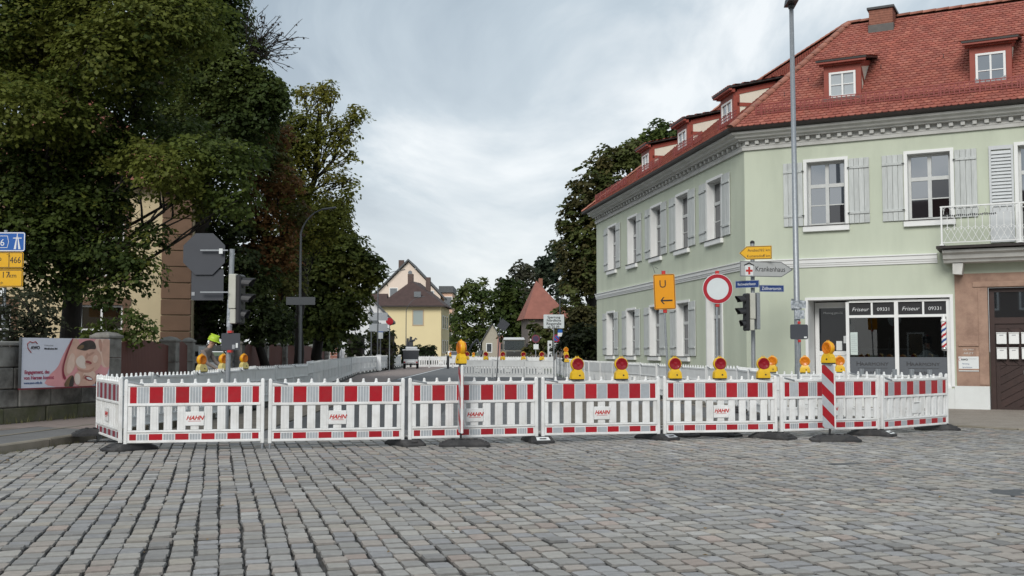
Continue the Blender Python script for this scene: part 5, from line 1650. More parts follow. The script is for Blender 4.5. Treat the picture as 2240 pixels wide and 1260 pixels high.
# white house
wh = thing('white_house', 'white house with steep black edged gable beside the big dark tree', 'house', (-15.8, 79 * KY, 0), R(11))
m = MB(); m.add([(-3.2, 0, 0), (2.7, 0, 0), (2.7, 0, 5.0), (0, 0, 7.75), (-3.2, 0, 4.5), (-3.2, 9, 0), (2.7, 9, 0), (2.7, 9, 5.0), (0, 9, 7.75), (-3.2, 9, 4.5)], [(0, 1, 2, 3, 4), (9, 8, 7, 6, 5), (1, 6, 7, 2), (0, 4, 9, 5)])
m.build('wall', white_wall, wh)
m = MB()
for x0, z0 in ((3.3, 4.4), (-3.9, 3.8)):
    m.add([(x0, -.7, z0), (0, -.7, 7.8), (0, 9.4, 7.8), (x0, 9.4, z0), (x0, -.7, z0 + .22), (0, -.7, 8.02), (0, 9.4, 8.02), (x0, 9.4, z0 + .22)], [(0, 3, 2, 1), (4, 5, 6, 7), (0, 1, 5, 4), (1, 2, 6, 5), (2, 3, 7, 6), (3, 0, 4, 7)])
m.build('roof', slate_m, wh)
MB().prism([(.55, 4.4), (1.7, 4.4), (.55, 6.5)], -.05, -.001).build('gable_window', pane_far, wh)
win(wh, -1.6, -.6, 0, 1.4, 2.8); win(wh, 1.0, 2.0, 0, 1.4, 2.8)
# red-roofed house
rh = thing('red_roofed_house', 'grey brown house with steep pointed red roof behind the truck', 'house', (at(1185, 760, 85).x, 85 * KY, 0), R(6))
m = MB(); m.box(-1.6, 3.0, 0, 6.5, -.2, 5.5); m.build('wall', grey_wall, rh)
m = MB(); m.add([(-2.1, -.6, 5.2), (3.5, -.6, 5.2), (3.5, 7.1, 5.2), (-2.1, 7.1, 5.2), (-.3, 2.6, 9.8), (-.2, 3.2, 9.8)], [(0, 1, 4), (1, 2, 5, 4), (2, 3, 5), (3, 0, 4, 5), (3, 2, 1, 0)])
rr_ = m.build('roof', far_red_roof, rh); MB().box(.1, .55, 3.2, 3.6, 8.8, 10.1).build('chimney', brick_m, rr_)
win(rh, -1.2, -.2, 0, 2.6, 4.0, white_paint)
win(rh, 1.2, 2.2, 0, 2.6, 4.0, white_paint)
# cream gable house
cg = thing('cream_house', 'small cream gabled house with a pink annex left of the truck', 'house', (at(1078, 770, 112).x, 112 * KY, 0), 0)
m = MB(); m.add([(-1.6, 0, -.2), (.7, 0, -.2), (.7, 0, 4.2), (-.1, 0, 5.6), (-1.6, 0, 3.0), (-1.6, 7, -.2), (.7, 7, -.2), (.7, 7, 4.2), (-.1, 7, 5.6), (-1.6, 7, 3.0)], [(0, 1, 2, 3, 4), (9, 8, 7, 6, 5), (1, 6, 7, 2), (0, 4, 9, 5)]); m.build('wall', mat('dull_cream', (.40, .37, .30), .9), cg)
m = MB()
for x0, z0 in ((1.0, 3.7), (-1.9, 2.6)):
    m.add([(x0, -.3, z0), (-.1, -.3, 5.65), (-.1, 7.2, 5.65), (x0, 7.2, z0), (x0, -.3, z0 + .2), (-.1, -.3, 5.85), (-.1, 7.2, 5.85), (x0, 7.2, z0 + .2)], [(0, 3, 2, 1), (4, 5, 6, 7), (0, 1, 5, 4), (1, 2, 6, 5), (2, 3, 7, 6), (3, 0, 4, 7)])
m.build('roof', slate_m, cg)
MB().box(.71, 2.0, -.4, 5, -.2, 3.9).build('annex', mat('pink_annex', (.46, .22, .19), .9), cg)
MB().box(.65, 2.1, -.5, 5.1, 3.9, 4.1).build('annex_roof', slate_m, cg)
win(cg, -.9, -.2, 0, 1.4, 2.6)
th_ = thing('tan_house', 'narrow strip of a tan house visible between tree and green house', 'house', (at(1300, 770, 58).x, 58 * KY, 0), 0)
MB().box(-.4, 5.5, 0, 7, -.2, 4.2).build('wall', tan_wall, th_)
MB().box(-.6, 5.7, -.3, 7.3, 4.2, 4.45).build('roof', slate_m, th_)
win(th_, -.05, .35, 0, 1.9, 2.9); win(th_, 2.2, 3.0, 0, 1.9, 2.9)
# brick pier with white posts, low post fence
bpx = at(732, 770, 49)
bq = thing('brick_pier', 'brown brick gate pier with dark cap beyond the brown fence', 'pillar', (bpx.x, 49 * KY, .1), 0)
for k in range(9):
    MB().box(-.26, .26, -.26, .26, k * .19 + .01, k * .19 + .185, 0, .01).build('brick_course', brick_m, bq)
MB().box(-.34, .34, -.34, .34, 1.72, 1.82, 0, .02).build('cap', slate_m, bq)
for px, lb in ((719, 'white gate leaf left of the brick pier'), (747, 'white gate leaf right of the brick pier')):
    p = at(px, 770, 49.5)
    g = thing('white_gate', lb, 'gate', (p.x, 49.5 * KY, .1), 0, 'white gates at the brick pier')
    for k in range(3):
        MB().box(-.2 + k * .14, -.08 + k * .14, -.02, .02, .08, 1.7 - .1 * k).build('board', white_wall, g)
pf = thing('post_fence', 'low dark fence with slim pale posts before the hedges', 'fence', (at(757, 770, 52).x, 52 * KY, .1), 0)
x1_ = at(860, 770, 62).x - at(757, 770, 52).x
for i in range(7):
    t_ = i / 6
    MB().box(-.06, .06, -.06, .06, 0, 1.15).build('post', pillar_stone, pf, (x1_ * t_, 14.5 * t_, 0))
for i in range(6):
    a = Vector((x1_ * i / 6, 14.5 * i / 6, 0)); b = Vector((x1_ * (i + 1) / 6, 14.5 * (i + 1) / 6, 0)); d = b - a
    MB().box(.08, d.length - .08, -.015, .015, .12, 1.0).build('panel', steel_dark, pf, a, (0, 0, math.atan2(d.y, d.x)))
p = at(829, 770, 54)
ub = thing('utility_cabinet', 'small white cabinet standing at the foot of a far street lamp', 'cabinet', (p.x, 54 * KY, .1), 0)
MB().box(-.16, .16, -.1, .1, 0, 1.1, 0, .01).build('box', white_wall, ub); MB().box(-.18, .18, -.12, .12, 1.101, 1.15).build('lid', white_wall, ub)
# houses across the square, behind the viewer: they stand in the window reflections
for x, y, rz, w, hgt, wm, lb in ((-40, -6, 38, 15, 8.5, tan_wall, 'tan house across the square behind the viewer, left'), (-21, -24, 22, 16, 9.5, grey_wall, 'grey brown house across the square behind the viewer, middle'),
                                 (-1, -30, 8, 17, 8.5, villa_cream, 'cream house across the square behind the viewer, right')):
    hh = thing('town_house', lb, 'house', (x, y, 0), R(180 - rz), 'houses behind the viewer')
    m = MB(); m.box(-w / 2, w / 2, 0, 10, -.1, hgt); m.build('wall', wm, hh)
    m = MB(); m.add([(-w / 2 - .4, -.5, hgt - .1), (w / 2 + .4, -.5, hgt - .1), (w / 2 + .4, 5, hgt + 5.2), (-w / 2 - .4, 5, hgt + 5.2), (w / 2 + .4, 10.5, hgt - .1), (-w / 2 - .4, 10.5, hgt - .1)], [(0, 1, 2, 3), (3, 2, 4, 5), (0, 3, 5), (1, 4, 2)])
    m.build('roof', brown_roof, hh)
    for k in range(5):
        for z in (1.2, 4.8):
            win(hh, -w / 2 + 1.2 + k * 2.8, -w / 2 + 2.3 + k * 2.8, 0, z, z + 1.7)

# fallen leaves on the stones
fv = MB()
for k in range(170):
    if k < 110:
        t_ = rng.random(); p = Vector((-10.5, 8.9 * KY, 0)).lerp(Vector((-7.3, 10.9 * KY, 0)), t_) + Vector((abs(rng.normal()) * .5 + .1, -abs(rng.normal()) * .8 - .1, .012))
    else:
        p = Vector((-6 + 12 * rng.random(), 8 + 9 * rng.random(), .014))
    a = rng.random() * 6.28; L = .018 + rng.random() * .022
    c_, s_ = math.cos(a) * L, math.sin(a) * L
    fv.add([(p.x - c_, p.y - s_, p.z), (p.x + s_ * .6, p.y - c_ * .6, p.z + .008), (p.x + c_, p.y + s_, p.z + .004), (p.x - s_ * .6, p.y + c_ * .6, p.z + .010)], [(0, 1, 2, 3)])
o = fv.build('fallen_leaves', mat('dry_leaf', (.20, .13, .05), .8, var=.5, vscale=11)); o['kind'] = 'stuff'; o['label'] = 'scattered dry leaves on the cobbles near the left kerb'
# ================================================================== BARRIERS
BW = 2.10
def make_barrier(label, film=True, ribs=True, sign='HAHN', dull=False, clip=True, plast=None, group='barrier panels of the front row'):
    pl = plast or (white_plastic if film else white_plastic_back)
    t = thing('barrier_panel', label, 'barrier', (0, 0, 0), 0, group)
    f = MB()
    for x0, x1 in ((0, .055), (BW - .055, BW)):
        f.box(x0, x1, -.028, .028, 0, .985, 0, .008)
        f.lathe([(.027, .985), (.022, 1.0), (.012, 1.004)], 8, 0, Mt((x0 + x1) / 2, 0, 0))
    f.box(.056, BW - .056, -.030, .030, .890, .938, 0, .006)
    f.box(.056, BW - .056, -.034, .034, .590, .628, 0, .006)
    f.box(.056, BW - .056, -.034, .034, .188, .222, 0, .006)
    f.box(.056, BW - .056, -.032, .032, .030, .066, 0, .006)
    for i in range(9):
        x = .25 + i * .2
        f.lathe([(.034, .9381), (.022, .955), (.019, .990), (.014, 1.0), (.004, 1.002)], 8, 0, Mt(x, 0, 0))
    fr = f.build('frame', pl, t)
    b = MB()
    b.box(.057, BW - .057, -.018, .018, .629, .889)
    if ribs or not film:
        for i in range(29):
            x = .11 + i * .0668
            b.box(x - .004, x + .004, .0185, .024, .635, .885)
    b.build('upper_board', pl, t)
    MB().box(.057, BW - .057, -.018, .018, .067, .187).build('lower_board', pl, t)
    # slats
    sm = MB().box(-.062, .062, -.020, .020, .223, .589, 0, .006).box(-.030, -.022, -.0245, -.0205, .225, .587).box(.022, .030, -.0245, -.0205, .225, .587).mesh('slat', pl)
    for i in range(9):
        put('slat', sm, t, (.25 + i * .2, 0, 0))
    se = MB().box(.0, .062, -.020, .020, .223, .589, 0, .006).mesh('slat', pl)
    put('slat', se, t, (.057, 0, 0)); put('slat', se, t, (BW - .119, 0, 0))
    # film
    if film:
        per, x0, x1 = .390, .085, BW - .085
        for z0, z1 in ((.636, .882), (.074, .166)):
            xs = [(x0, x0 + .098)] + [(x0 + .098 + .19 + i * per, x0 + .098 + .19 + i * per + .198) for i in range(4)] + [(x1 - .098, x1)]
            for a, c in xs:
                MB().box(0, c - a, -.0215, -.0185, z0, z1).build('red_stripe', film_red_dull if dull else film_red, t, (a, 0, 0))
            for (a, c), (a2, c2) in zip(xs, xs[1:]):
                s0, s1 = c + .012, a2 - .012
                k = 4 if ribs else 1
                smb = MB()
                for j in range(k):
                    smb.box((s1 - s0) * j / k + (.004 if k > 1 else 0), (s1 - s0) * (j + 1) / k - (.004 if k > 1 else 0), -.021, -.0185, z0, z1 - .004)
                smb.build('silver_stripe', film_silver, t, (s0, 0, 0))
    # company plate in the middle
    p = MB().box(.91, 1.19, -.034, -.0251, .285, .50, 0, .005).build('name_plate', pl, t)
    if sign:
        text('lettering', sign, .088, red_print, p, (1.05, -.0355, .375), align='CENTER', shear=.35, bold=.003)
        MB().box(.955, 1.145, -.0358, -.0343, .352, .358).build('print_line', red_print, p)
    else:
        MB().box(.97, 1.13, -.036, -.0345, .47, .482).build('slot', dark_plastic, p)
    if clip:
        MB().box(-.13, .09, -.040, -.031, .925, .951, 0, .003, Mt(0, 0, 0, ry=.22)).build('connector_clip', steel, t, (-.01, 0, .02))
    # legs
    MB().tube([(.028, 0, -.085), (.028, 0, 0)], .019, 8).build('leg', steel, t)
    MB().tube([(BW - .028, 0, -.085), (BW - .028, 0, 0)], .019, 8).build('leg', steel, t)
    return t
def span(o, a, b, z=.088, gap=.03):
    d = Vector((b[0] - a[0], b[1] - a[1], 0))
    L = d.length
    u = d / L
    o.location = (a[0] + u.x * gap, a[1] + u.y * gap, z)
    o.rotation_euler = (rng.normal() * .014, rng.normal() * .004, math.atan2(d.y, d.x) + rng.normal() * .006)
    o.scale = ((L - 2 * gap) / BW, 1, 1)
    return o
FJ = [(-6.99, 18.2), (-5.94, 16.45), (-3.82, 16.79), (-1.69, 17.28), (.458, 17.95), (2.56, 18.5), (4.665, 18.9), (6.68, 19.6), (8.44, 20.9)]
b_side = make_barrier('barrier panel turned back along the left kerb, its dull red stripes seen aslant', dull=True, clip=False)
b1 = make_barrier('leftmost striped barrier panel facing the square, under the sign pole with the traffic light')
b_flat = make_barrier('flat striped barrier panel carrying the first two red lamps, below the red pointed roof', ribs=False)
span(b_side, FJ[0], FJ[1], .12)
span(b1, FJ[1], FJ[2])
FL = [None, None, 'striped barrier panel between the leftmost facing panel and the narrow side-on beacon', 'striped barrier panel crossed by the narrow side-on beacon', None,
      'striped barrier panel carrying three red lamps, below the round no entry sign', 'striped barrier panel crossed by the wide red and white beacon', None]
for i in range(2, 8):
    src = b_flat if i in (4, 7) else b1
    if i == 4:
        o = b_flat
    elif i == 7:
        o = make_barrier('last striped barrier panel at the right end, in front of the barber shop', ribs=False, sign=None)
    else:
        o = dup(b1, (0, 0, 0), 0, FL[i])
    span(o, FJ[i], FJ[i + 1], .088 if i < 7 else .07)
# plain panels of the two runs along the street
PLAIN = make_barrier('worn white barrier panel of the left run, leading from the front corner along the pavement', film=False, sign=None, group='white barrier panels along the left pavement')
def simple_barrier():
    m = MB()
    m.box(0, .06, -.03, .03, -.08, 1.0); m.box(BW - .06, BW, -.03, .03, -.08, 1.0)
    m.box(.061, BW - .061, -.025, .025, .60, .94); m.box(.061, BW - .061, -.025, .025, .03, .20)
    for i in range(9):
        x = .25 + i * .2
        m.box(x - .062, x + .062, -.02, .02, .201, .599); m.box(x - .02, x + .02, -.02, .02, .941, 1.0)
    m.box(.90, 1.2, -.03, -.021, .29, .5)
    return m
SIMPLE = simple_barrier().mesh('barrier_panel', white_plastic_back)
SIMPLE_W = simple_barrier().mesh('barrier_panel', white_plastic)
first = [True]
ORD = ['first', 'second', 'third', 'fourth', 'fifth', 'sixth', 'seventh', 'eighth', 'ninth', 'tenth', 'eleventh']
def run(poly, detail_y, label_near, label_far, group, zf, start=0.0, mesh=None, step=2.16):
    """barrier panels one after the other along a polyline"""
    pts = []
    near = 0
    segs = list(zip(poly, poly[1:]))
    for a, b in segs:
        a, b = Vector((*a, 0)), Vector((*b, 0))
        n = max(1, round((b - a).length / step))
        for k in range(n):
            p, q = a.lerp(b, k / n), a.lerp(b, (k + 1) / n)
            mid = (p + q) / 2
            if mid.y < detail_y:
                lab = ORD[min(near, 10)] + ' ' + label_near; near += 1
                if first[0]:
                    o = PLAIN; first[0] = False
                    o['label'] = lab; o['group'] = group
                else:
                    o = dup(PLAIN, (0, 0, 0), 0, lab, group)
            else:
                o = put('barrier_panel', mesh or SIMPLE)
                tag(o, label_far, 'barrier', group)
            span(o, p, q, zf(mid) + .088)
            pts.append((p, q))
    return pts
LRUN = [(-6.99, 18.3)] + K([(-6.62, 15.4), (-6.78, 19.6), (-6.70, 24.3), (-9.75, 46.5), (-10.35, 69)])
run(LRUN, 38, 'white panel of the left pavement run, counted from the front corner', 'white barrier panel of the far left run along the reddish track', 'white barrier panels along the left pavement', lambda p: .03 if p.y < 35.5 else .09)
RRUN = K([(2.75, 46), (3.15, 30), (4.55, 23.2), (5.62, 18.5)]) + [(5.45, 23.4)]
run(RRUN, 38, 'white panel of the run along the green house, counted from its far end wall', 'white barrier panel of the far right run beyond the green house', 'white barrier panels along the green house', lambda p: .045)
o = dup(PLAIN, (0, 0, 0), 0, 'white barrier panel carrying amber lamps in front of the shop door', 'white barrier panels along the green house'); span(o, (5.5, 23.3), (7.35, 23.75), .08)
o = dup(PLAIN, (0, 0, 0), 0, 'white barrier panel with grey clips below the HAARMONY shop windows', 'white barrier panels along the green house'); span(o, (7.35, 23.65), (8.6, 21.5), .08)
for k in range(5):
    MB().box(-.022, .022, -.05, .05, .90, 1.06, 0, .006).build('grey_clip', steel, o, ((.16 + k * .18) * BW, 0, 0))
# cross run and the far closing row
for a, b, lb in (((-2.75, 59.6), (-1.05, 58.6), 'white barrier panel across the street, left of three, with far red lamps on top'), ((-1.05, 58.6), (.65, 57.6), 'white barrier panel across the street, middle of three, below the parked truck'), ((.65, 57.6), (2.35, 56.6), 'white barrier panel across the street, right of three, below the closure notice')):
    o = dup(PLAIN, (0, 0, 0), 0, lb, 'white barrier panels across the street'); span(o, a, b, .088)
for k, p in enumerate([(-9.6, 97.3), (-7.45, 96.7), (-5.3, 96.4)]):
    o = put('barrier_panel', SIMPLE_W); tag(o, ('left', 'middle', 'right')[k] + ' white panel of the row in front of the yellow house', 'barrier', 'far white barrier panels'); span(o, p, (p[0] + 2.15, p[1] - .2), .088)
for k in range(3):
    o = put('barrier_panel', SIMPLE_W); tag(o, ('left', 'middle', 'right')[k] + ' white panel of the hindmost row behind the cross street panels', 'barrier', 'far white barrier panels'); span(o, (-3.1 + k * 2.15, 87), (-.95 + k * 2.15, 87), .088)

# rubber feet
def make_foot(label, sticker=None):
    t = thing('rubber_foot', label, 'barrier foot', (0, 0, 0), 0, 'black rubber feet of the barriers')
    m = MB()
    def ring(s, z, e=1.0):
        a, b, c = .41 * s, .20 * e, .06
        return [(-a, -b + c, z), (-a + c, -b, z), (a - c, -b, z), (a, -b + c, z), (a, b - c, z), (a - c, b, z), (-a + c, b, z), (-a, b - c, z)]
    lv = [ring(1, 0), ring(1, .035), ring(.94, .05, .97), ring(.66, .105, .86), ring(.62, .110, .80)]
    vs = [p for l in lv for p in l]
    fs = [tuple(range(8))[::-1], tuple(range(32, 40))]
    for i in range(4):
        for j in range(8):
            fs.append((i * 8 + j, i * 8 + (j + 1) % 8, i * 8 + 8 + (j + 1) % 8, i * 8 + 8 + j))
    m.add(vs, fs)
    m.build('plate', rubber, t)
    k = MB()
    for x in (-.18, -.06, .06, .18):
        k.box(x - .028, x + .028, -.05, .05, .1105, .128, 0, .006)
    k.box(-.36, -.30, -.06, .06, .062, .085, 0, .01).box(.30, .36, -.06, .06, .062, .085, 0, .01)
    k.build('socket', rubber, t)
    if sticker:
        MB().add([(-.386, -.115, .0545), (-.386, .115, .0545), (-.285, .105, .1005), (-.285, -.105, .1005)], [(0, 1, 2, 3)]).build('sticker', sticker, t)
    return t
foot0 = make_foot('black rubber foot under the front left corner of the barrier row')
foot_s = make_foot('black rubber foot with white sticker, left of the first red lamps', sticker=paper)
foot_m = make_foot('black rubber foot with silver reflector beside the leaning detour sign post', sticker=film_silver)
def set_(o, x, y, z, rz):
    o.location = (x, y, z); o.rotation_euler = (0, 0, rz); return o
def footpos(px, py, z=0.0, back=.33):
    p = gr(px, py, z)
    return Vector((p.x * (1 + back / p.y), p.y + back, z))
p = footpos(283, 989); set_(foot0, p.x, p.y, 0.0, R(50))
p = footpos(1176, 970); set_(foot_s, p.x, p.y, 0, R(104))
p = footpos(1437, 964); set_(foot_m, p.x, p.y, 0, R(128))
for px, py, rz, lb, src, z in ((215, 955, 25, 'black rubber foot lying on the pavement left of the barrier corner', foot0, .12), (886, 978, 122, 'black rubber foot under the joint left of the side-on beacon', foot0, 0),
                            (1016, 979, 3, 'black rubber foot plate carrying the narrow side-on beacon', foot0, 0), (1482, 957, 130, 'black rubber foot of the detour sign, half hidden behind the barrier', foot0, 0),
                            (1571, 957, 140, 'black rubber foot of the round no entry sign', foot0, 0), (1690, 963, 132, 'black rubber foot under the joint below the rightmost red lamp', foot0, 0),
                            (1827, 968, -4, 'black rubber foot plate carrying the wide striped beacon', foot0, 0), (1907, 956, 142, 'black rubber foot with white sticker right of the wide beacon', foot_s, 0),
                            (2050, 943, 165, 'black rubber foot at the far right end of the barrier row', foot0, 0)):
    p = footpos(px, py, z, .22 if rz in (3, -4) else .33)
    o = dup(src, (p.x, p.y, z), R(rz), lb)
for q, w in zip(LRUN[1:4], ('nearest', 'second', 'third')):
    dup(foot0, (q[0], q[1], 0.02), R(80), w + ' black rubber foot under the left run of white barriers, seen between slats')
for q, w in zip(RRUN[2:5], ('farthest', 'middle', 'nearest')):
    dup(foot0, (q[0], q[1], 0.02), R(70), w + ' black rubber foot under the white barriers along the green house')

# warning lamps
def make_lamp(label, lens_m, body_m, ring_m, group):
    t = thing('warning_lamp', label, 'warning lamp', (0, 0, 0), 0, group)
    b = MB()
    ring_ = lambda w, d, z: [(-w, -d, z), (w, -d, z), (w, d, z), (-w, d, z)]
    lv = [ring_(.112, .062, 0), ring_(.112, .062, .03), ring_(.104, .056, .10), ring_(.080, .050, .135), ring_(.060, .042, .165)]
    vs = [p for l in lv for p in l]
    b.add(vs, [(i * 4 + k, i * 4 + (k + 1) % 4, i * 4 + 4 + (k + 1) % 4, i * 4 + 4 + k) for i in range(4) for k in range(4)] + [(16, 17, 18, 19), (3, 2, 1, 0)])
    b.build('battery_box', body_m, t)
    MB().box(-.105, .105, -.056, .056, -.022, -.0005).build('base_plate', dark_plastic, t)
    MB().lathe([(.014, 0), (.013, .012), (.004, .014)], 10, 0, Mt(.025, -.057, .06, rx=PI / 2)).build('lock', dark_plastic, t)
    zc = .248
    Mx = Mt(0, 0, zc, rx=PI / 2)
    MB().lathe([(.085, -.045), (.106, -.040), (.116, -.026), (.116, .026), (.111, .034), (.101, .036)], 28, 0, Mx).build('lens_ring', ring_m, t, smooth=False)
    for s, nm in ((1, 'lens'), (-1, 'rear_lens')):
        pr = [(.103, .0362), (.101, .044), (.091, .052), (.089, .049), (.073, .059), (.071, .056), (.050, .064), (.048, .062), (.024, .067), (.001, .067)]
        Ml = Mt(0, 0, zc, rx=PI / 2 * s)
        if s < 0:
            Ml = Ml @ Matrix.Translation((0, 0, .012))
        MB().lathe(pr, 28, 0, Ml).build(nm, lens_m, t, smooth=True)
    MB().tube([(-.03, 0, .355), (-.022, 0, .378), (.022, 0, .378), (.03, 0, .355)], .008, 6).build('handle', ring_m, t)
    return t
RL = make_lamp('leftmost of the two red lamps on the panel below the pointed red roof', red_lens, yellow_plastic, yellow_plastic, 'red warning lamps on the front barriers')
AL = make_lamp('amber lamp on top of the narrow side-on beacon', amber_lens, yellow_plastic, orange_plastic, 'amber warning lamps')
AW = make_lamp('amber lamp on the left run, leftmost of three beside the worker', amber_lens, mat('pale_yellow_plastic', (.62, .52, .20), .4, var=.15), orange_plastic, 'amber warning lamps on the left run')
def on_front(px, i):
    a, b = Vector((*FJ[i], 0)), Vector((*FJ[i + 1], 0))
    u = (px - 1120) / F
    d = b - a
    t_ = (u * a.y - a.x) / (d.x - u * d.y)
    p = a + d * t_
    return p, math.atan2(d.y, d.x)
p, r = on_front(1262, 4); set_(RL, p.x, p.y, 1.052, r + .05)
for px, i, lb in ((1358, 4, 'right of the two red lamps left of the detour sign'), (1475, 5, 'red lamp right beside the detour sign post'), (1573, 5, 'red lamp straight below the round no entry sign'), (1668, 5, 'red lamp overlapping an amber lamp, rightmost of the red ones')):
    p, r = on_front(px, i)
    dup(RL, (p.x, p.y, 1.052), r + rng.normal() * .08, lb)
for px, py, Y, z, rz, lb in ((1690, 815, 17.0, 1.045, -25, 'amber lamp half hidden behind the rightmost red lamp'), (1761, 815, 16.55, 1.045, -14, 'amber lamp right of the tall lamp post, before the shop door'), (1837, 817, 17.0, 1.045, -8, 'amber lamp just right of the wide beacon')):
    p = at(px, py, Y)
    dup(AL, (p.x, p.y, z), R(rz), lb)
lr = [(443, 0, 'amber lamp on the left run, leftmost of three beside the worker'), (490, 0, 'middle amber lamp on the left run, just left of the sign pole'), (535, 0, 'amber lamp on the left run, right of the sign pole')]
for k, (px, q, lb) in enumerate(lr):
    u = (px - 1120) / F
    for a, b in zip(LRUN, LRUN[1:]):
        den = (b[0] - a[0]) - u * (b[1] - a[1])
        t_ = (u * a[1] - a[0]) / den
        if 0 <= t_ <= 1 and a[1] + t_ * (b[1] - a[1]) < 35:
            X, Y = a[0] + t_ * (b[0] - a[0]), a[1] + t_ * (b[1] - a[1])
            break
    if k == 0:
        set_(AW, X, Y, 1.085, R(62))
    else:
        dup(AW, (X, Y, 1.085), R(62), lb)
FARL = [(1022, -2.3, 41.3, 'far red lamp at the left end of the cross street barriers'), (1063, -1.45, 40.9, 'far red lamp second from the left on the cross street barriers'), (1100, -.45, 40.4, 'far red lamp under the left corner of the truck'),
        (1145, .62, 39.8, 'far red lamp under the right corner of the truck'), (1185, 1.58, 39.3, 'far red lamp right of the truck')]
for px, x, y, lb in FARL:
    dup(RL, ((px - 1120) / F * y * KY, y * KY, 1.05), rng.normal() * .1, lb, 'red warning lamps across the street').scale = (1.2, 1.2, 1.2)
for px, y, lb in ((1036, 60, 'tiny amber lamp far behind the left cross street panel'), (985, 66.3, 'tiny amber lamp beside the white far barrier row')):
    dup(AL, ((px - 1120) / F * y * KY, y * KY, 1.05), R(20), lb)
dup(AL, ((1238 - 1120) / F * 49.4, 49.4, 1.33), R(10), 'amber lamp above a red one on the far right run')
dup(RL, ((1239 - 1120) / F * 49.2, 49.1, 1.02), R(0), 'red lamp under an amber one on the far right run', 'red warning lamps across the street')

# striped beacons
def make_beacon(label):
    t = thing('striped_beacon', label, 'beacon', (0, 0, 0), 0, 'red and white beacons')
    MB().box(-.125, .125, -.02, .02, .09, 1.18, 0, .01).build('sheet', white_plastic, t)
    def strip(y, nm):
        m1, m2 = MB(), MB()
        for k in range(-2, 6):
            for col, mbb in ((0, m1), (1, m2)):
                z0 = .12 + k * .36 + col * .18
                poly = [(-.115, z0 + .20), (.115, z0), (.115, z0 + .18), (-.115, z0 + .38)]
                # cut at top and bottom
                def cl_(pl, lim, up):
                    o = []
                    for i in range(len(pl)):
                        p, q = pl[i], pl[(i + 1) % len(pl)]
                        fp, fq = ((lim - p[1]) if up else (p[1] - lim)), ((lim - q[1]) if up else (q[1] - lim))
                        if fp >= 0: o.append(p)
                        if (fp >= 0) != (fq >= 0):
                            s = fp / (fp - fq); o.append((p[0] + (q[0] - p[0]) * s, p[1] + (q[1] - p[1]) * s))
                    return o
                poly = cl_(poly, 1.165, True)
                poly = cl_(poly, .105, False) if len(poly) > 2 else []
                if len(poly) > 2:
                    mbb.prism(poly, y - .0015, y + .0015)
        m1.build('red_stripe', film_red, t); m2.build('silver_stripe', film_silver, t)
    strip(-.0222, 'f'); strip(.0222, 'b')
    MB().tube([(0, 0, -.02), (0, 0, .0), (.01, 0, .10)], [.016, .016, .02], 6).build('spike', dark_plastic, t)
    return t
p = footpos(1008, 979, 0, .22)
be1 = set_(make_beacon('narrow red and white beacon seen side-on before the front barriers'), p.x, p.y, .118, R(-78))
set_(AL, p.x, p.y, .118 + 1.205, R(-70))
p = footpos(1815, 968, 0, .22)
be2 = dup(be1, (p.x, p.y, .118), R(-50), 'wide red and white beacon with slanting stripes before the right barriers')
dup(AL, (p.x, p.y, .118 + 1.205), R(-62), 'amber lamp turned sideways on top of the wide striped beacon')
# ================================================================== SIGNS AND POLES
def plate_poly(w, h, r=.03, n=4):
    pts = []
    for cx, cz, a0 in ((w / 2 - r, h / 2 - r, 0), (-w / 2 + r, h / 2 - r, PI / 2), (-w / 2 + r, -h / 2 + r, PI), (w / 2 - r, -h / 2 + r, 1.5 * PI)):
        for k in range(n + 1):
            a = a0 + PI / 2 * k / n
            pts.append((cx + r * math.cos(a), cz + r * math.sin(a)))
    return pts
def offset_poly(pts, d):
    c = (sum(p[0] for p in pts) / len(pts), sum(p[1] for p in pts) / len(pts))
    n = len(pts)
    out = []
    for i in range(n):
        a, b, e = Vector(pts[i - 1]), Vector(pts[i]), Vector(pts[(i + 1) % n])
        d1, d2 = (b - a).normalized(), (e - b).normalized()
        n1, n2 = Vector((-d1.y, d1.x)), Vector((-d2.y, d2.x))
        nn = (n1 + n2).normalized()
        k = d / max(.4, nn.dot(n1))
        s = 1 if nn.dot(Vector(c) - b) > 0 else -1
        out.append((b.x + nn.x * k * s, b.y + nn.y * k * s))
    return out
def arrow_mesh(x0, x1, z, hh, th):
    """line arrow pointing left"""
    m = MB()
    m.prism([(x0 + th * .6, z - th / 2), (x1, z - th / 2), (x1, z + th / 2), (x0 + th * .6, z + th / 2)], -.003, 0)
    for s in (1, -1):
        m.prism([(x0, z), (x0 + th * .9, z), (x0 + hh + th * .5, z + s * hh), (x0 + hh - th * .4, z + s * hh)], -.0034 - .0003 * s, 0)
    return m
# detour sign on a leaning post
Y = 13.85
b = at(1467, 945, Y); b.z = .0
tp = at(1449, 592, Y)
ds = thing('detour_sign', 'amber detour sign with letter U and arrow to the left on a leaning post', 'sign', (b.x, Y * KY, 0), 0)
lean = Vector((tp.x - b.x, 0, tp.z))
MB().tube([(0, 0, .05), tuple(lean)], .022, 10).build('post', steel, ds)
c = at(1453, 638.5, Y) - Vector((b.x, Y, 0))
pw, ph_ = .40, .66
pp = plate_poly(pw, ph_, .03)
pl_ = MB().prism(pp, -.045, -.030).build('plate', sign_orange, ds, (c.x, 0, c.z), (0, R(-2), 0))
m = MB()
o_, i_ = offset_poly(pp, .008), offset_poly(pp, .018)
n = len(pp)
m.add([(x, -.0465, z) for x, z in o_] + [(x, -.0465, z) for x, z in i_], [(k, (k + 1) % n, n + (k + 1) % n, n + k) for k in range(n)])
m.build('border', black_print, pl_)
text('letter', 'U', .20, black_print, pl_, (-.10, -.0465, .08))
arrow_mesh(-.085, .14, -.165, .065, .028).build('arrow', black_print, pl_, (0, -.0455, 0))
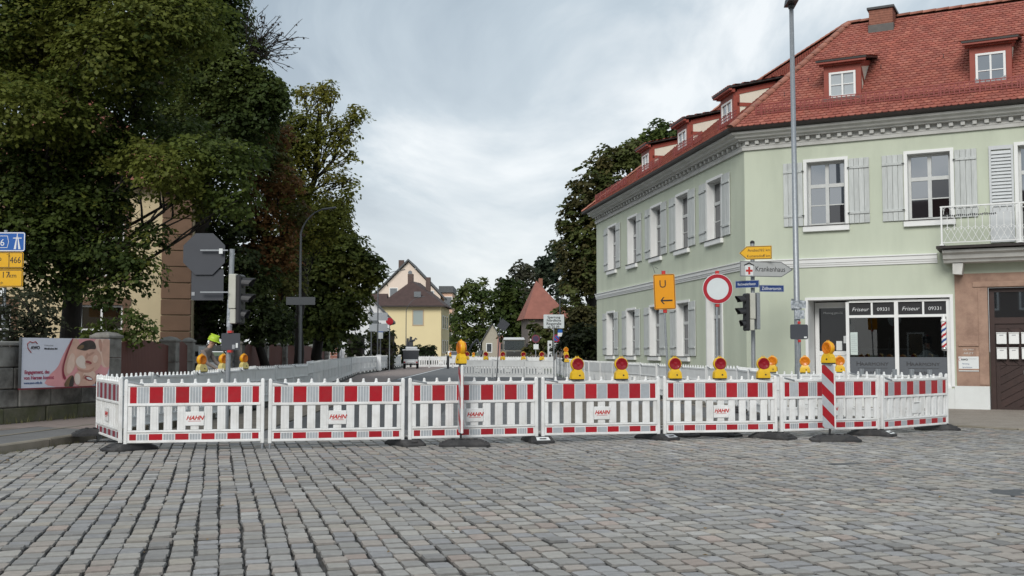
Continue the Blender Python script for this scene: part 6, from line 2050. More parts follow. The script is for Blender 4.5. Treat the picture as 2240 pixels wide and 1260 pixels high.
for zz in (.36, -.36):
    MB().box(-.035, .035, -.03, .03, zz - .035, zz + .035, 0, .008).build('clamp', red_print, pl_)
MB().tube([(-.16, -.01, .36), (-.20, 0, .50), (-.10, 0, .44)], .005, 4).build('wire', steel_dark, pl_)
# no entry for all vehicles
Y = 13.9
b = at(1571, 945, Y)
c = at(1569, 632, Y)
ne = thing('no_vehicles_sign', 'round white sign with red ring closing the road', 'sign', (b.x, Y * KY, 0), 0)
MB().tube([(0, 0, .05), (0, 0, 2.98)], .022, 10).build('post', steel, ne)
Mr = Mt(0, -.03, 0, rx=PI / 2)
dk = MB().lathe([(.283, 0), (.283, .012), (.278, .014), (.001, .014)], 48, 0, Mr).build('disc', sign_white, ne, (c.x - b.x, 0, c.z))
def ring_mesh(r0, r1, y, n=48):
    return MB().add([(r * math.cos(2 * PI * k / n), y, r * math.sin(2 * PI * k / n)) for r in (r0, r1) for k in range(n)], [(k, (k + 1) % n, n + (k + 1) % n, n + k) for k in range(n)])
ring_mesh(.205, .274, -.0455).build('red_ring', sign_red, dk)
MB().box(-.035, .035, -.03, .03, .275, .34, 0, .008).build('clamp', red_print, dk); MB().box(-.035, .035, -.03, .03, -.34, -.275, 0, .008).build('clamp', red_print, dk)
# grey back of a small sign on a post
Y = 14.2
b = at(1748, 941, Y); c = at(1747, 726, Y)
sb = thing('sign_post', 'slim post with the grey back of a small sign before the tall lamp post', 'sign', (b.x, Y * KY, 0), 0)
MB().tube([(0, 0, .0), (0, 0, c.z + .22)], .022, 10).build('post', steel, sb)
bk = MB().prism(plate_poly(.34, .285, .03), .02, .034).build('plate', sign_back, sb, (c.x - b.x, -.06, c.z))
MB().box(-.025, .025, .0, .06, .15, .20, 0, .005).build('clamp', red_print, bk); MB().box(-.025, .025, -.01, .06, -.20, -.15, 0, .005).build('clamp', red_print, bk)
MB().box(.09, .145, .016, .0195, -.12, -.09).build('sticker', paper, bk)
# direction post on the corner
Y = 19.2
b = at(1649, 900, Y)
dp = thing('sign_mast', 'grey steel mast carrying the Krankenhaus and yellow direction signs', 'pole', (b.x, Y * KY, 0), 0)
zt = at(1655, 533, Y).z
MB().tube([(0, 0, 0), (.02, 0, zt)], .055, 12).build('pole', steel, dp)
MB().lathe([(.06, zt), (.06, zt + .05), (.03, zt + .08)], 10).build('cap', dark_plastic, dp, (.02, 0, 0))
def arrow_sign(name, label, px0, px1, pya, pyb, mt, pointing, rz, grp=None):
    a, c = at(px0, pya, Y), at(px1, pyb, Y)
    w, h = abs(c.x - a.x) / math.cos(rz), abs(a.z - c.z)
    cx, cz = (a.x + c.x) / 2, (a.z + c.z) / 2
    t = thing(name, label, 'sign', (cx, Y * KY - .08, cz), rz)
    if pointing == 'L':
        poly = [(-w / 2, 0), (-w / 2 + h * .55, h / 2), (w / 2, h / 2), (w / 2, -h / 2), (-w / 2 + h * .55, -h / 2)]
    elif pointing == 'R':
        poly = [(w / 2, 0), (w / 2 - h * .85, h / 2), (-w / 2, h / 2), (-w / 2, -h / 2), (w / 2 - h * .85, -h / 2)]
    else:
        poly = [(-w / 2, -h / 2), (w / 2, -h / 2), (w / 2, h / 2), (-w / 2, h / 2)]
    MB().prism(poly, -.012, .012).build('plate', mt, t)
    return t, w, h, poly
def rim(t, poly, m, d0, d1, y=-.0135):
    o_, i_ = offset_poly(poly, d0), offset_poly(poly, d1)
    n = len(poly)
    MB().add([(x, y, z) for x, z in o_] + [(x, y, z) for x, z in i_], [(k, (k + 1) % n, n + (k + 1) % n, n + k) for k in range(n)]).build('border', m, t)
t, w, h, poly = arrow_sign('yellow_direction_sign', 'yellow arrow sign pointing left with two town names on the mast top', 1618, 1684, 539, 568, sign_yellow, 'L', R(-20))
rim(t, poly, black_print, .008, .022)
text('lettering', 'Ansbach', .105, black_print, t, (-.20, -.014, .03)); text('lettering', '32 km', .095, black_print, t, (.38, -.014, .03), align='RIGHT')
text('lettering', 'Kottensdorf', .105, black_print, t, (-.22, -.014, -.12), sx=.88); text('lettering', '5 km', .095, black_print, t, (.38, -.014, -.12), align='RIGHT')
t, w, h, poly = arrow_sign('hospital_sign', 'long grey white arrow sign reading Krankenhaus with red cross symbol', 1614, 1737, 573, 606, sign_grey_white, 'R', R(14))
rim(t, poly, steel_dark, .004, .018)
text('lettering', 'Krankenhaus', .19, black_print, t, (-w / 2 + .42, -.014, -.06), sx=.86)
MB().box(-w / 2 + .14, -w / 2 + .36, -.0145, -.0125, -.175, .09).build('symbol_field', paper, t)
MB().box(-w / 2 + .155, -w / 2 + .345, -.017, -.015, -.075, -.02).box(-w / 2 + .222, -w / 2 + .278, -.0175, -.015, -.145, .05).build('red_cross', red_print, t)
MB().prism([(-w / 2 + .11, .075), (-w / 2 + .25, .135), (-w / 2 + .39, .075), (-w / 2 + .39, .105), (-w / 2 + .25, .17), (-w / 2 + .11, .105)], -.017, -.013).build('roof_symbol', black_print, t)
t, w, h, poly = arrow_sign('street_name_sign', 'dark blue street name sign angled to the left of the mast', 1611, 1655, 614, 630, sign_navy, 'N', R(-38))
rim(t, poly, sign_white, .004, .010); text('lettering', 'Reichswaisenhausstr.', .10, white_print, t, (0, -.014, -.03), align='CENTER', sx=.62)
t, w, h, poly = arrow_sign('street_name_sign', 'dark blue street name sign Zöllnertorstr. right of the mast', 1659, 1714, 624, 639, sign_navy, 'N', R(8))
rim(t, poly, sign_white, .004, .010); text('lettering', 'Zöllnertorstr.', .12, white_print, t, (0, -.014, -.04), align='CENTER', sx=.82)
# traffic lights: seen from the side, visors towards local -y
def make_traffic_light(label, back_m):
    t = thing('traffic_light', label, 'traffic light', (0, 0, 0), 0, 'traffic lights')
    MB().box(-.14, .14, -.05, .05, -.48, .48, 0, .03).build('housing', dark_plastic, t)
    MB().box(-.13, .13, .051, .20, -.18, .49, 0, .012).build('back_cover', back_m, t)
    MB().box(-.12, .12, .051, .17, -.47, -.19, 0, .012).build('lower_cover', back_m, t)
    for k, z in enumerate((.31, 0, -.31)):
        s = 1 if k < 2 else .62
        n = 12
        vs, fs = [], []
        for q, (y, rr) in enumerate(((-.05, .115), (-.30 * s, .120))):
            for j in range(n + 1):
                a = -.35 + (PI + .70) * j / n
                drop = 0 if q == 0 else .03
                vs.append((rr * math.cos(a), y if q == 0 else y + .10 * (1 - max(0, math.sin(a))) * s, z + rr * math.sin(a) - drop * .6))
        for q, (y, rr) in enumerate(((-.05, .105), (-.30 * s, .110))):
            for j in range(n + 1):
                a = -.35 + (PI + .70) * j / n
                drop = 0 if q == 0 else .03
                vs.append((rr * math.cos(a), y if q == 0 else y + .10 * (1 - max(0, math.sin(a))) * s, z + rr * math.sin(a) - drop * .6))
        k1 = n + 1
        for j in range(n):
            fs += [(j, j + 1, k1 + j + 1, k1 + j), (2 * k1 + j, 3 * k1 + j, 3 * k1 + j + 1, 2 * k1 + j + 1), (k1 + j, k1 + j + 1, 3 * k1 + j + 1, 3 * k1 + j)]
        v = MB().add(vs, fs).build('visor', dark_plastic, t)
        MB().lathe([(.10, .05), (.09, .06), (.001, .075)], 16, 0, Mt(0, 0, z, rx=PI / 2)).build('lens', (red_lens, amber_lens, mat('green_lens', (.01, .09, .05), .2))[k] if False else dark_plastic, v)
    return t
c = at(1634, 683, 19.0)
TL = make_traffic_light('traffic light seen from the side, visors to the left, on the corner mast', cream_plastic)
set_(TL, c.x - .03, 18.95 * KY, c.z, R(-78))
MB().box(-.20, .12, .24, .33, -.44, .50, 0, .01).build('mounting_channel', steel, TL)
# left pole with sign backs
Y = 14.3
b = at(494, 940, Y); tp = at(508, 545, Y)
gp_ = thing('sign_pole', 'leaning grey pole with the dark back of a large stop sign and a plate', 'pole', (b.x, Y * KY, 0), 0)
MB().tube([(0, 0, 0), (tp.x - b.x, 0, tp.z)], .05, 12).build('pole', steel, gp_)
def loc(px, py, yo=0.0):
    q = at(px, py, Y + yo); return Vector((q.x - b.x, yo, q.z))
cc = loc(448, 556, -.02)
MB().prism([(.435 * math.cos(a), .435 * math.sin(a)) for a in np.linspace(PI / 8, 2 * PI + PI / 8, 8, endpoint=False)], .02, .034).build('octagon_plate', sign_back, gp_, (cc.x, -.10, cc.z))
cc2 = loc(454, 623, -.02)
MB().prism(plate_poly(.62, .60, .03), .02, .034).build('square_plate', sign_back, gp_, (cc2.x, -.06, cc2.z))
for py in (549, 640):
    a_, b_ = loc(443, py, 0), loc(503, py, 0)
    MB().box(a_.x, b_.x, -.16, -.135, a_.z - .012, a_.z + .012).build('clamp_bar', steel, gp_)
q = loc(488, 551, 0); MB().box(q.x - .035, q.x + .035, -.165, -.161, q.z - .05, q.z + .05).build('sticker', paper, gp_)
q = loc(424, 643, 0); MB().box(q.x - .03, q.x + .03, -.05, -.041, q.z - .035, q.z + .035).build('sticker', grey_print, gp_)
q = loc(502, 690, 0); MB().tube([(q.x + .0, 0, q.z - .22), (q.x + .012, 0, q.z + .30)], .0545, 12).build('sticker_wrap', sticker_mix, gp_)
c = at(528, 655, Y)
TL2 = dup(TL, (c.x - .02, Y * KY + .02, c.z), R(82), 'traffic light with pale cover, visors to the right, on the leaning left pole')
for ch in list(TL2.children):
    if ch.name.startswith('mounting'): bpy.data.objects.remove(ch)
q = at(513, 747, Y - .15)
sp2 = thing('small_sign_back', 'small dark grey sign back with two stickers low on the left pole', 'sign', (q.x - .1, Y * KY - .12, q.z), 0)
MB().prism(plate_poly(.36, .32, .02), .0, .014).build('plate', sign_back, sp2)
MB().box(.10, .14, -.004, -.0005, -.12, -.03).build('sticker', paper, sp2); MB().box(.03, .08, -.004, -.0005, -.14, -.06).build('sticker', grey_print, sp2)
MB().box(-.06, .02, -.02, .13, .165, .21).build('clamp', red_print, sp2); MB().box(-.06, .02, -.02, .13, -.21, -.165).build('clamp', red_print, sp2)
# motorway and federal road signs at the left edge
Y = 16.9
def rows():
    global Y
    a = at(6, 640, Y)
    t0 = thing('direction_sign_pole', 'grey pole of the yellow direction signs at the left edge', 'pole', (a.x, Y * KY + .08, .1), 0)
    MB().tube([(0, 0, 0), (0, 0, 4.2)], .045, 10).build('pole', steel, t0)
    sp = []
    for px1, y0, y1, m_, nm, lb in ((56, 508, 550, sign_blue, 'motorway_sign', 'blue motorway sign at the left edge, topmost of the stack'), (52, 551, 587, sign_yellow, 'federal_road_sign', 'yellow direction sign with number 466, under the blue one'), (51, 589, 628, sign_yellow, 'distance_sign', 'yellow direction sign reading 17 km, lowest large one of the stack')):
        p, q = at(px1, y0, Y), at(px1, y1, Y)
        w, h = 2.0, p.z - q.z
        t = thing(nm, lb, 'sign', (p.x - w / 2, Y * KY, (p.z + q.z) / 2), R(0), 'stacked direction signs at the left edge')
        po = plate_poly(w, h, .05)
        MB().prism(po, -.012, .012).build('plate', m_, t)
        rim(t, po, white_print if m_ is sign_blue else black_print, .006 if m_ is sign_blue else .012, .028)
        sp.append((t, w, h))
    t, w, h = sp[0]
    X = lambda px: (at(px, 530, Y).x - t.location.x)
    text('lettering', 'A 6', .22, white_print, t, (X(11), -.014, -.09), align='RIGHT')
    po = [(X(-40), -.14), (X(17), -.14), (X(20), 0), (X(17), .14), (X(-40), .14)]
    rim(t, po, white_print, 0, .012, -.0145)
    mm = MB()
    mm.prism([(X(31), -.17), (X(36), -.17), (X(37.7), .12), (X(36.4), .12)], -.0155, -.0125); mm.prism([(X(41), -.17), (X(46), -.17), (X(39.8), .12), (X(38.5), .12)], -.0155, -.0125)
    mm.box(X(29), X(48), -.0150, -.0125, .075, .095); mm.box(X(38.1) - .008, X(38.1) + .008, -.0155, -.0125, .10, .19)
    mm.build('motorway_symbol', white_print, t)
    t, w, h = sp[1]
    X = lambda px: (at(px, 570, Y).x - t.location.x)
    MB().box(X(19.5), X(21), -.0150, -.0125, -h / 2 + .02, h / 2 - .02).build('divider', black_print, t)
    text('lettering', '466', .21, black_print, t, (X(22), -.014, -.07), sx=.82); text('lettering', 'Ansb', .17, black_print, t, (X(4), -.014, -.02), align='RIGHT')
    t, w, h = sp[2]
    X = lambda px: (at(px, 605, Y).x - t.location.x)
    text('lettering', '17', .20, black_print, t, (X(3), -.014, .01)); text('lettering', 'km', .15, black_print, t, (X(19), -.014, .01))
    text('lettering', 'Schwabach', .09, black_print, t, (X(8), -.014, -.14), align='RIGHT')
    p, q = at(9, 630, Y), at(9, 650, Y)
    t = thing('small_white_sign', 'small white sign below the yellow ones at the left edge', 'sign', (p.x - .3, Y * KY, (p.z + q.z) / 2), 0, 'stacked direction signs at the left edge')
    MB().prism(plate_poly(.6, p.z - q.z, .02), -.01, .01).build('plate', paper, t)
    MB().box(.02, .22, -.0135, -.0115, -.05, -.03).build('print_line', grey_print, t)
rows()
# tall lamp post in front of the house
Y = 18.6
b = at(1747, 880, Y)
tl = thing('street_lamp', 'tall galvanised street lamp in front of the green house', 'street lamp', (b.x, Y * KY, 0), 0)
zt = at(1743, 14, Y).z
MB().tube([(0, 0, 0), (0, 0, 1.1), (0, 0, 1.15), (-.03, 0, zt)], [.085, .085, .078, .055], 14).build('pole', steel, tl, smooth=True)
hd = MB()
hd.add([(-.16, -.30, .05), (.10, -.30, .05), (.13, .22, .02), (-.15, .22, .02), (-.13, -.27, .18), (.08, -.27, .18), (.10, .20, .20), (-.12, .20, .20)], [(0, 3, 2, 1), (4, 5, 6, 7), (0, 1, 5, 4), (1, 2, 6, 5), (2, 3, 7, 6), (3, 0, 4, 7)])
h_ = hd.build('lamp_head', iron_dark, tl, (-.03, -.05, zt))
MB().lathe([(.075, -.06), (.09, .02), (.06, .05)], 12).build('collar', iron_dark, h_, (0, .05, 0))
q = at(1749, 667, Y); q2 = at(1749, 684, Y)
wr = MB()
for k in range(9):
    a = rng.random() * 2 * PI
    zc_ = q.z + rng.normal() * .07
    wr.box(-.10, .10, -.006, .0, -.08, .08, 0, 0, Mt(.10 * math.cos(a) * 1.0, .10 * math.sin(a), zc_, rz=a + PI / 2, rx=rng.normal() * .12))
wr.tube([(0, 0, q.z - .12), (0, 0, q.z + .10)], .115, 12)
wr.box(-.19, .19, -.125, -.119, q.z - .09, q.z + .10)
wr.box(-.10, .15, -.130, -.1255, q2.z - .16, q2.z + .06)
wr.build('sticker_wrap', sticker_mix, tl)
# far lamps along the left pavement
def far_lamp(label, px, pyt, Y, tip_px, tip_py):
    p = at(px, 770, Y)
    t = thing('street_lamp', label, 'street lamp', (p.x, Y * KY, 0), 0, 'curved street lamps along the left side')
    a, e = at(px, pyt, Y), at(tip_px, tip_py, Y)
    zt_, dx, dz = a.z, e.x - p.x, e.z - a.z
    pts = [(0, 0, 0), (0, 0, zt_ * .5), (0, 0, zt_)]
    for k in range(1, 7):
        s = k / 6
        pts.append((dx * s ** 1.4, 0, zt_ + dz * math.sin(s * PI / 2)))
    rs = [.058, .05, .042] + [.030 - .0025 * k for k in range(6)]
    MB().tube(pts, rs, 10).build('pole', steel_dark, t, smooth=True)
    MB().box(-.05, .50, -.08, .08, -.025, .03, 0, .02).build('lamp_head', steel_dark, t, (dx - .1, 0, zt_ + dz), (0, R(-8), 0))
    return t
far_lamp('tall curved street lamp rising through the yellow green tree', 655, 510, 27, 712, 458)
far_lamp('curved street lamp before the brown roofed house wing', 826, 622, 54, 875, 592)
far_lamp('small curved street lamp in front of the yellow house wall', 888, 680, 84, 922, 650)
# grey pole and the sign board on it
def back_board(label, px, Y, board, top, name='far_sign', two=None, r=.05):
    p = at(px, 770, Y)
    t = thing(name, label, 'sign', (p.x, Y * KY, 0), 0)
    zt_ = at(px, top, Y).z
    MB().tube([(0, 0, 0), (0, 0, zt_)], r, 8).build('pole', steel_dark, t)
    for bd_ in ([board] + (two or [])):
        x0, y0, x1, y1, m_ = bd_
        a, e = at(x0, y0, Y), at(x1, y1, Y)
        MB().box(a.x - p.x, e.x - p.x, -.09, -.06, e.z, a.z).build('plate', m_, t)
    return t
back_board('dark grey sign board on the tall lamp pole left of the hedge', 657, 26.7, (627, 650, 690, 667, steel_dark), 655)
back_board('plain grey pole at the edge of the big dark tree', 740, 46, (735, 672, 744, 700, sign_back), 630, r=.07)
p_ = back_board('pale grey double sign board seen from behind before the white house', 812, 56, (808, 684, 848, 701, steel), 676, two=[(808, 708, 848, 725, steel)])
back_board('blue white small sign hanging below the grey double board', 832, 57, (826, 709, 839, 727, sign_blue), 706, two=[(827, 727, 838, 741, paper)])
def round_sign(label, px, py, r_px, Y, face, ring, extras=(), name='round_sign', top=None):
    p = at(px, 770, Y)
    t = thing(name, label, 'sign', (p.x, Y * KY, 0), 0)
    c = at(px, py, Y)
    r_ = r_px * Y * KY / F
    MB().tube([(0, 0, 0), (0, 0, c.z + r_ * .9)], .035, 8).build('post', steel, t)
    d = MB().lathe([(r_, 0), (r_, .02), (.001, .021)], 24, 0, Mt(0, -.05, c.z, rx=PI / 2)).build('disc', face, t)
    ring_mesh(r_ * .72, r_ * .98, -.074, 24).build('ring', ring, d, (0, 0, c.z))
    for x0, y0, x1, y1, m_ in extras:
        a, e = at(x0, y0, Y), at(x1, y1, Y)
        MB().box(a.x - p.x, e.x - p.x, -.07, -.05, e.z, a.z).build('plate', m_, t)
    return t, c, r_
round_sign('red round sign beside the pale grey double board', 852, 703, 8, 57, sign_red, sign_red)
t, c, r_ = round_sign('blue and red no stopping sign with white plates under the big white notice', 1217, 740, 8.5, 44, sign_blue, sign_red, ((1211, 751, 1223, 757, paper), (1212, 758, 1222, 764, paper)))
MB().box(-r_ * .95, r_ * .95, -.0755, -.0735, -.03, .03, 0, 0, Mt(0, 0, c.z, ry=PI / 4)).build('red_bar', sign_red, t)
round_sign('dim no stopping sign with white plate beside the grey brown house', 1172, 741, 9, 60, mat('dim_blue', (.05, .03, .07), .5), mat('dim_red', (.17, .03, .05), .5), ((1167, 753, 1178, 764, paper),))
back_board('blue and white small sign on a slim pole right of the big white notice', 1225, 43, (1220, 721, 1230, 728, sign_blue), 655, two=[(1220, 728, 1230, 736, paper)], r=.03)
# black signal head far left
p = at(851, 770, 62)
t = thing('far_signal', 'dark far traffic signal seen from behind near the yellow house', 'traffic light', (p.x, 62 * KY, 0), 0, 'traffic lights')
MB().tube([(0, 0, 0), (0, 0, 2.6)], .06, 8).build('pole', steel_dark, t)
MB().box(-.28, .1, -.1, .1, 1.7, 2.9, 0, .06).build('housing', dark_plastic, t); MB().lathe([(.25, -.03), (.25, .03)], 16, 0, Mt(.15, 0, 2.75, rx=PI / 2)).build('target_disc', dark_plastic, t)
# diamond sign back on a tall thin pole before the cross barriers
Y = 37.5
p = at(1096, 770, Y)
t = thing('diamond_sign_back', 'dark diamond shaped sign seen from behind on a slim leaning pole', 'sign', (p.x - .15, Y * KY, 0), 0)
c = at(1099, 711, Y)
MB().tube([(-.08, 0, 0), (.12, 0, c.z + .4)], .028, 8).build('pole', steel_dark, t)
MB().box(-.24, .24, -.012, .012, -.24, .24, 0, .004, Mt(ry=R(38))).build('plate', sign_back, t, (c.x - p.x + .15 + .05, -.06, c.z))
# big white notice
Y = 38
p0, p1 = at(1189, 688, Y), at(1234, 718, Y)
wn = thing('closure_notice', 'white notice board with four dark lines announcing the road closure', 'sign', ((p0.x + p1.x) / 2, Y * KY, 0), 0)
w, h = p1.x - p0.x, p0.z - p1.z
zc_ = (p0.z + p1.z) / 2
pl_ = MB().prism(plate_poly(w, h, .04), -.012, .012).build('plate', sign_white, wn, (0, 0, zc_))
for k, s in enumerate(('Sperrung', 'Nördliche', 'Ringstraße', 'ab 02.09.')):
    text('lettering', s, .18, dark_print, pl_, (0, -.014, h / 2 - .20 - k * .165), align='CENTER', bold=.004)
MB().tube([(.0, .03, 0), (0, .03, zc_ + .2)], .03, 8).build('post', steel, wn)
p = at(1203, 770, 41.5)
wp = thing('marker_panel', 'slim white marker panel with dark marks right of the truck', 'sign', (p.x, 41.5 * KY, 0), 0)
MB().box(-.13, .13, -.02, .02, .85, 2.1, 0, .01).build('plate', paper, wp); MB().box(-.03, .03, .021, .06, 0, 1.9).build('post', steel_dark, wp)
for z in (1.2, 1.5, 1.8):
    MB().box(-.05, .07, -.024, -.0205, z, z + .13).build('print_mark', dark_print, wp)
p = at(980, 770, 64)
t = thing('dark_post', 'short dark bollard post in the gap of the far white barriers', 'post', (p.x, 64 * KY, 0), 0)
MB().tube([(0, 0, 0), (0, 0, 1.05)], .11, 8).build('post', dark_plastic, t); MB().lathe([(.12, 1.05), (.12, 1.12), (.03, 1.16)], 8).build('cap', steel_dark, t)

# ================================================================== PEOPLE
def skinned(name, verts, edges, mats_edge, parent, loc, rz, mats, sub=2):
    """one continuous body grown from a skeleton; each face takes the cloth of its nearest bone"""
    me = bpy.data.meshes.new(name + '_skeleton')
    me.from_pydata([v[0] for v in verts], edges, [])
    o = bpy.data.objects.new(name + '_skeleton', me)
    COL.objects.link(o)
    sk = o.modifiers.new('skin', 'SKIN'); sk.use_smooth_shade = True
    lay = me.skin_vertices[0].data if len(me.skin_vertices) else None
    if lay is None:
        bpy.context.view_layer.update()
        lay = me.skin_vertices[0].data
    for i, v in enumerate(verts):
        r_ = v[1]
        lay[i].radius = r_ if isinstance(r_, tuple) else (r_, r_)
    lay[0].use_root = True
    sb_ = o.modifiers.new('sub', 'SUBSURF'); sb_.levels = sub; sb_.render_levels = sub
    dg = bpy.context.evaluated_depsgraph_get()
    m2 = bpy.data.meshes.new_from_object(o.evaluated_get(dg))
    bpy.data.objects.remove(o)
    for q in mats: m2.materials.append(q)
    V = [Vector(v[0]) for v in verts]
    for pgn in m2.polygons:
        c = pgn.center
        best, bm_ = 9, 0
        for (i, j), mi_ in zip(edges, mats_edge):
            d = V[j] - V[i]
            t_ = max(0, min(1, (c - V[i]).dot(d) / max(d.length_squared, 1e-9)))
            q = (V[i] + d * t_ - c).length
            if q < best: best, bm_ = q, mi_
        pgn.material_index = bm_
        pgn.use_smooth = True
    m2.name = name
    return put(name, m2, parent, loc, (0, 0, rz))
def hand(verts, edges, me_, wrist_i, d, up, mi_):
    """palm, four fingers slightly curled and a thumb off the side of the palm"""
    w = Vector(verts[wrist_i][0])
    d = Vector(d).normalized(); up = Vector(up).normalized(); s = d.cross(up).normalized()
    verts.append((tuple(w + d * .07), (.036, .020))); k = len(verts) - 1
    edges.append((wrist_i, k)); me_.append(mi_)
    for j, L in enumerate((.070, .080, .074, .058)):
        a = w + d * .09 + s * (.030 - .020 * j)
        verts.append((tuple(a), .010)); verts.append((tuple(a + d * L * .55 - up * .012), .0088)); verts.append((tuple(a + d * L * .85 - up * .04), .0075))
        n = len(verts)
        edges += [(k, n - 3), (n - 3, n - 2), (n - 2, n - 1)]; me_ += [mi_] * 3
    a = w + d * .03 + s * .036
    verts.append((tuple(a), .012)); verts.append((tuple(a + d * .04 + s * .022 - up * .015), .010))
    n = len(verts)
    edges += [(wrist_i, n - 2), (n - 2, n - 1)]; me_ += [mi_] * 2
def head_parts(parent, c, tilt, hair_m=None, helmet_m=None):
    """eyes, nose, mouth and ears sit on the head; face towards local +x"""
    h = MB()
    for s in (1, -1):
        h.lathe([(.010, 0), (.007, .006), (.001, .008)], 8, 0, Mt(.086, s * .034, .012, ry=PI / 2))
    h.box(.080, .091, -.024, .024, -.062, -.054)
    h.build('eyes_and_mouth', black_print, parent, c, (0, tilt, 0))
    n_ = MB()
    n_.add([(.080, -.014, -.030), (.080, .014, -.030), (.085, 0, .02), (.115, 0, -.026)], [(0, 1, 3), (0, 3, 2), (1, 2, 3), (0, 2, 1)])
    for s in (1, -1):
        n_.lathe([(.028, -.008), (.030, .004), (.012, .010)], 10, 0, Mt(-.005, s * .076, -.005, rx=-s * PI / 2))
    n_.build('nose_and_ears', skin, parent, c, (0, tilt, 0))
    if hair_m:
        MB().lathe([(.098, -.01), (.102, .03), (.094, .07), (.070, .105), (.035, .122), (.001, .126)], 16, 0, Mt(-.018, 0, .005, ry=-.25)).build('hair', hair_m, parent, c, (0, tilt, 0), smooth=True)
    if helmet_m:
        m = MB()
        m.lathe([(.128, .032), (.134, .045), (.130, .09), (.112, .135), (.075, .165), (.03, .178), (.001, .18)], 20, 0, Mt())
        m.lathe([(.133, .030), (.150, .034), (.150, .042), (.131, .046)], 20, 0, Mt(.012, 0, 0))
        m.add([(.09, -.105, .036), (.185, -.06, .028), (.20, 0, .026), (.185, .06, .028), (.09, .105, .036), (.10, -.09, .052), (.19, -.05, .038), (.203, 0, .037), (.19, .05, .038), (.10, .09, .052)], [(0, 1, 6, 5), (1, 2, 7, 6), (2, 3, 8, 7), (3, 4, 9, 8), (5, 6, 7, 8, 9), (4, 3, 2, 1, 0)])
        m.box(-.11, .12, -.012, .012, .155, .186, 0, .008)
        m.build('helmet', helmet_m, parent, c, (0, tilt, 0), smooth=False)
def body(pose, cloth):
    """pose: named joints; returns verts, edges, bone cloth"""
    J = pose
    names, verts, edges, me_ = {}, [], [], []
    def v(n, r):
        names[n] = len(verts); verts.append((J[n], r))
    v('pelvis', (.135, .105)); v('waist', (.125, .095)); v('chest', (.155, .105)); v('neck', (.055, .055)); v('chin', (.068, .062)); v('crown', (.080, .074)); v('top', (.055, .05))
    for a, b in (('pelvis', 'waist'), ('waist', 'chest'), ('chest', 'neck'), ('neck', 'chin'), ('chin', 'crown'), ('crown', 'top')):
        edges.append((names[a], names[b])); me_.append({'pelvis': cloth[1], 'waist': cloth[0], 'chest': cloth[0]}.get(a, 2))
    for s in 'lr':
        v('sh' + s, .068); v('el' + s, .048); v('wr' + s, .030)
        edges += [(names['chest'], names['sh' + s]), (names['sh' + s], names['el' + s]), (names['el' + s], names['wr' + s])]; me_ += [cloth[0], cloth[0], cloth[2]]
        hand(verts, edges, me_, names['wr' + s], Vector(J['wr' + s]) - Vector(J['el' + s]), J.get('up' + s, (0, 0, 1)), 2)
        v('hip' + s, (.095, .088)); v('kn' + s, .066); v('an' + s, .044); v('toe' + s, (.045, .03))
        edges += [(names['pelvis'], names['hip' + s]), (names['hip' + s], names['kn' + s]), (names['kn' + s], names['an' + s]), (names['an' + s], names['toe' + s])]; me_ += [cloth[1]] * 3 + [3]
    return verts, edges, me_
p = at(443, 770, 17.6)
wk = thing('person', 'person in lime helmet, taupe shirt and dark trousers bending over behind the left barriers', 'person', (p.x, 17.6 * KY, .115), R(-8))
pose = dict(pelvis=(-.08, 0, .92), waist=(-.02, 0, 1.08), chest=(.09, 0, 1.34), neck=(.18, 0, 1.49), chin=(.225, 0, 1.555), crown=(.26, 0, 1.635), top=(.275, 0, 1.69),
            shl=(.10, .185, 1.38), ell=(.24, .22, 1.13), wrl=(.46, .16, 1.02), shr=(.10, -.185, 1.38), elr=(.22, -.23, 1.12), wrr=(.45, -.18, .98),
            hipl=(-.08, .10, .86), knl=(-.0, .12, .48), anl=(-.10, .12, .09), toel=(.07, .13, .04), hipr=(-.08, -.10, .86), knr=(.03, -.13, .48), anr=(-.05, -.13, .09), toer=(.12, -.14, .04))
v_, e_, m_ = body(pose, (0, 1, 0))
skinned('body', v_, e_, m_, wk, (0, 0, 0), 0, [shirt, trousers, skin, rubber])
head_parts(wk, (.255, 0, 1.62), R(18), None, hivis)
tbx = MB()
tool = thing('hand_tool', 'small red and black tool held by the bending worker', 'tool', (p.x + .53, 17.6 * KY - .18, 1.02), 0)
MB().box(-.09, .09, -.05, .05, -.06, .05, 0, .015).build('motor', red_print, tool); MB().tube([(-.08, 0, .05), (-.06, 0, .10), (.05, 0, .10), (.08, 0, .05)], .014, 6).build('handle', dark_plastic, tool)
# customer under a grey cape in the salon
q = f1(4.42, 1.25, .02)
cu_ = thing('person', 'person in a grey cape standing in the dim salon behind the right window', 'person', q, A1 + R(-115))
pose = dict(pelvis=(0, 0, .95), waist=(0, 0, 1.12), chest=(.02, 0, 1.42), neck=(.04, 0, 1.58), chin=(.06, 0, 1.64), crown=(.065, 0, 1.73), top=(.06, 0, 1.79),
            shl=(.02, .19, 1.45), ell=(.04, .25, 1.17), wrl=(.22, .16, 1.08), shr=(.02, -.19, 1.45), elr=(.04, -.25, 1.17), wrr=(.22, -.16, 1.08),
            hipl=(0, .10, .9), knl=(.02, .11, .5), anl=(0, .11, .09), toel=(.16, .13, .04), hipr=(0, -.10, .9), knr=(.02, -.11, .5), anr=(0, -.11, .09), toer=(.16, -.13, .04))
v_, e_, m_ = body(pose, (0, 1, 0))
skinned('body', v_, e_, m_, cu_, (0, 0, 0), 0, [trousers, trousers, skin, rubber])
head_parts(cu_, (.06, 0, 1.71), 0, hairp, None)
MB().lathe([(.36, .55), (.34, .9), (.30, 1.2), (.27, 1.38), (.16, 1.50), (.075, 1.56), (.07, 1.59)], 20, 0, Matrix.Diagonal((.8, 1.0, 1, 1))).build('cape', cape_m, cu_, smooth=True)

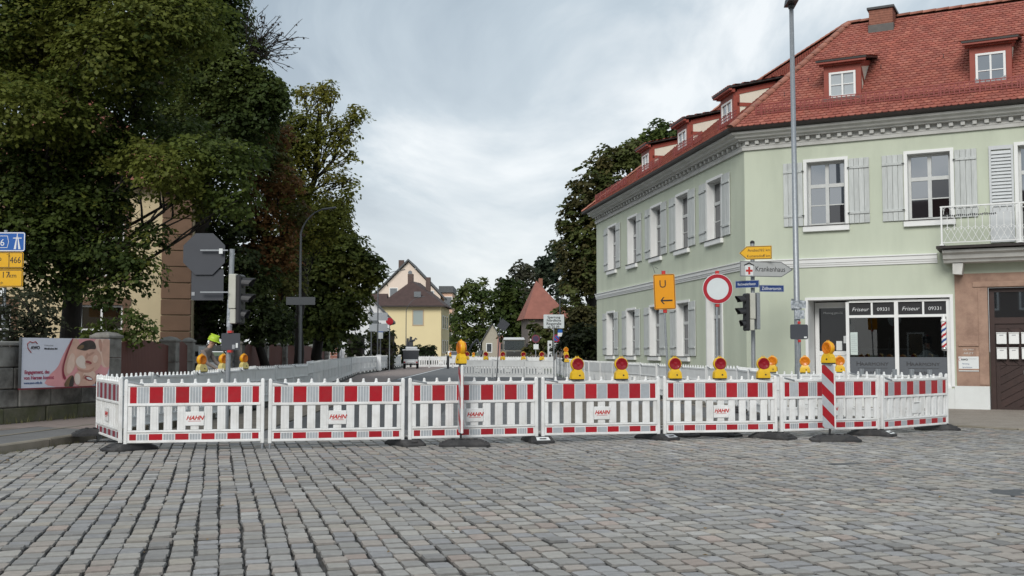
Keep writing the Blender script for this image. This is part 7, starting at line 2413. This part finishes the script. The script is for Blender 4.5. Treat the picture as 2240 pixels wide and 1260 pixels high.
# ================================================================== VEHICLES AND MACHINES
def wheel(parent, x, y, r, w, name='wheel', ax='x'):
    M = Mt(ry=PI / 2) if ax == 'x' else Mt(rx=PI / 2)
    t_ = MB().lathe([(r * .6, -w / 2), (r * .93, -w / 2), (r, -w * .35), (r, w * .35), (r * .93, w / 2), (r * .6, w / 2)], 20, 0, M).build(name, tyre_m, parent, (x, y, r))
    MB().lathe([(r * .58, -w * .46), (r * .5, -w * .40), (r * .2, -w * .52), (r * .2, w * .52), (r * .5, w * .40), (r * .58, w * .46)], 14, 0, M).build('rim', steel, t_)
    return t_
# trailer machine on the left track
p = at(899, 770, 64)
tm = thing('trailer_machine', 'dark grey road machine on a small trailer with pale lid at the left barriers', 'machine', (p.x, 64 * KY, .01), R(4))
m = MB()
m.add([(-.62, -.8, .42), (.62, -.8, .42), (.62, .9, .42), (-.62, .9, .42), (-.66, -.85, 1.55), (.66, -.85, 1.55), (.66, .95, 1.55), (-.66, .95, 1.55)], [(0, 3, 2, 1), (4, 5, 6, 7), (0, 1, 5, 4), (1, 2, 6, 5), (2, 3, 7, 6), (3, 0, 4, 7)])
m.build('body', machine_grey, tm)
MB().box(-.60, .60, -.88, -.81, .45, .80, 0, .02).build('rear_panel', machine_light, tm)
MB().box(-.30, .30, -.895, -.881, .55, .70).build('number_plate', paper, tm)
MB().box(-.72, .72, -.9, 1.0, 1.551, 1.66, 0, .03).build('lid', machine_light, tm)
MB().box(-.45, .55, -.5, .6, 1.661, 1.88, 0, .06).build('hood', machine_light, tm)
g = MB()
g.box(-.22, .18, -.2, .2, 1.881, 2.35, 0, .05); g.tube([(-.3, 0, 1.9), (-.28, 0, 2.62)], .09, 8); g.tube([(.1, -.1, 2.3), (.42, -.1, 2.62), (.5, -.1, 2.5)], .07, 8); g.tube([(-.1, .1, 2.2), (.0, .1, 2.75)], .11, 8); g.box(-.15, .35, -.25, -.05, 2.35, 2.5, 0, .03)
g.build('engine_parts', machine_grey, tm)
wheel(tm, -.56, .1, .31, .2); wheel(tm, .56, .1, .31, .2)
MB().box(-.5, .5, -.05, .25, .28, .38).build('axle', steel_dark, tm); MB().box(-.08, .08, -.95, -.6, .12, .42).build('support_foot', dark_plastic, tm)
for s in (-1, 1):
    MB().box(s * .52 - .07, s * .52 + .07, -.9, -.881, .5, .62).build('tail_light', red_lens, tm)
# truck
p = at(1125, 770, 80)
tr_ = thing('truck', 'olive grey truck parked facing the camera beyond the cross street barriers', 'truck', (p.x, 80 * KY, 0), R(3))
c = MB(); c.box(-1.22, 1.22, 0, 2.2, .75, 2.75, 0, .10); c.build('cab', truck_olive, tr_)
MB().add([(-1.15, .12, 2.751), (1.15, .12, 2.751), (1.15, 2.1, 2.751), (-1.15, 2.1, 2.751), (-1.05, .35, 3.0), (1.05, .35, 3.0), (1.05, 2.0, 3.0), (-1.05, 2.0, 3.0)], [(4, 5, 6, 7), (0, 1, 5, 4), (1, 2, 6, 5), (2, 3, 7, 6), (3, 0, 4, 7)]).build('cab_roof', machine_light, tr_)
MB().box(-1.08, 1.08, -.03, .02, 1.62, 2.62, 0, .03).build('windscreen', pane_far, tr_)
MB().box(-1.24, 1.24, -.09, .04, 2.66, 2.76, 0, .03).build('sun_visor', truck_olive, tr_)
gl_ = MB()
for k in range(4):
    gl_.box(-.85, .85, -.04, .0, 1.0 + k * .13, 1.08 + k * .13)
gl_.build('grille', dark_plastic, tr_)
MB().box(-1.24, 1.24, -.14, .3, .45, .85, 0, .06).build('bumper', dark_plastic, tr_)
for s in (-1, 1):
    MB().box(s * .95 - .18, s * .95 + .18, -.16, -.139, .55, .75, 0, .008).build('headlight', sign_white, tr_)
    MB().box(s * 1.38 - .10, s * 1.38 + .10, -.05, .05, 1.7, 2.35, 0, .03).build('mirror', dark_plastic, tr_)
    MB().tube([(s * .3 - .3, -.045, 1.66), (s * .3 + .25, -.045, 1.9)], .015, 4).build('wiper', black_print, tr_)
    wheel(tr_, s * 1.03, 1.0, .5, .3); wheel(tr_, s * 1.03, 5.0, .5, .3)
MB().box(-1.2, 1.2, 2.4, 7.2, 1.0, 2.3, 0, .04).build('load_bed', truck_olive, tr_)
MB().lathe([(.11, .0), (.11, .012)], 16, 0, Mt(0, -.045, 1.48, rx=PI / 2)).build('emblem', chrome, tr_)
MB().box(-.26, .26, -.165, -.1405, .50, .61).build('number_plate', paper, tr_)
# excavator
p = at(1012, 770, 92)
ex = thing('excavator', 'small dark excavator with raised arm far down the street', 'excavator', (p.x, 92 * KY, 0), R(-10))
for s in (-1, 1):
    MB().prism([(-1.0, .0), (1.0, 0), (1.25, .25), (1.1, .5), (-1.1, .5), (-1.25, .25)], s * .8 - .2, s * .8 + .2).build('track', tyre_m, ex)
MB().box(-1.1, .8, -.8, .8, .55, 1.25, 0, .1).build('engine_deck', machine_grey, ex)
MB().box(-.5, .55, -.75, .2, 1.251, 2.5, 0, .08).build('cab', slate_m, ex)
MB().box(-.75, .75, -.85, .35, 2.501, 2.62, 0, .04).build('cab_roof', slate_m, ex)
MB().box(-.40, .45, -.77, -.751, 1.45, 2.35).build('window', pane_dark, ex)
MB().tube([(.5, .4, 1.2), (1.1, .4, 2.3), (1.75, .4, 3.0)], [.16, .14, .12], 6).build('boom', machine_grey, ex)
MB().tube([(1.75, .4, 3.0), (2.1, .4, 2.2), (2.2, .4, 1.6)], [.11, .1, .08], 6).build('dipper', machine_grey, ex)
MB().prism([(1.9, 1.6), (2.5, 1.6), (2.4, 1.1), (2.0, 1.1)], .1, .7).build('bucket', steel_dark, ex)
# white car
p = at(996, 770, 74)
ca = thing('parked_car', 'white car partly hidden behind the far barriers and amber lamp', 'car', (p.x, 74 * KY, 0), R(-78))
prof = [(-2.1, .35), (-2.15, .75), (-1.95, 1.0), (-1.2, 1.08), (-.55, 1.48), (.75, 1.5), (1.35, 1.1), (2.0, .98), (2.15, .7), (2.1, .35)]
MB().prism(prof, -.85, .85).build('body', car_white, ca)
MB().prism([(-1.05, 1.1), (-.5, 1.43), (.68, 1.44), (1.15, 1.12)], -.862, .862).build('side_window', pane_dark, ca)
MB().add([(1.33, -.72, 1.14), (1.33, .72, 1.14), (.82, .66, 1.47), (.82, -.66, 1.47)], [(0, 1, 2, 3)]).build('windscreen', pane_dark, ca, (.012, 0, .012))
for x in (-1.3, 1.35):
    for s in (-1, 1):
        wheel(ca, x, s * .78, .31, .2, ax='y')
for s in (-1, 1):
    MB().box(2.09, 2.16, s * .62 - .16, s * .62 + .16, .70, .84, 0, .02).build('headlight', sign_white, ca)
